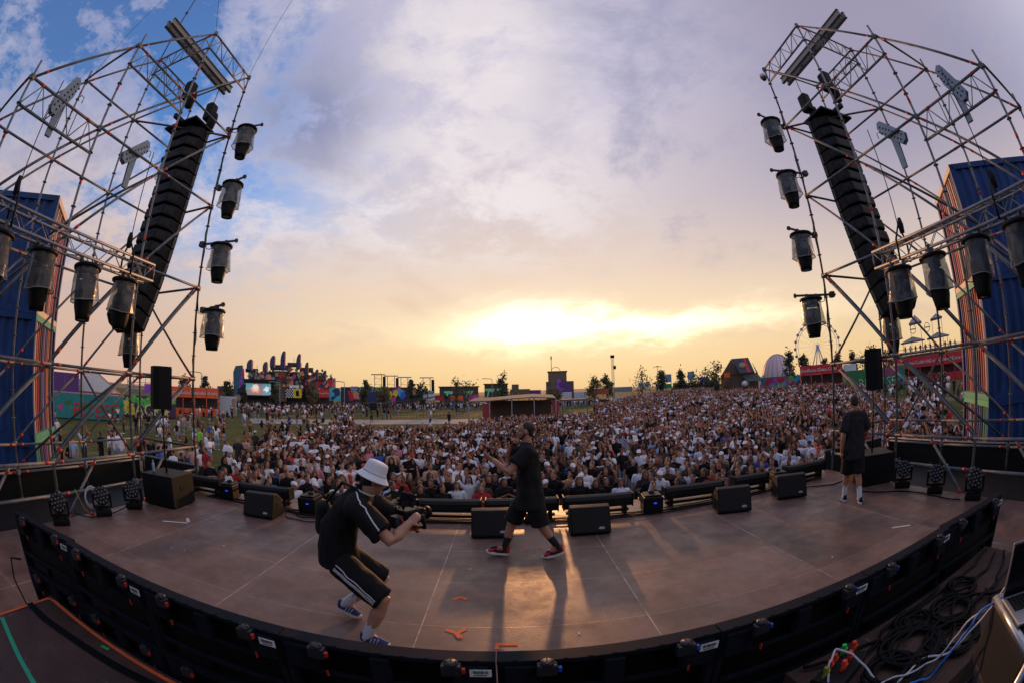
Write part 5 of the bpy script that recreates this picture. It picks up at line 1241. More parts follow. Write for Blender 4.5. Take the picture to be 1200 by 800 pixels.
def figure_mesh(name, pose, hair, skin, hairm, legs, bare, cap):
    Z = figure(pose, hair, 10)
    me = fuse([(v, f) for _, v, f in Z], .020, 2, name, [skin, SHIRT, legs, skin if bare else legs, hairm, CAPM['white'], cap])
    trees = [BVHTree.FromPolygons([Vector(p) for p in v], [tuple(q) for q in f]) for _, v, f in Z]
    idx = []
    for p in me.polygons:
        c = p.center; best = min(range(len(Z)), key=lambda k: (lambda h: h[3] if h[0] is not None else 9)(trees[k].find_nearest(c, .3)))
        idx.append(ZI[Z[best][0]])
    me.polygons.foreach_set('material_index', idx); me.update(); return me
VAR = [('standing', 'short', 0, 0, JEANS, 0, 'black'), ('one_up', 'short', 1, 0, BLACKJ, 1, 'black'), ('both_up', 'short', 0, 1, JEANS, 1, 'black'), ('phone', 'short', 2, 0, BLACKJ, 1, 'black'), ('standing', 'long', 0, 0, BLACKJ, 0, 'black'), ('one_up', 'long', 2, 1, PALEJ, 1, 'black'),
       ('clapping', 'long', 1, 0, JEANS, 0, 'black'), ('phone', 'long', 0, 2, PALEJ, 1, 'black'), ('standing', 'cap', 0, 0, BEIGEJ, 1, 'white'), ('clapping', 'cap', 1, 0, BLACKJ, 1, 'black'), ('folded', 'short', 0, 0, BEIGEJ, 1, 'black'), ('clapping', 'short', 2, 1, JEANS, 1, 'black'), ('both_up', 'long', 0, 0, BLACKJ, 0, 'black'), ('pointing', 'short', 1, 0, BLACKJ, 1, 'black'), ('folded', 'bun', 2, 1, PALEJ, 1, 'black'), ('standing', 'cap', 2, 0, JEANS, 0, 'pink'), ('standing', 'cap', 0, 0, JEANS, 1, 'red'), ('sitting', 'short', 0, 0, BLACKJ, 1, 'black'), ('sitting', 'long', 2, 0, PALEJ, 1, 'black'), ('standing', 'short', 2, 2, PALEJ, 1, 'black')]
FIG = [figure_mesh(f'person_{v[0]}_{v[1]}', v[0], v[1], SK[v[2]], HR[v[3]], v[4], v[5], CAPM[v[6]]) for v in VAR]
HAIRW = lambda v: {'short': ['short dark hair', 'short brown hair', 'short fair hair'][v[3]], 'long': ['long dark hair', 'long brown hair', 'long fair hair'][v[3]], 'bun': 'hair in a bun', 'cap': v[6]+' cap'}[v[1]]
POSEW = dict(standing='arms down', one_up='arm raised', both_up='arms raised', phone='phone raised', clapping='hands together', folded='arms folded', pointing='arm outstretched', sitting='sitting')
SHC = [('white', (.80, .79, .84), 27), ('black', (.011, .010, .011), 38), ('charcoal', (.035, .033, .036), 8), ('brown', (.12, .055, .038), 6), ('beige', (.46, .34, .25), 4), ('red', (.42, .03, .03), 2.2), ('pink', (.62, .22, .30), 1.5), ('pale blue', (.42, .52, .68), 3), ('blue', (.04, .12, .42), 1.4), ('olive', (.10, .11, .05), 2), ('peach', (.55, .32, .24), 4), ('lime', (.25, .62, .05), 0)]
SHW = np.array([c[2] for c in SHC], float); SHW /= SHW.sum()
SHD = {c[0]: c[1] for c in SHC}
def dpack(az): return float(np.interp(az, [-46, -42, -38, -34, -30, -26, -20, -15, -10, -6, -3, 3, 8, 11, 15, 18, 24, 28, 31, 40, 46, 50, 54, 60, 66], [11, 12.5, 15, 18, 22, 26, 33, 31.5, 31.5, 36, 42, 44, 48, 62, 92, 105, 108, 92, 70, 68, 56, 42, 30, 22, 14]))
def density(az, D):
    if D < 10.8 or az < -66 or az > 64: return 0
    if -6 < az < 11.3 and 46 < D < 62: return 0
    if 27 < az < 33.6 and D > 72: return 0
    dp = dpack(az)
    if D <= dp:
        if az < -38: return 1.2
        return (3.1 if D < 24 else 2.5 if D < 45 else 1.8)*float(np.clip(.95+1.1*noise.noise(Vector((az*.22, D*.11, 5))), .45, 1.25))
    if az < -20:
        near = math.exp(-(D-dp)/6)*1.1
        if 84 < D < 101 and az > -37: return .42
        return near+(.085 if az > -50 else .02)*(D > 20) if D < 84 else (.10 if D < 120 else 0)
    if az < -4: return .012 if D < 98 else (.30 if D < 128 else 0)
    if az < 12: return (.02 if D < 98 else .3 if D < 125 else 0)
    if az > 46: return .35 if D < 62 and az < 60 else .05*(D < 60)
    return .03 if D < 110 and az < 28 else 0
pts = []; rd = np.random.default_rng(11); D = 10.85
while D < 128:
    dmax = max(density(a, D) for a in np.arange(-66, 65, 4.)); step = 1/math.sqrt(max(dmax, .15)) if D < 66 else .85
    step = min(step, .9); na_ = int(R(132)*D/step)
    for k in range(na_):
        az_ = -66+132*(k+rd.uniform(.1, .9))/na_; d_ = D+rd.uniform(-.32, .32)*step; p = density(az_, d_)*step*step
        if rd.random() < p: pts.append((az_, d_))
    D += step
ST = np.array(pts); ST = ST[np.argsort(ST[:, 1])]
AZN = [(-47, 'beside the left tower'), (-37, 'left of the left wedge'), (-31.5, 'behind the left wedge'), (-26, 'right of the left wedge'), (-20, 'left of camera operator'), (-14, 'behind the camera operator'), (-9, 'right of camera operator'), (-3, 'left of the singer'), (3.5, 'behind the singer'), (8, 'right of the singer'), (14, 'behind the third wedge'), (20, 'right of third wedge'), (26, 'left of fourth wedge'), (31, 'behind the fourth wedge'), (36, 'behind the last wedge'), (42, 'left of crew man'), (48, 'behind the crew man'), (54, 'right of crew man'), (70, 'inside the right tower')]
def zone_name(az): return next((n for a, n in AZN if az <= a), 'inside the right tower')
ROWN = ['front row', 'second row', 'third row', 'fourth row', 'fifth row', 'sixth row', 'seventh row', 'eighth row', 'ninth row', 'tenth row']
people = []                                                        # x, y, rot, scale, variant, shirt, where
chosen = 0; rest = []
STD = [i for i, v in enumerate(VAR) if v[0] != 'sitting']; VW = np.array([22, 3, 1.5, 4, 20, 1.5, 6, 1.6, 5, 3, 6, 5, 1.2, 2, 5, .7, .7, 0, 0, 2.5][:len(VAR)]); VW = VW/VW.sum()
for az_, d_ in ST:
    if chosen < 262 and -46 < az_ < 58 and d_ < 19:
        p = pol(az_, d_); people.append((p.x, p.y, math.atan2(-p.x, p.y-4.5)+PI+rd.uniform(-.45, .45), rd.uniform(.90, 1.01), int(rd.choice(len(VAR), p=VW)), ('black' if d_ < 13 and rd.random() < .22 else SHC[int(rd.choice(len(SHC), p=SHW))][0]), f'{ROWN[min(9, int((d_-10.85)/.57))]} {zone_name(az_)}')); chosen += 1
    else: rest.append((az_, d_))
G_ = 'people on the open grass at the left'
def lone(az_, d_, rot, var, shirt, where): p = pol(az_, d_); people.append((p.x, p.y, R(rot), 1., var, shirt, where))
for a, d_, rt_, v_, s_, w_ in [(-61.2, 33, 150, 17, 'white', 'alone on the grass by the container'), (-60.0, 13.2, 170, 0, 'blue', 'below the left tower rail by the stripes'), (-55.2, 22.5, 100, 13, 'black', 'left end of four friends on the grass'), (-54.0, 22.8, 150, 0, 'white', 'second of four friends on the grass'), (-53.1, 22.6, 200, 19, 'white', 'third of four friends on the grass'), (-52.2, 22.4, 230, 19, 'white', 'right end of four friends on the grass'),
                               (-51.7, 39, 160, 4, 'brown', 'in front of the pale green graffiti'), (-49.9, 37, 200, 0, 'black', 'left of two near the black graffiti wall'), (-49.3, 36, 150, 19, 'white', 'right of two near the black graffiti wall'), (-46.9, 38, 170, 0, 'white', 'left of a pair under the left speaker'), (-46.0, 38, 190, 0, 'white', 'right of a pair under the left speaker'),
                               (-48.4, 24.6, 200, 17, 'black', 'leftmost of a group seated on the grass'), (-47.6, 25, 150, 17, 'black', 'second of a group seated on the grass'), (-46.7, 25.2, 180, 18, 'peach', 'third of a group seated on the grass'), (-45.8, 24.4, 230, 17, 'black', 'rightmost of a group seated on the grass'), (-43.5, 19, 180, 17, 'black', 'seated by the tower post, nearest one'), (-42.8, 20.5, 200, 17, 'blue', 'seated by the tower post, farther one'), (-43.2, 17.2, 150, 17, 'white', 'seated low behind the left subwoofer'), (-44.4, 14.4, 170, 17, 'black', 'seated right under the left speaker pole'),
                               (-40.0, 24, 170, 19, 'white', 'standing behind the post beside a lime top'), (-41.0, 27, 170, 0, 'lime', 'standing by the left tower post'), (-37.2, 20.5, 180, 10, 'white', 'standing apart with a white outfit'), (-35.8, 21.5, 200, 0, 'charcoal', 'standing apart left of a peach shirt'), (-34.7, 21.8, 170, 10, 'peach', 'standing apart in pale shorts'), (-32.2, 19.6, 190, 19, 'white', 'standing apart in a loose shirt'), (-30.6, 21.0, 170, 4, 'pink', 'standing apart in a bright pink outfit'), (-40.3, 17.5, 170, 0, 'red', 'by the left tower post near the seated group'),
                               (63, 22, 190, 0, 'white', 'standing by the right container stripes'), (61.4, 19, 170, 4, 'black', 'standing between the right tower posts'), (60, 25, 180, 8, 'red', 'standing behind the right tower brace')]:
    lone(a, d_, rt_, v_, s_, w_)
SG = 'people standing in the crowd'
def lab_of(i, mode=0, pos=''):
    x, y, r_, s_, v_, sh, wh = people[i]; V = VAR[v_]; nb = min((j for j in range(len(people)) if j != i), key=lambda j: (people[j][0]-x)**2+(people[j][1]-y)**2); ns = people[nb][5]
    hw, pw = HAIRW(V), POSEW[V[0]]; pw = '' if wh.startswith('seated') else f', {pw}'
    for L_ in ([f'person in {sh} top, {hw}{pw}, {wh}', f'person in {sh}, {hw}{pw}, {wh}', f'person in {sh}, {hw}, {wh}', f'person in {sh}, {wh}'] if mode == 0 else
               [f'{pos}person in {sh}, {hw}, {wh}, beside {ns} top', f'{pos}person in {sh}{pw}, {wh}, beside {ns} top', f'{pos}person in {sh}, {wh}, beside {ns} top', f'{pos}person in {sh}, {wh}, beside {ns}'] if mode == 1 else
               [f'{pos}person in {sh}{pw}, {wh}, beside {ns}', f'{pos}person in {sh}, {wh}, beside {ns}']):
        if len(L_.split()) <= 16: return L_
labs = {}
for i in range(len(people)): labs.setdefault(lab_of(i), []).append(i)
final, seen = {}, set()
for lab, ids in labs.items():
    ids.sort(key=lambda i: math.atan2(people[i][0], people[i][1]))
    for k, i in enumerate(ids):
        cand = [lab] if len(ids) == 1 else []
        for md in (1, 2):
            for pos_ in ('', ['left ', 'right '][k > 0], 'middle ', 'nearer ', 'farther ', 'shorter ', 'other '): cand.append(lab_of(i, md, pos_))
        final[i] = next(c for c in cand if c not in seen); seen.add(final[i])
for i, (x, y, r_, s_, v_, sh, wh) in enumerate(people):
    o = bpy.data.objects.new('person', FIG[v_]); COL.objects.link(o); o.location = (x, y, float(gz(x, y))); o.rotation_euler = (0, 0, r_); o.scale = (s_, s_, s_); c = SHD[sh]; q = rd.uniform(.85, 1.1); o.color = (c[0]*q, c[1]*q, c[2]*q, 1)
    tag(o, final[i], 'person', G_ if i >= chosen else SG)
# the rest of the crowd reads as one mass
def lowpoly(pose, hair, n):
    V = []; F = []; Zn = []
    for z, v, f in figure(pose, hair, n):
        if n <= 4 and z in ('shoe',): continue
        o = len(V); V += [tuple(p) for p in v]; F += [tuple(k+o for k in q) for q in f]; Zn += [ZI[z]]*len(f)
    return np.array(V, np.float32), F, np.array(Zn)
def loft_lo(pts, rad, n=12, flat=None, side=None):                 # cheaper ends for far figures
    pts = [Vector(p) for p in pts]; rad = [(r, r) if not hasattr(r, '__len__') else r for r in rad]; v = []; f = []; n = min(n, 5); k = len(pts)
    for i, p in enumerate(pts):
        t = (pts[min(i+1, k-1)]-pts[max(i-1, 0)]).normalized(); x = Vector(side) if side is not None else (Vector((0, 0, 1)) if abs(t.z) < .8 else Vector((0, 1, 0))).cross(t); x = (x-t*x.dot(t)).normalized(); y = t.cross(x)
        for j in range(n): a = 2*PI*j/n; v.append(p+x*rad[i][0]*math.cos(a)+y*rad[i][1]*math.sin(a))
    for i in range(k-1):
        for j in range(n): f.append((i*n+j, i*n+(j+1) % n, (i+1)*n+(j+1) % n, (i+1)*n+j))
    f.append(tuple(reversed(range(n)))); f.append(tuple((k-1)*n+j for j in range(n))); return v, f
LO_N = [lowpoly(v[0], v[1], 7) for v in VAR]
_l = loft; loft = loft_lo; LO_F = [lowpoly(v[0], v[1], 5) for v in VAR]; loft = _l
SKC = [(.44, .185, .11), (.34, .135, .078), (.54, .27, .18)]; HRC = [(.018, .013, .011), (.07, .038, .022), (.22, .13, .06)]; LGC = [(.03, .035, .06), (.014, .013, .015), (.22, .30, .42), (.36, .29, .22)]
VV, LT, LS, CC = [], [], [], []; off = 0
for az_, d_ in rest:
    p = pol(az_, d_); g = float(gz(p.x, p.y)); vi = int(rd.choice(len(VAR), p=VW)); near = d_ < 24
    if az_ < -24 and d_ > dpack(az_)+2 and rd.random() < .3: vi = 17+int(rd.integers(2))
    v, F, z = (LO_N if near else LO_F)[vi]; a = math.atan2(-p.x, p.y-4.5)+PI+rd.uniform(-.5, .5)
    if d_ > dpack(az_)+4: a = rd.uniform(0, 2*PI)
    s_ = rd.uniform(.89, 1.02); ca, sa = math.cos(a)*s_, math.sin(a)*s_
    q = np.empty_like(v); q[:, 0] = v[:, 0]*ca-v[:, 1]*sa+p.x; q[:, 1] = v[:, 0]*sa+v[:, 1]*ca+p.y; q[:, 2] = v[:, 2]*s_+g; VV.append(q)
    LT.append(np.array([k for f in F for k in f], np.int32)+off); LS.append(np.array([len(f) for f in F], np.int32)); off += len(v)
    sh = SHC[int(rd.choice(len(SHC), p=SHW))][1]; pal = np.ones((7, 4), np.float32); sk = SKC[int(rd.integers(3))]; lg = LGC[int(rd.integers(4))]
    capc = [(.72, .72, .74), (.015, .015, .018), (.6, .03, .03)][int(rd.choice(3, p=[.5, .35, .15]))]
    for k, c in ((0, sk), (1, sh), (2, lg), (3, sk if rd.random() < .5 else lg), (4, HRC[int(rd.choice(3, p=[.70, .26, .04]))]), (5, (.5, .5, .52)), (6, capc)): pal[k, :3] = np.array(c)*rd.uniform(.85, 1.12)
    CC.append(pal[z])
VV = np.concatenate(VV); LT = np.concatenate(LT); LS = np.concatenate(LS); CC = np.concatenate(CC)
me = bpy.data.meshes.new('crowd'); me.vertices.add(len(VV)); me.vertices.foreach_set('co', VV.ravel()); me.loops.add(len(LT)); me.loops.foreach_set('vertex_index', LT); me.polygons.add(len(LS)); me.polygons.foreach_set('loop_start', np.concatenate([[0], np.cumsum(LS)[:-1]]).astype(np.int32)); me.polygons.foreach_set('loop_total', LS)
me.update(calc_edges=True); at = me.attributes.new('tint', 'FLOAT_COLOR', 'FACE'); at.data.foreach_set('color', CC.ravel())
cm, ct, cb = new_mat('crowd_clothes_and_skin'); an_ = ct.nodes.new('ShaderNodeAttribute'); an_.attribute_name = 'tint'; ct.links.new(an_.outputs['Color'], cb.inputs['Base Color']); cb.inputs['Roughness'].default_value = .8; cb.inputs['Specular IOR Level'].default_value = .2
me.materials.append(cm); tag(link('crowd', me), 'dense festival crowd filling the field beyond the nearest rows', None, None, 'stuff')
print('CROWD individuals', len(people), 'mass', len(rest), 'faces', len(LS))
# barrier in front of the first row
t = thing('crowd_barrier', 'low steel crowd barrier in front of the first row', 'barrier', (0, 10.1, -1.75))
for k in range(26):
    x = -13+k*1.1; m = MB(); m.path([(x, 0, 0), (x, 0, 1.15), (x+1.06, 0, 1.15), (x+1.06, 0, 0)], .022, 6); m.box((x+.53, 0, .5), (1.0, .01, .95)); m.build('barrier_section', STEEL_D, t)

# ================================================================ FESTIVAL SITE BEYOND THE CROWD
class Site:
    """a place at azimuth az0 and distance D with its own frame: local -y faces the stage"""
    def __init__(s, name, label, cat, az0, D, group=None, base=None):
        p = pol(az0, D); s.az0, s.D = az0, D; s.g = float(gz(p.x, p.y)) if base is None else base
        s.o = thing(name, label, cat, (p.x, p.y, s.g), R(-az0), group)
    def x(s, az): return s.D*math.tan(R(az-s.az0))
    def z(s, t, az=None): return EYE+t*s.D/math.cos(R((az if az is not None else s.az0)-s.az0))-s.g
    def add(s, name, mb, m): return mb.build(name, m, s.o)
def cm_(name, c, rough=.75, var=.25, scale=2.): return mat('bg_'+name, c, rough, 0, var, scale)
DK = cm_('charcoal', (.035, .033, .036)); WOOD = cm_('dark_timber', (.09, .055, .035)); WHT = cm_('white', (.62, .62, .64), .6, .08); GRY = cm_('grey', (.22, .22, .23)); PURP = cm_('purple', (.10, .035, .17)); TEAL = cm_('teal', (.02, .22, .22)); CRIM = cm_('crimson', (.50, .02, .045)); ORA = cm_('orange_red', (.68, .10, .03)); REDB = cm_('banner_red', (.55, .025, .03)); YEL = cm_('yellow', (.65, .48, .03)); LIME = cm_('graffiti_green', (.12, .48, .08)); PALEG = cm_('pale_yellow_green', (.55, .58, .22)); PINKB = cm_('magenta', (.50, .05, .26)); CYAN = cm_('cyan', (.05, .38, .50)); NAVY = cm_('navy', (.02, .035, .11)); VIO = cm_('violet', (.26, .07, .48)); BRN = cm_('brown', (.12, .075, .05)); TAN = cm_('tan', (.28, .20, .13)); CORAL = cm_('coral', (.62, .22, .15))
def letters(site, s, x, z, size, m, y=-.06, name='lettering', parent=None, skew=0.):
    mb = MB(); M = Matrix(((1, skew, 0, x), (0, 0, -1, y), (0, 1, 0, z), (0, 0, 0, 1))); text_into(mb, s, size, M, .06); return mb.build(name, m, parent or site.o)
def splash(mb, x, z, r, y, seed, mi=0, n=11, sx=1.):
    rd = random.Random(seed); pts = []
    for k in range(n):
        a = 2*PI*k/n; q = r*(.45+.75*rd.random()); pts.append((x+q*sx*math.cos(a), z+q*math.sin(a)))
    c = len(mb.v); mb.prism(pts, (0, 0, 0), 'y', y, y+.02, mi)
def box_t(mb, x0, x1, z0, z1, y0=0, d=1., mi=0): return mb.box(((x0+x1)/2, y0+d/2, (z0+z1)/2), (x1-x0, d, z1-z0), None, mi)

# ---- left: graffiti containers, tent, bar
s = Site('graffiti_container', 'long teal container wall with crimson graffiti letters at the left of the field', 'container', -57.5, 52)
x0, x1, h = s.x(-64.5), s.x(-51.6), 2.62
m = MB(); box_t(m, x0, x1, .1, h, 0, 2.4)
for k in range(int((x1-x0)/.3)): box_t(m, x0+.3*k, x0+.3*k+.15, .2, h-.1, -.03, .03)
s.add('container_wall', m, TEAL); m = MB(); box_t(m, x0, x1, h, h+.12, -.04, 2.5); s.add('top_rail', m, GRY)
letters(s, 'ROESE', s.x(-56.0), .35, 2.1, CRIM, -.07, 'graffiti', None, .25); m = MB(); rd = random.Random(2)
for k in range(16): splash(m, s.x(-60+.55*k), 1.2+.6*rd.uniform(-1, 1), .32, -.055, k)
s.add('graffiti_patch', m, cm_('graffiti_dark_green', (.04, .16, .05)))
m = MB(); m.prism([(s.x(-61)-.5, 1.2), (s.x(-61)+.5, 1.6), (s.x(-61)+.2, .8)], (0, 0, 0), 'y', -.08, -.05); s.add('graffiti_arrow', m, PINKB)
s = Site('graffiti_container', 'dark container wall with pale BEACH graffiti beside the teal one', 'container', -48, 60)
x0, x1, h = s.x(-51.5), s.x(-44.2), 2.75; m = MB(); box_t(m, x0, x1, .1, h, 0, 2.4); s.add('container_wall', m, cm_('aubergine', (.06, .025, .075)))
letters(s, 'BEACH', s.x(-49.0), .35, 2.0, PALEG, -.07, 'graffiti'); m = MB()
for k in range(14): splash(m, s.x(-51+.5*k), 2.1+.3*math.sin(k), .55, -.05, k+30)
s.add('graffiti_patch', m, LIME); m = MB(); splash(m, s.x(-51.1), 1.6, 1.0, -.062, 4); splash(m, s.x(-50.6), .9, .7, -.062, 5); s.add('graffiti_patch', m, YEL)
m = MB(); splash(m, s.x(-46.5), 1.1, .6, -.064, 14); splash(m, s.x(-45.6), .9, .5, -.064, 15); s.add('graffiti_patch', m, PALEG)
s = Site('purple_container', 'plain purple container rising behind the teal graffiti wall', 'container', -60, 60)
m = MB(); box_t(m, s.x(-62.4), s.x(-58.1), 0, s.z(.016), 0, 2.4); s.add('container_wall', m, PURP); m = MB()
for a in (-62.3, -60.2, -58.2): box_t(m, s.x(a)-.06, s.x(a)+.06, 0, s.z(.016), -.05, .06)
s.add('corner_post', m, cm_('mauve', (.18, .09, .22)))
s = Site('festival_tent', 'white peaked tent with red trim behind the teal graffiti wall', 'tent', -55.5, 64)
xa, xb, xc = s.x(-58.0), s.x(-55.4), s.x(-52.0); zt0, zt1 = s.z(-.018), s.z(.021)
m = MB(); V = [(xa, 0, zt0), (xc, 0, zt0), (xb, 0, zt1), (xa, 0, zt1-.1), (xa, 6, zt0), (xc, 6, zt0), (xb, 6, zt1), (xa, 6, zt1-.1)]; m.add(V, [(0, 1, 2, 3), (4, 7, 6, 5), (1, 5, 6, 2), (2, 6, 7, 3), (0, 3, 7, 4)]); s.add('canopy', m, WHT)
m = MB(); m.path([(xa, -.03, zt1-.05), (xb, -.03, zt1+.05), ((xb+xc)/2, -.03, (zt0+zt1)/2+.05), (xc, -.03, zt0)], .07, 5); m.tube((xa, -.05, zt0), (xc, -.05, zt0), .08, 5); s.add('red_trim', m, CORAL)
m = MB()
for x in (xa, xb, xc): m.tube((x, 0, 0), (x, 0, zt0), .05, 6)
s.add('tent_pole', m, GRY)
s = Site('scaffold_stand', 'grey scaffold structure behind the dark graffiti wall', 'scaffold', -48.5, 75)
m = MB()
for k in range(7):
    x = s.x(-51+k*.85); m.tube((x, 0, 0), (x, 0, s.z(.018+.006*math.sin(k*2))), .06, 5); m.tube((x, 2, 0), (x, 2, s.z(.014)), .06, 5)
s.add('upright', m, GRY); m = MB()
for z in (-.012, -.002, .008): m.tube((s.x(-51), 0, s.z(z)), (s.x(-46), 0, s.z(z)), .05, 5); box_t(m, s.x(-50.6), s.x(-47.8), s.z(z)-.35, s.z(z)-.3, 0, 1.5)
s.add('platform', m, GRY); m = MB(); box_t(m, s.x(-48.6), s.x(-47.5), s.z(-.012), s.z(.006), -.1, .08); s.add('banner', m, VIO)
def bar(az0, az1, D, zb, zt_, label, words, n, group, m1, sub='bar_counter', lower=True, az0c=None):
    az = (az0+az1)/2; s = Site('drinks_bar', label, 'bar', az, D, group); X0, X1 = s.x(az0), s.x(az1); Zb, Zt = s.z(zb), s.z(zt_)
    m = MB(); box_t(m, X0, X1, Zb, Zt, 0, .25); s.add('sign_band', m, m1)
    w = (X1-X0)/n; hgt = Zt-Zb
    for k in range(n):
        mk = MB(); box_t(mk, X0+w*k-.03, X0+w*k+.03, Zb, Zt, -.02, .03); s.add('band_seam', mk, DK)
        if words[k % len(words)]: letters(s, words[k % len(words)], X0+w*(k+.5), Zb+hgt*.32, hgt*.46, WHT, -.05)
    m = MB(); box_t(m, X0, X1, Zt-.1, Zt+.0, .25, 3.2); s.add('roof', m, DK)
    m = MB()
    for k in range(n+1): m.tube((X0+w*k, .1, 0), (X0+w*k, .1, Zb), .06, 5)
    s.add('roof_post', m, m1)
    m = MB(); box_t(m, X0, X1, 0, Zb, 3.0, .1); s.add('back_wall', m, DK)
    m = MB(); box_t(m, X0, X1, 0, 1.12, .5, .6); s.add(sub, m, m1)
    return s
bar(-44.8, -38.25, 68, -.018, .004, 'orange-red drinks bar with white script signs at the left', ['drinks', 'Coca-Cola', 'drinks'], 4, 'drinks bars with white script signs', ORA)
s = Site('office_container', 'pale grey container beside the orange bar', 'container', -37, 72); m = MB(); box_t(m, s.x(-38.1), s.x(-35.8), 0, s.z(-.013), 0, 2.4); s.add('container_wall', m, cm_('pale_blue_grey', (.38, .44, .50), .6, .1)); m = MB(); box_t(m, s.x(-36.4), s.x(-35.9), .1, s.z(-.017), -.04, .05); s.add('door', m, TAN)
s = Site('brick_house', 'brown brick building with a sloping dark roof left of the main stage', 'building', -37.1, 130); m = MB(); box_t(m, s.x(-38.3), s.x(-36.0), 0, s.z(.005), 0, 9); s.add('wall', m, cm_('brick', (.16, .06, .045))); m = MB(); x0, x1 = s.x(-38.4), s.x(-36.6); m.prism([(x0, s.z(.0)), (x1, s.z(.0)), (x1, s.z(.009)), (x0, s.z(.009))], (0, 0, 0), 'y', -.4, 9); s.add('roof', m, cm_('slate', (.06, .06, .075)))

# ---- the big decorated stage across the field
s = Site('festival_stage', 'large decorated festival stage with coloured towers and a bright screen at the left', 'stage', -29, 105)
m = MB(); box_t(m, s.x(-35), s.x(-22.6), 0, s.z(.016), 3.0, 8); box_t(m, s.x(-33.5), s.x(-24), 0, s.z(.034), 3.2, 6); box_t(m, s.x(-31.5), s.x(-26), 0, s.z(.046), 3.4, 5); s.add('stage_house', m, DK)
m = MB(); box_t(m, s.x(-34.9), s.x(-30.4), s.z(.018), s.z(.027), -.5, 3.4); s.add('roof_beam', m, BLACK)
SCR = emit('stage_screen_glow', (.30, .22, .24), .55); m = MB(); box_t(m, s.x(-34.6), s.x(-31.0), s.z(-.011), s.z(.0185), .3, .3); s.add('screen_frame', m, BLACK)
m = MB(); box_t(m, s.x(-34.5), s.x(-31.1), s.z(-.0075), s.z(.018), .24, .04); sc_ = s.add('led_screen', m, SCR)
m = MB(); box_t(m, s.x(-34.5), s.x(-33.6), s.z(.004), s.z(.018), .2, .02); box_t(m, s.x(-32.2), s.x(-31.15), s.z(-.006), s.z(.018), .2, .02); m.build('screen_image', emit('screen_cyan', (.12, .36, .42), .55), s.o)
m = MB(); splash(m, s.x(-33.2), s.z(.007), 1.25, .19, 3, 0, 20); m.build('screen_image', emit('screen_orange', (.85, .30, .12), .65), s.o)
m = MB(); m.lathe([(0, 0), (.8, 0), (.8, .02), (0, .02)], (s.x(-33.2), .17, s.z(.0085)), 18, rot=rx(PI/2)); m.build('screen_image', emit('screen_white', (.8, .75, .72), .6), s.o)
m = MB(); splash(m, s.x(-31.7), s.z(.006), .8, .17, 8); m.build('screen_image', emit('screen_white', (.8, .75, .72), .6), s.o)
m = MB(); m.prism([(s.x(-36.1), s.z(-.008)), (s.x(-35.1), s.z(-.012)), (s.x(-34.7), s.z(.02)), (s.x(-35.0), s.z(.056)), (s.x(-35.9), s.z(.054)), (s.x(-36.2), s.z(.04))], (0, 0, 0), 'y', -.6, 2); s.add('side_tower', m, cm_('petrol', (.03, .10, .16)))
m = MB()
for k in range(5): splash(m, s.x(-35.3+.1*k), s.z(-.002+.011*k), 1.0, -.68, k+60, 0, 9, .5)
s.add('side_tower_art', m, VIO); m = MB(); splash(m, s.x(-34.95), s.z(.002), 1.0, -.69, 77, 0, 9, .5); splash(m, s.x(-34.9), s.z(.036), .9, -.69, 78, 0, 9, .5); s.add('side_tower_art', m, CRIM)
for k, (a, t0, t1, w) in enumerate([(-34.0, .046, .070, .85), (-31.9, .043, .066, .7), (-30.9, .054, .080, .75), (-29.5, .050, .091, .7), (-27.4, .052, .086, .62), (-26.3, .040, .068, .5), (-24.95, .030, .053, .5), (-23.9, .03, .051, .5), (-23.05, .022, .037, .5)]):
    ob = MB(); x = s.x(a); hw = w*.5*s.D*R(1)
    ob.prism([(x-hw, s.z(t0)), (x+hw*.6, s.z(t0)), (x+hw*.6, s.z(t1)), (x-hw*.2, s.z(t1-(t1-t0)*.05)), (x-hw*.75, s.z(t1-(t1-t0)*.25)), (x-hw, s.z(t1-(t1-t0)*.5))], (0, 0, 0), 'y', .2, 1.6); s.add('roof_flag', ob, NAVY); [s.add('flag_mark', MB().box((x-hw*.2+hw*.4*((q % 2)-.5), .17, s.z(t0+(t1-t0)*(.18+.13*q))), (hw*.22, .04, hw*.22)), cm_('steel_blue', (.16, .24, .34))) for q in range(6)]
    ob = MB(); ob.prism([(x+hw*.6, s.z(t0)), (x+hw, s.z(t0)), (x+hw, s.z(t1-.003)), (x+hw*.6, s.z(t1))], (0, 0, 0), 'y', .1, 1.6); s.add('roof_flag_edge', ob, CORAL)
for a0, a1, t0, t1, mm in [(-34.6, -32.9, .042, .05, DK), (-31.2, -28.6, .049, .060, DK), (-28.9, -27.0, .057, .066, DK), (-27.2, -25.4, .046, .056, DK), (-25.6, -24.2, .036, .046, DK), (-34.2, -33.0, .027, .044, TAN), (-33.2, -32.2, .025, .036, CORAL), (-32.0, -31.1, .027, .044, NAVY), (-33.0, -31.9, .026, .041, WHT), (-30.6, -29.0, -.02, .047, BRN), (-30.9, -28.6, .032, .046, WOOD), (-29.0, -28.1, .012, .035, CORAL), (-28.3, -26.0, .008, .046, cm_('wine', (.10, .02, .03))), (-26.0, -24.9, -.02, .040, BRN), (-26.2, -24.6, .028, .040, WOOD), (-24.9, -24.0, .006, .035, CRIM), (-24.2, -23.2, .010, .028, GRY), (-23.4, -22.4, .010, .034, CORAL), (-24.5, -22.6, .024, .030, cm_('rust', (.22, .07, .04)))]:
    m = MB(); box_t(m, s.x(a0), s.x(a1), max(0, s.z(t0)), s.z(t1), .6+.2*(a0 % 1), 2.2); s.add('decor_block', m, mm)
rd = random.Random(21)
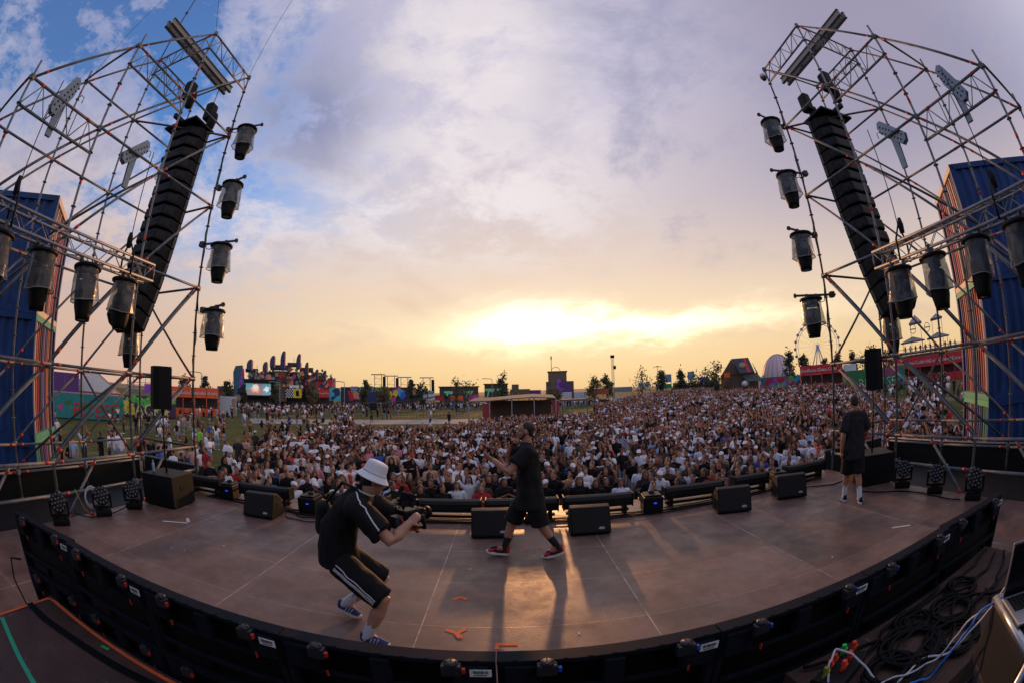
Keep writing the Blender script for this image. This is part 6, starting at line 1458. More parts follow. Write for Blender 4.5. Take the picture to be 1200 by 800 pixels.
for k in range(34):
    m = MB(); splash(m, s.x(rd.uniform(-30.8, -23)), s.z(rd.uniform(.008, .05)), rd.uniform(.2, .55), .36-.01*(k % 9), k+100); s.add('decor_art', m, rd.choice([CRIM, VIO, CORAL, PINKB, LIME, YEL, CYAN, ORA, NAVY, TAN]))
top_ = lambda a: float(np.interp(a, [-35, -33.5, -31, -29.3, -27, -25.5, -24, -22.6], [.028, .040, .048, .058, .056, .046, .038, .026]))
for k in range(90):
    a = rd.uniform(-34.3, -22.8); t_ = rd.uniform(.020 if a < -30.5 else -.004, top_(a)); w_ = rd.uniform(.25, 1.1); h_ = rd.uniform(.3, 1.5); x = s.x(a); z = s.z(t_)
    m = MB(); m.box((x, rd.uniform(.0, .5), z), (w_, .7, h_), ry(rd.choice([0, 0, .3, -.4, .78]))); s.add('decor_block', m, rd.choice([BRN, WOOD, DK, cm_('wine', (.10, .02, .03)), cm_('rust', (.22, .07, .04)), NAVY, CORAL, TAN, CRIM, GRY, BRN, DK]))
for k in range(12):
    a = -34+1.0*k; m = MB(); m.tube((s.x(a), 1, s.z(top_(a)-.012)), (s.x(a)+rd.uniform(-.6, .6), 1, s.z(top_(a)+rd.uniform(.004, .022))), .06, 4); s.add('truss_pole', m, DK)
m = MB(); m.prism([(s.x(-27.6), s.z(.043)), (s.x(-26.8), s.z(.043)), (s.x(-27.1), s.z(.024)), (s.x(-27.3), s.z(.024))], (0, 0, 0), 'y', .1, .3); s.add('green_cup', m, LIME)
m = MB(); n = 6; xa, xb, za, zb = s.x(-29.1), s.x(-28.1), s.z(-.0115), s.z(.0085)
box_t(m, xa, xb, za, zb, -.3, .3, 0)
for i in range(n):
    for j in range(n):
        if (i+j) % 2: box_t(m, xa+(xb-xa)*i/n, xa+(xb-xa)*(i+1)/n, za+(zb-za)*j/n, za+(zb-za)*(j+1)/n, -.34, .04, 1)
m.build('chequered_panel', [WHT, BLACK], s.o)
m = MB(); box_t(m, s.x(-28.1), s.x(-27.0), za, zb, -.3, .3); s.add('yellow_panel', m, YEL); m = MB(); box_t(m, s.x(-27.75), s.x(-27.35), za+.4, zb-.4, -.36, .05); s.add('panel_mark', m, BLACK)
m = MB(); box_t(m, s.x(-28.6), s.x(-26.8), zb+.1, zb+.8, -.2, .3); s.add('sign', m, WHT)
for az0, t0, t1, w, lab, mm, tx in [(-24, -.0095, .0085, 1.35, 'red sign panel with white script right of the decorated stage', REDB, 'Coca-Cola'), (-22.55, -.016, .0125, 1.45, 'bright cyan panel with dark art beside the red sign', CYAN, None)]:
    q = Site('sign_panel', lab, 'sign', az0, 100); m = MB(); box_t(m, -w*.5*1.745, w*.5*1.745, q.z(t0), q.z(t1), 0, .3); q.add('board', m, mm)
    m = MB(); m.tube((-1, .1, 0), (-1, .1, q.z(t0)), .08, 6); m.tube((1, .1, 0), (1, .1, q.z(t0)), .08, 6); q.add('sign_post', m, DK)
    if tx: letters(q, tx, 0, q.z(-.002), .55, WHT, -.04)
    else:
        m = MB(); splash(m, .3, q.z(.002), .9, -.04, 5); splash(m, -.5, q.z(-.01), .6, -.04, 6); q.add('panel_art', m, NAVY)

# ---- dark mural walls in the middle distance
s = Site('mural_wall', 'long dark mural wall with green lettering and a bright painted figure', 'mural wall', -16.9, 132)
X0, X1 = s.x(-21.8), s.x(-11.9); m = MB(); box_t(m, X0, X1, 0, s.z(.0145), 0, .5); s.add('wall', m, cm_('mural_black', (.03, .024, .04), .8, .5, .25))
letters(s, 'BEAT YARD', s.x(-17.9), s.z(.004), 2.3, LIME, -.06)
for k, (a, t_, r_, mm) in enumerate([(-20.2, -.006, 2.2, CRIM), (-19.6, -.003, 1.5, CORAL), (-20.0, .010, 1.2, VIO), (-18.2, .0, 2.8, PURP), (-17.8, -.012, 3.2, NAVY), (-15.6, -.012, 1.6, TEAL), (-15.3, -.005, 1.4, YEL), (-14.4, .005, 1.7, PINKB), (-14.0, .003, 1.4, CYAN), (-13.6, -.003, 1.3, cm_('royal_blue', (.04, .10, .5))), (-14.7, -.0, 1.2, YEL), (-12.6, .009, .9, VIO), (-14.9, -.013, 1.0, PINKB)]):
    m = MB(); splash(m, s.x(a), s.z(t_), r_, -.05-.012*k, 200+k); s.add('mural_patch', m, mm)
s = Site('festival_arch', 'slim coral and magenta banner column at the end of the long mural wall', 'banner', -12.1, 120); m = MB(); box_t(m, -.7, .7, 0, s.z(.012), 0, .6); s.add('column', m, CORAL); m = MB(); box_t(m, -.72, .72, 0, s.z(-.012), -.05, .05); s.add('lower_panel', m, PINKB)
for az0, a0, a1, t1, lb, D in ((-6.4, -8.85, -3.8, .0135, 'dark shed with pale green seven-shaped graffiti left of the middle tree', 140), (-1.5, -3.0, .0, .0185, 'dark shed with pale green graffiti behind the middle tree', 145)):
    s = Site('graffiti_shed', lb, 'shed', az0, D, 'dark graffiti sheds'); m = MB(); box_t(m, s.x(a0), s.x(a1), 0, s.z(t1), 0, 6); s.add('wall', m, cm_('shed_brown', (.055, .042, .035), .8, .4)); m = MB(); box_t(m, s.x(a0)-.3, s.x(a1)+.3, s.z(t1), s.z(t1)+.35, -.4, 7); s.add('roof', m, DK)
    MG = cm_('mint', (.22, .60, .30)); h = s.z(t1)
    for xx in (s.x(a0+(a1-a0)*.25), s.x(a0+(a1-a0)*.75)):
        k_ = MB(); k_.prism([(xx-1.6, h*.80), (xx+1.5, h*.80), (xx+.9, h*.62), (xx-.3, h*.66), (xx-.7, h*.36), (xx-1.2, h*.40), (xx-.8, h*.68), (xx-1.7, h*.70)], (0, 0, 0), 'y', -.06, -.02); s.add('graffiti', k_, MG)
# stands, tents and low roofs between
for k, (a, w, t0, t1, mm, lb) in enumerate([(-11.2, 1.4, -.03, .0, WHT, 'small white pavilion roof right of the long mural wall'), (-9.9, .9, -.03, -.002, WHT, 'white tent roof next to the small white pavilion'), (-10.4, 1.5, -.03, .006, cm_('blue_roof', (.10, .20, .28)), 'low blue-grey cabin behind the white pavilion'), (-9.0, 1.3, -.03, -.004, CRIM, 'red market stall right of the white tents'), (-6.6, 1.6, -.03, -.006, ORA, 'orange market awning left of the sound tent'), (1.6, 2.6, -.03, .007, BRN, 'low brown stand behind the sound tent'), (3.5, 1.6, -.03, .004, PURP, 'purple painted low stand left of the tower block'), (1.0, .9, -.02, .018, BRN, 'small brown box building on the skyline behind the sound tent'), (-4.5, 1.2, -.03, -.004, PINKB, 'pink market stall behind the sound tent roof'), (12.2, 1.9, -.03, .002, cm_('roof_red', (.35, .08, .06)), 'red roofed stand right of the white containers'), (15.0, 2.4, -.02, .004, GRY, 'grey low stand on the skyline by the lattice mast'), (17.8, 1.6, -.02, .012, WHT, 'white marquee frame by the bare tree'), (20.4, 2.0, -.02, .006, cm_('green_roof', (.03, .25, .10)), 'green roofed bar in front of the blue towers'), (22.4, 1.7, -.02, .007, cm_('green_roof', (.03, .25, .10)), 'second green roofed bar by the dark trees'), (21.0, .8, 0, .027, cm_('steel_blue', (.16, .24, .34)), 'blue-grey tower block by the lamp pole'), (24.0, .9, 0, .030, cm_('steel_blue', (.16, .24, .34)), 'blue-grey tower block with a red sign'), (25.7, 1.2, -.01, .016, VIO, 'violet gate frame beside the tower blocks')]):
    D = 108+3*(k % 7) if a < 14 else 128; q = Site('market_stand', lb, 'stand', a, D); hw = w*.5*D*R(1); zb = max(.0, q.z(t0)); m = MB(); box_t(m, -hw, hw, max(2.0, q.z(t1)*.62), q.z(t1), 0, 4); q.add('roof', m, mm)
    m = MB()
    for xx in (-hw+.1, hw-.1): m.tube((xx, .1, 0), (xx, .1, max(2.0, q.z(t1)*.62)), .09, 6)
    q.add('post', m, GRY); m = MB(); box_t(m, -hw, hw, 0, 1.1, .5, .5); q.add('counter', m, DK if k % 2 else WHT)
# light/sound towers of another stage with hanging arrays
for k, (a, t_) in enumerate([(-16.85, .043), (-15.15, .040), (-13.4, .037), (-10.5, .036)]):
    q = Site('delay_tower', ['tallest slim delay tower with a black array, leftmost on the mural skyline', 'second slim delay tower with a black array on the mural skyline', 'third slim delay tower with a black array beside a tree', 'smallest slim delay tower with a black array, rightmost on the skyline'][k], 'tower', a, 150, 'slim delay towers on the skyline'); h = q.z(t_); m = MB()
    for xx in (-1.2, 1.2): m.tube((xx, 0, 0), (xx, 0, h), .12, 5); m.tube((xx, 1.6, 0), (xx, 1.6, h), .12, 5)
    for zz in range(3, int(h), 2): m.tube((-1.2, 0, zz), (1.2, 0, zz), .07, 4); m.tube((-1.2, 0, zz), (1.2, 0, zz+2), .05, 4)
    m.box((0, .8, h), (4.8, 2.0, .25)); q.add('tower_frame', m, GRY); m = MB(); m.box((2.1, 0, h-3.0), (1.0, .8, 4.6)); q.add('hung_array', m, BLACK)
# centre: tower block with antenna and white containers
s = Site('tower_block', 'brown tower block with purple graffiti and an antenna right of centre', 'building', 6.6, 160); m = MB(); box_t(m, s.x(5.3), s.x(7.7), 0, s.z(.0435), 0, 9); s.add('tower_wall', m, cm_('dun', (.13, .095, .06), .85, .2)); m = MB(); box_t(m, s.x(7.6), s.x(8.6), 0, s.z(.022), -.3, 7); box_t(m, s.x(5.0), s.x(5.6), 0, s.z(.022), -.3, 5); s.add('annex', m, cm_('dusk_brown', (.085, .06, .06)))
m = MB(); box_t(m, s.x(5.2), s.x(7.8), s.z(.0435), s.z(.0455), -.2, 9.4); s.add('roof', m, DK); m = MB(); m.tube((s.x(5.75), 1, s.z(.045)), (s.x(5.75), 1, s.z(.076)), .12, 5); m.box((s.x(5.75), 1, s.z(.076)), (.5, .3, 1.2)); s.add('antenna', m, GRY)
for k in range(5):
    m = MB(); splash(m, s.x(6.9+.3*(k % 3)), s.z(.006+.004*(k//3*2)), 2.0, -.36-.01*k, 300+k); s.add('graffiti', m, VIO if k % 2 else PURP)
m = MB(); m.path([(s.x(6.3)+1.6*math.cos(a), 2, s.z(.0455)+.2+1.3*abs(math.sin(a))) for a in [PI*k/8 for k in range(9)]], .10, 5); s.add('roof_dish', m, DK)
for a0, a1, lb in ((6.7, 8.3, 'white container below the tower block, left one'), (8.6, 10.3, 'white container right of the tower block with a shaded end')):
    s = Site('white_container', lb, 'container', (a0+a1)/2, 118, 'white containers under the tower block'); m = MB(); box_t(m, s.x(a0), s.x(a1), 0, s.z(-.003), 0, 2.4); s.add('container_wall', m, WHT); m = MB()
    for k in range(8): box_t(m, s.x(a0)+.1+k*(s.x(a1)-s.x(a0))/8, s.x(a0)+.2+k*(s.x(a1)-s.x(a0))/8, .2, s.z(-.003)-.2, -.03, .03)
    s.add('door_rib', m, GRY)
# ---- front-of-house tent
s = Site('sound_tent', 'low brown front-of-house tent with a curved thin roof edge in the crowd', 'tent', 2.6, 48)
h0, h1 = s.z(-.0185), s.z(-.0135); m = MB(); xs = [s.x(a) for a in (-5.1, -2.4, .5, 3.4, 6.2)]
V = []; zz = [h0, h0+.05, h1, h1+.12, h1-.05]
for x, z in zip(xs, zz): V += [(x, -.3, z), (x, 6, z+.3), (x, -.3, z-.10), (x, 6, z+.2)]
F = []
for i in range(4): a, b = 4*i, 4*i+4; F += [(a, b, b+1, a+1), (a+2, a+3, b+3, b+2), (a, a+2, b+2, b), (a+1, b+1, b+3, a+3)]
m.add(V, F); s.add('roof', m, cm_('dusty_canvas', (.11, .085, .07), .95))
m = MB(); box_t(m, s.x(-2.5), s.x(5.8), .9, h1-.3, 3, .1); box_t(m, s.x(-2.3), s.x(5.6), .2, 1.3, 1.0, .5); s.add('back_curtain', m, cm_('umber', (.07, .04, .03)))
m = MB(); box_t(m, s.x(-3.3), s.x(-2.3), 0, h0-.3, 0, .8); box_t(m, s.x(5.8), s.x(6.6), 0, h0-.1, 0, .8); s.add('red_side_panel', m, cm_('deep_red', (.28, .03, .03)))
m = MB(); [m.tube((x, -.1, 0), (x, -.1, z), .06, 6) for x, z in zip(xs, zz)]; s.add('tent_pole', m, GRY); m = MB(); box_t(m, s.x(7.0), s.x(10.4), h0-.25, h0-.05, 0, 4); m.tube((s.x(10.3), 0, 0), (s.x(10.3), 0, h0-.1), .06, 6); m.tube((s.x(7.1), 0, 0), (s.x(7.1), 0, h0-.1), .06, 6); s.add('side_canopy', m, cm_('dusty_canvas', (.11, .085, .07), .95))
# ---- camera crane left of the sound tent
s = Site('camera_crane', 'long dark camera crane arm rising to the right over the grass strip', 'camera crane', -14.9, 68); m = MB(); m.tube((s.x(-17.2), 0, 2.1), (s.x(-8.2), -1, 3.7), .10, 6, .06); m.tube((s.x(-17.2), 0, 1.8), (s.x(-8.2), -1, 3.55), .07, 6, .05); s.add('crane_arm', m, DK); m = MB(); box_t(m, s.x(-18.0), s.x(-17.0), 1.4, 2.5, -.4, .8); s.add('counterweight', m, BLACK); m = MB()
for dx in (-.7, .7): m.tube((s.x(-15.8)+dx, 0, 0), (s.x(-15.8), 0, 2.3), .06, 6)
m.tube((s.x(-15.8), .9, 0), (s.x(-15.8), 0, 2.3), .06, 6); s.add('crane_leg', m, DK); m = MB(); m.box((s.x(-8.1), -1, 3.3), (.5, .4, .5)); s.add('crane_head', m, BLACK)
s = Site('grass_fence', 'low dark railing along the grass strip in front of the murals', 'fence', -12, 71); m = MB(); X0, X1 = s.x(-20), s.x(-5.4); n = 34
for k in range(n+1): m.tube((X0+(X1-X0)*k/n, 0, 0), (X0+(X1-X0)*k/n, 0, .95), .035, 4)
s.add('fence_post', m, DK); m = MB(); m.tube((X0, 0, .93), (X1, 0, .93), .035, 4); m.tube((X0, 0, .5), (X1, 0, .5), .03, 4); s.add('fence_rail', m, DK)
# ---- lamp poles and masts
for k, (a, D, t_, lb) in enumerate([(-40.6, 82, .034, 'street lamp with a single arm above the orange bar'), (-21.3, 92, .024, 'street lamp pole at the left end of the long mural'), (-2.0, 100, .030, 'slim grey lamp pole left of the middle tree'), (-29.9, 88, .020, 'grey lamp pole in front of the decorated stage'), (19.6, 112, .044, 'twin headed lamp pole among the right trees')]):
    q = Site('street_lamp', lb, 'street lamp', a, D); h = q.z(t_); m = MB(); m.tube((0, 0, 0), (0, 0, h), .11, 8, .07); q.add('pole', m, GRY); m = MB(); m.path([(0, 0, h), (-.3, 0, h+.15), (-1.6, 0, h+.25)] if k != 4 else [(-1.1, 0, h-.2), (-1.0, 0, h+.1), (1.0, 0, h+.1), (1.1, 0, h-.2)], .07, 6); m.box((-1.9 if k != 4 else 0, 0, h+.22), (.7, .3, .14)); q.add('lamp_head', m, GRY)
s = Site('lattice_mast', 'tall lattice mast with lamps on the skyline right of centre', 'mast', 13.75, 140); h = s.z(.0765); m = MB()
for dx, dy in ((-.35, 0), (.35, 0), (0, .6)): m.tube((dx, dy, 0), (dx, dy, h), .07, 5)
for k in range(int(h)): m.tube((-.35, 0, k), (.35, 0, k+1), .04, 4)
s.add('mast_frame', m, GRY); m = MB(); m.box((0, -.2, h-.5), (1.3, .4, .9)); m.box((.6, -.2, h*.72), (.9, .4, 1.1)); s.add('mast_lamp', m, BLACK)
# ---- right: timber house, dome, wheel, murals, red bars, deck
s = Site('timber_house', 'timber gabled bar house with a steep dark roof and round emblem in the crowd', 'house', 30.4, 75)
xw0, xw1 = s.x(27.7), s.x(33.2); zr, ze, zl = s.z(.053), s.z(.019), s.z(.0)
m = MB(); box_t(m, xw0+.3, xw1-.3, 0, ze-.1, .8, 6); m.prism([(s.x(28.0), ze-.1), (s.x(29.4), zr-.1), (s.x(30.6), ze-.1)], (0, 0, 0), 'y', .6, 1.0); s.add('timber_wall', m, WOOD)
m = MB(); m.add([(s.x(29.45), 1.6, zr), (s.x(31.75), 1.6, zr), (s.x(32.5), -.9, ze), (s.x(30.5), -.9, ze), (s.x(29.45), 1.75, zr-.15), (s.x(31.75), 1.75, zr-.15), (s.x(32.5), -.75, ze-.18), (s.x(30.5), -.75, ze-.18)], [(0, 1, 2, 3), (4, 7, 6, 5), (0, 4, 5, 1), (1, 5, 6, 2), (2, 6, 7, 3), (3, 7, 4, 0)]); rf = s.add('roof', m, cm_('roof_slate', (.045, .045, .055)))
A, B = Vector((s.x(30.6), .35, (zr+ze)/2+.02)), None; sl = Vector((0, -2.5, ze-zr)).normalized(); nn = Vector((0, sl.z, -sl.y)); nn = nn if nn.z > 0 else -nn
rot = Matrix((Vector((1, 0, 0)), sl, nn)).transposed(); m = MB(); m.lathe([(0, 0), (.62, 0), (.62, .03), (0, .03)], Vector((s.x(30.85), .35, (zr+ze)/2))+nn*.06, 18, rot=rot); m.build('round_emblem', TAN, rf)
m = MB(); m.add([Vector((s.x(31.0), 1.5, zr-.08))+nn*.03, Vector((s.x(31.35), 1.5, zr-.08))+nn*.03, Vector((s.x(31.95), -.85, ze+.02))+nn*.05, Vector((s.x(31.55), -.85, ze+.02))+nn*.05], [(0, 1, 2, 3)]); m.build('red_stripe', REDB, rf)
m = MB(); m.add([(s.x(30.8), .3, s.z(.0155)), (s.x(32.9), .3, s.z(.0155)), (s.x(33.5), -1.8, s.z(.001)), (s.x(31.5), -1.8, s.z(.001)), (s.x(30.8), .3, s.z(.0155)-.12), (s.x(32.9), .3, s.z(.0155)-.12), (s.x(33.5), -1.8, s.z(.001)-.12), (s.x(31.5), -1.8, s.z(.001)-.12)], [(0, 1, 2, 3), (4, 7, 6, 5), (0, 4, 5, 1), (1, 5, 6, 2), (2, 6, 7, 3), (3, 7, 4, 0)]); s.add('porch_roof', m, cm_('porch_green_grey', (.05, .065, .06)))
m = MB(); [m.tube((s.x(a), -1.6, 0), (s.x(a), -1.6, s.z(.002)), .08, 5) for a in (31.6, 32.5, 33.4)]; s.add('porch_post', m, WOOD)
m = MB(); [m.tube((s.x(27.6+k*.25), .4, 0), (s.x(28.6+k*.2), .5, ze+k*.55), .07, 5) for k in range(5)]; [m.tube((s.x(32.3+.25*k), .6, ze+1.5-k*.6), (s.x(33.2), .5, zl-.2+k*.1), .05, 5) for k in range(3)]; s.add('timber_strut', m, WOOD)
m = MB(); box_t(m, s.x(28.4), s.x(29.2), s.z(.012), s.z(.022), .4, .15); s.add('orange_sign', m, ORA); m = MB(); m.ball((s.x(31.2), -1.0, s.z(-.004)), (.7, .6, .5), 10); s.add('white_parasol', m, WHT)
s = Site('dome_tent', 'large pale pink dome tent behind the colourful mural', 'dome', 35.6, 118); rdm = s.D*R(2.05); m = MB(); m.lathe([(rdm*math.cos(a), max(0, s.z(.004))+ (s.z(.0535)-s.z(.004))*math.sin(a)) for a in [PI/2*k/10 for k in range(11)]]+[(0, s.z(.0535))], n=28); m.lathe([(rdm, 0), (rdm, s.z(.004))], n=28); s.add('dome_skin', m, cm_('pale_pink_membrane', (.60, .42, .42), .55, .06)); m = MB()
for a in range(-4, 5): m.path([(rdm*1.01*math.sin(R(a*20))*math.cos(q), -rdm*1.01*math.cos(R(a*20))*math.cos(q), s.z(.004)+(s.z(.0535)-s.z(.004))*1.01*math.sin(q)) for q in [PI/2*k/8 for k in range(9)]], .06, 4)
s.add('dome_rib', m, cm_('mauve_rib', (.35, .24, .30))); m = MB(); m.prism([(-rdm*1.25, s.z(.004)), (-rdm*.9, s.z(.012)), (-rdm*.9, 0), (-rdm*1.25, 0)], (0, 0, 0), 'y', -2, 0); s.add('entrance', m, WHT)
for k in range(9):
    m = MB(); box_t(m, -rdm*.9+k*rdm*.2, -rdm*.8+k*rdm*.2, s.z(-.004), s.z(.001), -rdm*1.06, .1); s.add('dome_window', m, DK)
s = Site('ferris_wheel', 'white ferris wheel with round cabins behind the red bars', 'ferris wheel', 41.3, 215); hz, rw = s.z(.0625), s.D*.0525; m = MB()
for y in (-.8, .8): m.path([(rw*math.cos(2*PI*k/40), y, hz+rw*math.sin(2*PI*k/40)) for k in range(40)], .16, 5, closed=True); m.path([(rw*.9*math.cos(2*PI*k/40), y, hz+rw*.9*math.sin(2*PI*k/40)) for k in range(40)], .10, 4, closed=True)
s.add('wheel_rim', m, WHT); m = MB()
for k in range(20): m.tube((0, 0, hz), (rw*math.cos(2*PI*k/20), 0, hz+rw*math.sin(2*PI*k/20)), .05, 4)
s.add('spoke', m, cm_('spoke_grey', (.4, .38, .38))); m = MB()
for dx in (-5.2, -2.0, 2.0, 5.2): m.tube((dx, -1.6, 0), (dx*.05, -1.2, hz), .28, 6)
s.add('support_leg', m, cm_('leg_lilac', (.42, .38, .50))); m = MB(); m.lathe([(0, -1.6), (.8, -1.6), (.8, 1.6), (0, 1.6)], (0, 0, hz), 14, rot=rx(PI/2)); s.add('hub', m, WHT)
for k in range(22):
    a = 2*PI*k/22; m = MB(); m.ball((rw*1.03*math.cos(a), 0, hz+rw*1.03*math.sin(a)-.5), (.8, .8, .75), 8); s.add('cabin', m, cm_('cabin_grey', (.16, .15, .16)))
s = Site('mural_wall', 'colourful painted mural wall between the timber house and the red bars', 'mural wall', 36, 80); X0, X1 = s.x(33.3), s.x(38.7); m = MB(); box_t(m, X0, X1, 0, s.z(.0055), 0, .4); s.add('wall', m, cm_('mural_teal', (.05, .13, .15)))
for k in range(18):
    m = MB(); splash(m, X0+.6+(X1-X0-1.2)*k/17, s.z(-.012+.009*math.sin(k*2.3)), .85, -.05-.01*k, 400+k, 0, 8); s.add('mural_patch', m, [PINKB, TEAL, LIME, CRIM, VIO, CYAN][k % 6])
bar(38.7, 44.6, 75, .003, .0235, 'red drinks bar with white script panels below the ferris wheel', ['drinks', 'Coca-Cola', 'Coca-Cola'], 4, 'drinks bars with white script signs', REDB)
s = bar(52.2, 62.5, 72, -.004, .018, 'long red drinks bar with white script panels under the viewing deck', ['drinks', 'Coca-Cola'], 6, 'drinks bars with white script signs', REDB)
q = Site('market_stand', 'small white topped stand between the red bars and green graffiti', 'stand', 45.6, 76); m = MB(); box_t(m, -1.2, 1.2, 2.2, q.z(.018), 0, 2); q.add('roof', m, WHT); m = MB(); [m.tube((x, .1, 0), (x, .1, 2.3), .06, 5) for x in (-1.1, 1.1)]; q.add('post', m, GRY)
s = Site('graffiti_container', 'green and maroon container wall with pale RELEASE graffiti at the right', 'container', 49.2, 60); X0, X1 = s.x(45.0), s.x(53.4); h = s.z(.004); m = MB(); box_t(m, X0, X1, .1, h, 0, 2.4); s.add('container_wall', m, cm_('bottle_green', (.03, .15, .05))); m = MB(); box_t(m, s.x(48), s.x(52.6), h-1.1, h-.02, -.05, .05); s.add('upper_band', m, cm_('maroon', (.25, .06, .12))); letters(s, 'RELEASE', s.x(49.4), .75, 1.5, cm_('mint', (.22, .60, .30)), -.09, 'graffiti'); m = MB(); splash(m, s.x(53), 1.4, .8, -.08, 9); splash(m, s.x(52.6), 2.0, .6, -.08, 10); s.add('graffiti_patch', m, TEAL)
s = Site('viewing_deck', 'raised viewing deck with sail canopies above the right red bar', 'viewing deck', 57, 80); X0, X1 = s.x(52.6), s.x(62.5); zd = s.z(.021); m = MB(); box_t(m, X0, X1, zd-.3, zd, 0, 6); s.add('deck_floor', m, GRY); m = MB()
for k in range(9): m.tube((X0+(X1-X0)*k/8, .2, 0), (X0+(X1-X0)*k/8, .2, zd+1.1), .06, 5)
s.add('deck_post', m, GRY); m = MB(); m.tube((X0, .2, zd+1.05), (X1, .2, zd+1.05), .05, 5); m.tube((X0, .2, zd+.55), (X1, .2, zd+.55), .03, 5); s.add('deck_railing', m, GRY)
for a, w, t0, t1 in ((54.8, 3.6, .048, .060), (58.6, 3.4, .050, .062), (55.4, 1.9, .085, .104), (58.6, 1.8, .088, .100)):
    x = s.x(a); hw = w*.5*s.D*R(1); m = MB(); za, zb = s.z(t0), s.z(t1); V = [(x-hw, 0, za), (x+hw, 0, za+.15), (x+hw, 4, za+.2), (x-hw, 4, za), (x, 2, zb)]; m.add(V+[(v[0], v[1], v[2]-.06) for v in V], [(0, 1, 4), (1, 2, 4), (2, 3, 4), (3, 0, 4), (6, 5, 9), (7, 6, 9), (8, 7, 9), (5, 8, 9)]); sl_ = s.add('sail_canopy', m, cm_('sail_grey', (.30, .28, .27))); m = MB(); m.tube((x-hw*.8, .5, zd), (x-hw*.8, .5, za+.2), .05, 5); m.tube((x+hw*.8, .5, zd), (x+hw*.8, .5, za+.2), .05, 5); m.build('canopy_mast', GRY, sl_)
for a in (55.0, 57.1):
    m = MB(); m.path([(s.x(a)+.55*math.cos(2*PI*k/16), -.1, s.z(.073)+.75*math.sin(2*PI*k/16)) for k in range(16)], .06, 5, closed=True); m.tube((s.x(a)-.5, -.1, s.z(.073)), (s.x(a)+.5, -.1, s.z(.073)), .12, 4); s.add('ring_sign', m, cm_('sign_grey', (.22, .2, .2)))
for k in range(11):
    o = bpy.data.objects.new('person', FIG[[0, 4, 19, 10, 4, 13, 0, 8, 6, 19, 14][k]]); COL.objects.link(o); a = 53.6+.75*k; o.location = s.o.matrix_basis @ Vector((s.x(a), 1.0+.5*(k % 3), zd)); o.rotation_euler = (0, 0, R(180-57+25*((k*7) % 5-2))); cn = ['black', 'white', 'black', 'charcoal', 'brown', 'black', 'white', 'black', 'olive', 'black', 'beige'][k]; o.color = (*SHD[cn], 1)
    tag(o, f'person in {cn} top on the viewing deck, {["first", "second", "third", "fourth", "fifth", "sixth", "seventh", "eighth", "ninth", "tenth", "last"][k]} from the ferris wheel side', 'person', 'people on the viewing deck')

# ---- trees
BARK = mat('tree_bark', (.06, .045, .032), .9, 0, .3, 6); LEAFS = {k: mat('leaves_'+k, c, .8, 0, .45, 1.3) for k, c in dict(olive=(.06, .062, .02), dark=(.03, .04, .018), dry=(.11, .075, .03)).items()}
def tree(label, az, D, top, wid, kind, leaf, seed, bottom=.18, dens=1.):
    q = Site('tree', label, 'tree', az, D, 'trees on the festival skyline'); h = q.z(top); rd = random.Random(seed); w = wid*D*R(1)*.5
    t = MB(); t.path([(0, 0, 0), (rd.uniform(-.1, .1), 0, h*.4), (rd.uniform(-.2, .2), .1, h*.92)], [h*.018+.05, h*.012+.03, .02], 7); tips = []
    for k in range(13 if kind != 'bush' else 5):
        z0 = h*(bottom+.06+(.78-bottom)*k/13); a = rd.uniform(0, 2*PI)
        pr = {'spire': 1.05-(z0/h), 'oval': math.sin(PI*min(1, max(.08, (z0/h-bottom)/(1-bottom)*.92+.10)))*.9, 'bare': .85*math.sin(PI*min(1, max(.15, z0/h))), 'bush': .8}[kind]
        e = (math.cos(a)*w*pr, math.sin(a)*w*pr, z0+h*.10); t.path([(0, 0, z0), (e[0]*.5, e[1]*.5, z0+h*.06), e], [h*.007+.02, h*.005+.015, .012], 5); tips += [e, (e[0]*.55, e[1]*.55, z0+h*.07)]
    tips.append((0, 0, h*.94)); q.add('trunk', t, BARK); c = MB(); ls = max(.16, min(.42, D*.0026)); n = int((34 if kind != 'bare' else 11)*dens)
    for tp in tips:
        sp = w*(.40 if kind != 'bush' else .6)*rd.uniform(.6, 1.25)
        if rd.random() < .12 and kind != 'bush': continue
        for k in range(n):
            p = Vector(tp)+Vector((rd.gauss(0, sp*.6), rd.gauss(0, sp*.6), rd.gauss(0, sp*.7)))
            if p.z < h*bottom*.8: continue
            u = Vector((rd.gauss(0, 1), rd.gauss(0, 1), rd.gauss(0, 1))).normalized(); v = u.orthogonal().normalized(); s_ = ls*rd.uniform(.6, 1.3)
            c.add([p+u*s_, p+v*s_*.6, p-u*s_, p-v*s_*.6], [(0, 1, 2, 3)])
    cr = c.build('crown', LEAFS[leaf], q.o, fix=False); cr['kind'] = 'stuff' if False else 'thing'; del cr['kind']; return q
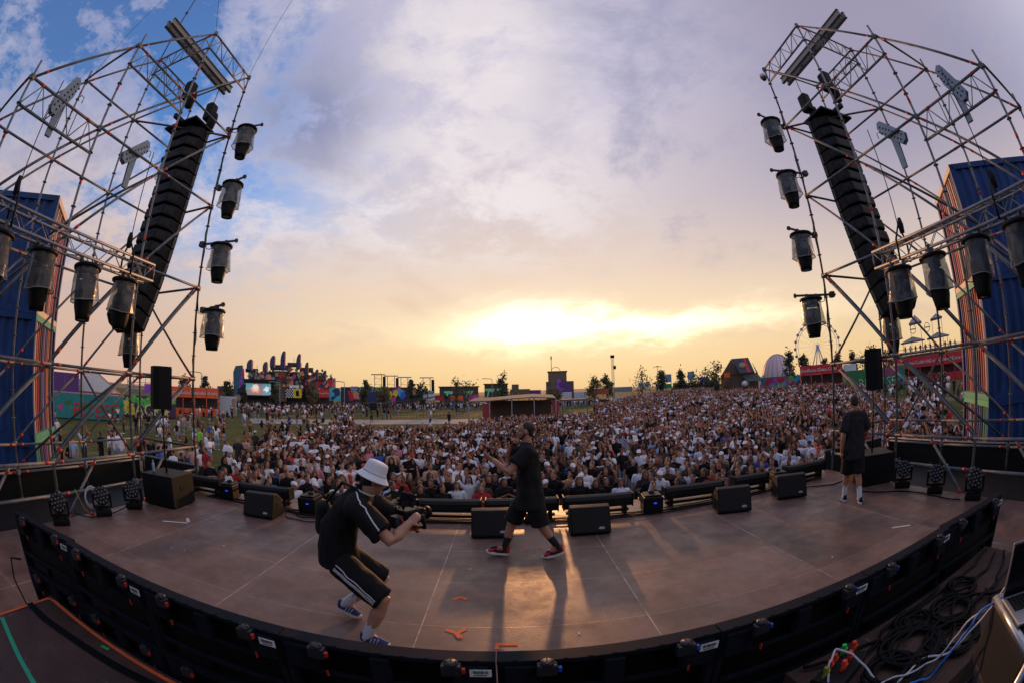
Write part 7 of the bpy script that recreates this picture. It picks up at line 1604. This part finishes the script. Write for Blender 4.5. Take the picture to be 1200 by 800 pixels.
for i, a in enumerate([('small round tree above the orange bar', -43.0, 95, .028, 1.6, 'oval', 'dark'), ('tall dark tree beside the street lamp over the orange bar', -40.0, 95, .030, 1.3, 'oval', 'dark'), ('dark tree right of the street lamp near the brick house', -37.0, 95, .026, 1.5, 'oval', 'dark'), ('small dark tree in front of the stage screen, left one', -35.0, 90, .014, 1.0, 'oval', 'dark'), ('small dark tree in front of the stage screen, right one', -30.6, 90, .012, 1.1, 'oval', 'dark'), ('brownish tree before the chequered panel of the decorated stage', -25.6, 92, .020, 1.5, 'oval', 'dry'),
                       ('slender tree standing before the long mural wall', -18.6, 110, .031, 1.25, 'oval', 'olive'), ('low tree before the long mural wall, right of the slender one', -16.2, 108, .015, 1.8, 'oval', 'dry'), ('tree by the third delay tower on the mural skyline', -12.4, 112, .030, .95, 'oval', 'olive'), ('low dark tree at the right end of the long mural', -11.2, 108, .020, 1.8, 'oval', 'dark'), ('bare-topped tree left of the graffiti sheds', -6.7, 96, .038, 1.4, 'bare', 'dry'), ('wide low tree beside the bare-topped one', -5.4, 94, .028, 3.2, 'bare', 'olive'), ('tall conical tree on the skyline left of the singer\'s head', -.6, 96, .045, 1.9, 'spire', 'olive'),
                       ('low tree at the foot of the tower block', 6.0, 104, .010, 1.8, 'oval', 'dry'), ('round tree right of the white containers', 11.2, 110, .028, 2.0, 'oval', 'dry'), ('small round tree left of the lattice mast', 12.9, 118, .031, 1.6, 'oval', 'olive'), ('bare tree with thin branches right of the lattice mast', 17.5, 116, .040, 2.6, 'bare', 'dry'), ('dark tree behind the twin headed lamp pole', 19.9, 122, .036, 1.6, 'oval', 'dark'), ('narrow dark tree by the green roofed bar', 22.6, 112, .036, 1.3, 'spire', 'dark'), ('tall thin tree above the dark bushes', 28.0-.6, 122, .050, 1.7, 'bare', 'olive'),
                       ('pointed dark tree in front of the pink dome', 37.2, 98, .060, 1.9, 'spire', 'dark'), ('dark rounded tree left of the ferris wheel', 39.2, 104, .048, 1.6, 'oval', 'dark'), ('pointed cypress at the foot of the ferris wheel, left one', 42.2, 100, .034, 1.3, 'spire', 'dark'), ('pointed cypress at the foot of the ferris wheel, right one', 43.9, 100, .044, 1.5, 'spire', 'dark'), ('pointed cypress beside the right tower post', 46.0, 100, .044, 1.5, 'spire', 'dark'), ('dark rounded tree behind the right pole speaker', 48.4, 98, .050, 2.6, 'oval', 'dark'), ('low dark tree behind the green graffiti wall', 51.0, 96, .040, 2.4, 'oval', 'dark')]): tree(*a, 500+i)
for i, (a, w_, t_, lb) in enumerate([(24.6, 2.4, .014, 'low dark bush left of the timber house, first of three'), (26.0, 2.4, .024, 'tall dark bush left of the timber house, middle of three'), (27.2, 2.2, .020, 'dark bush against the timber house, last of three'), (22.6, 1.8, .012, 'small dark bush below the tower blocks')]): tree(lb, a, 112, t_, w_, 'bush', 'dark', 600+i, .02, 3.5)

# ================================================================ unseen stage house added behind the camera: roof and backdrop shade the deck
t = thing('stage_house', 'unseen black roof and backdrop added behind the camera to shade the deck', 'stage roof', (0, -3.3, 0))
m = MB(); m.box((0, -1.4, 10.6), (12.6, 3.4, .3)); m.build('roof', CLOTHB, t)
m = MB(); m.box((0, -3.1, 3.2), (17.5, .1, 9.9)); m.build('backdrop', CLOTHB, t)
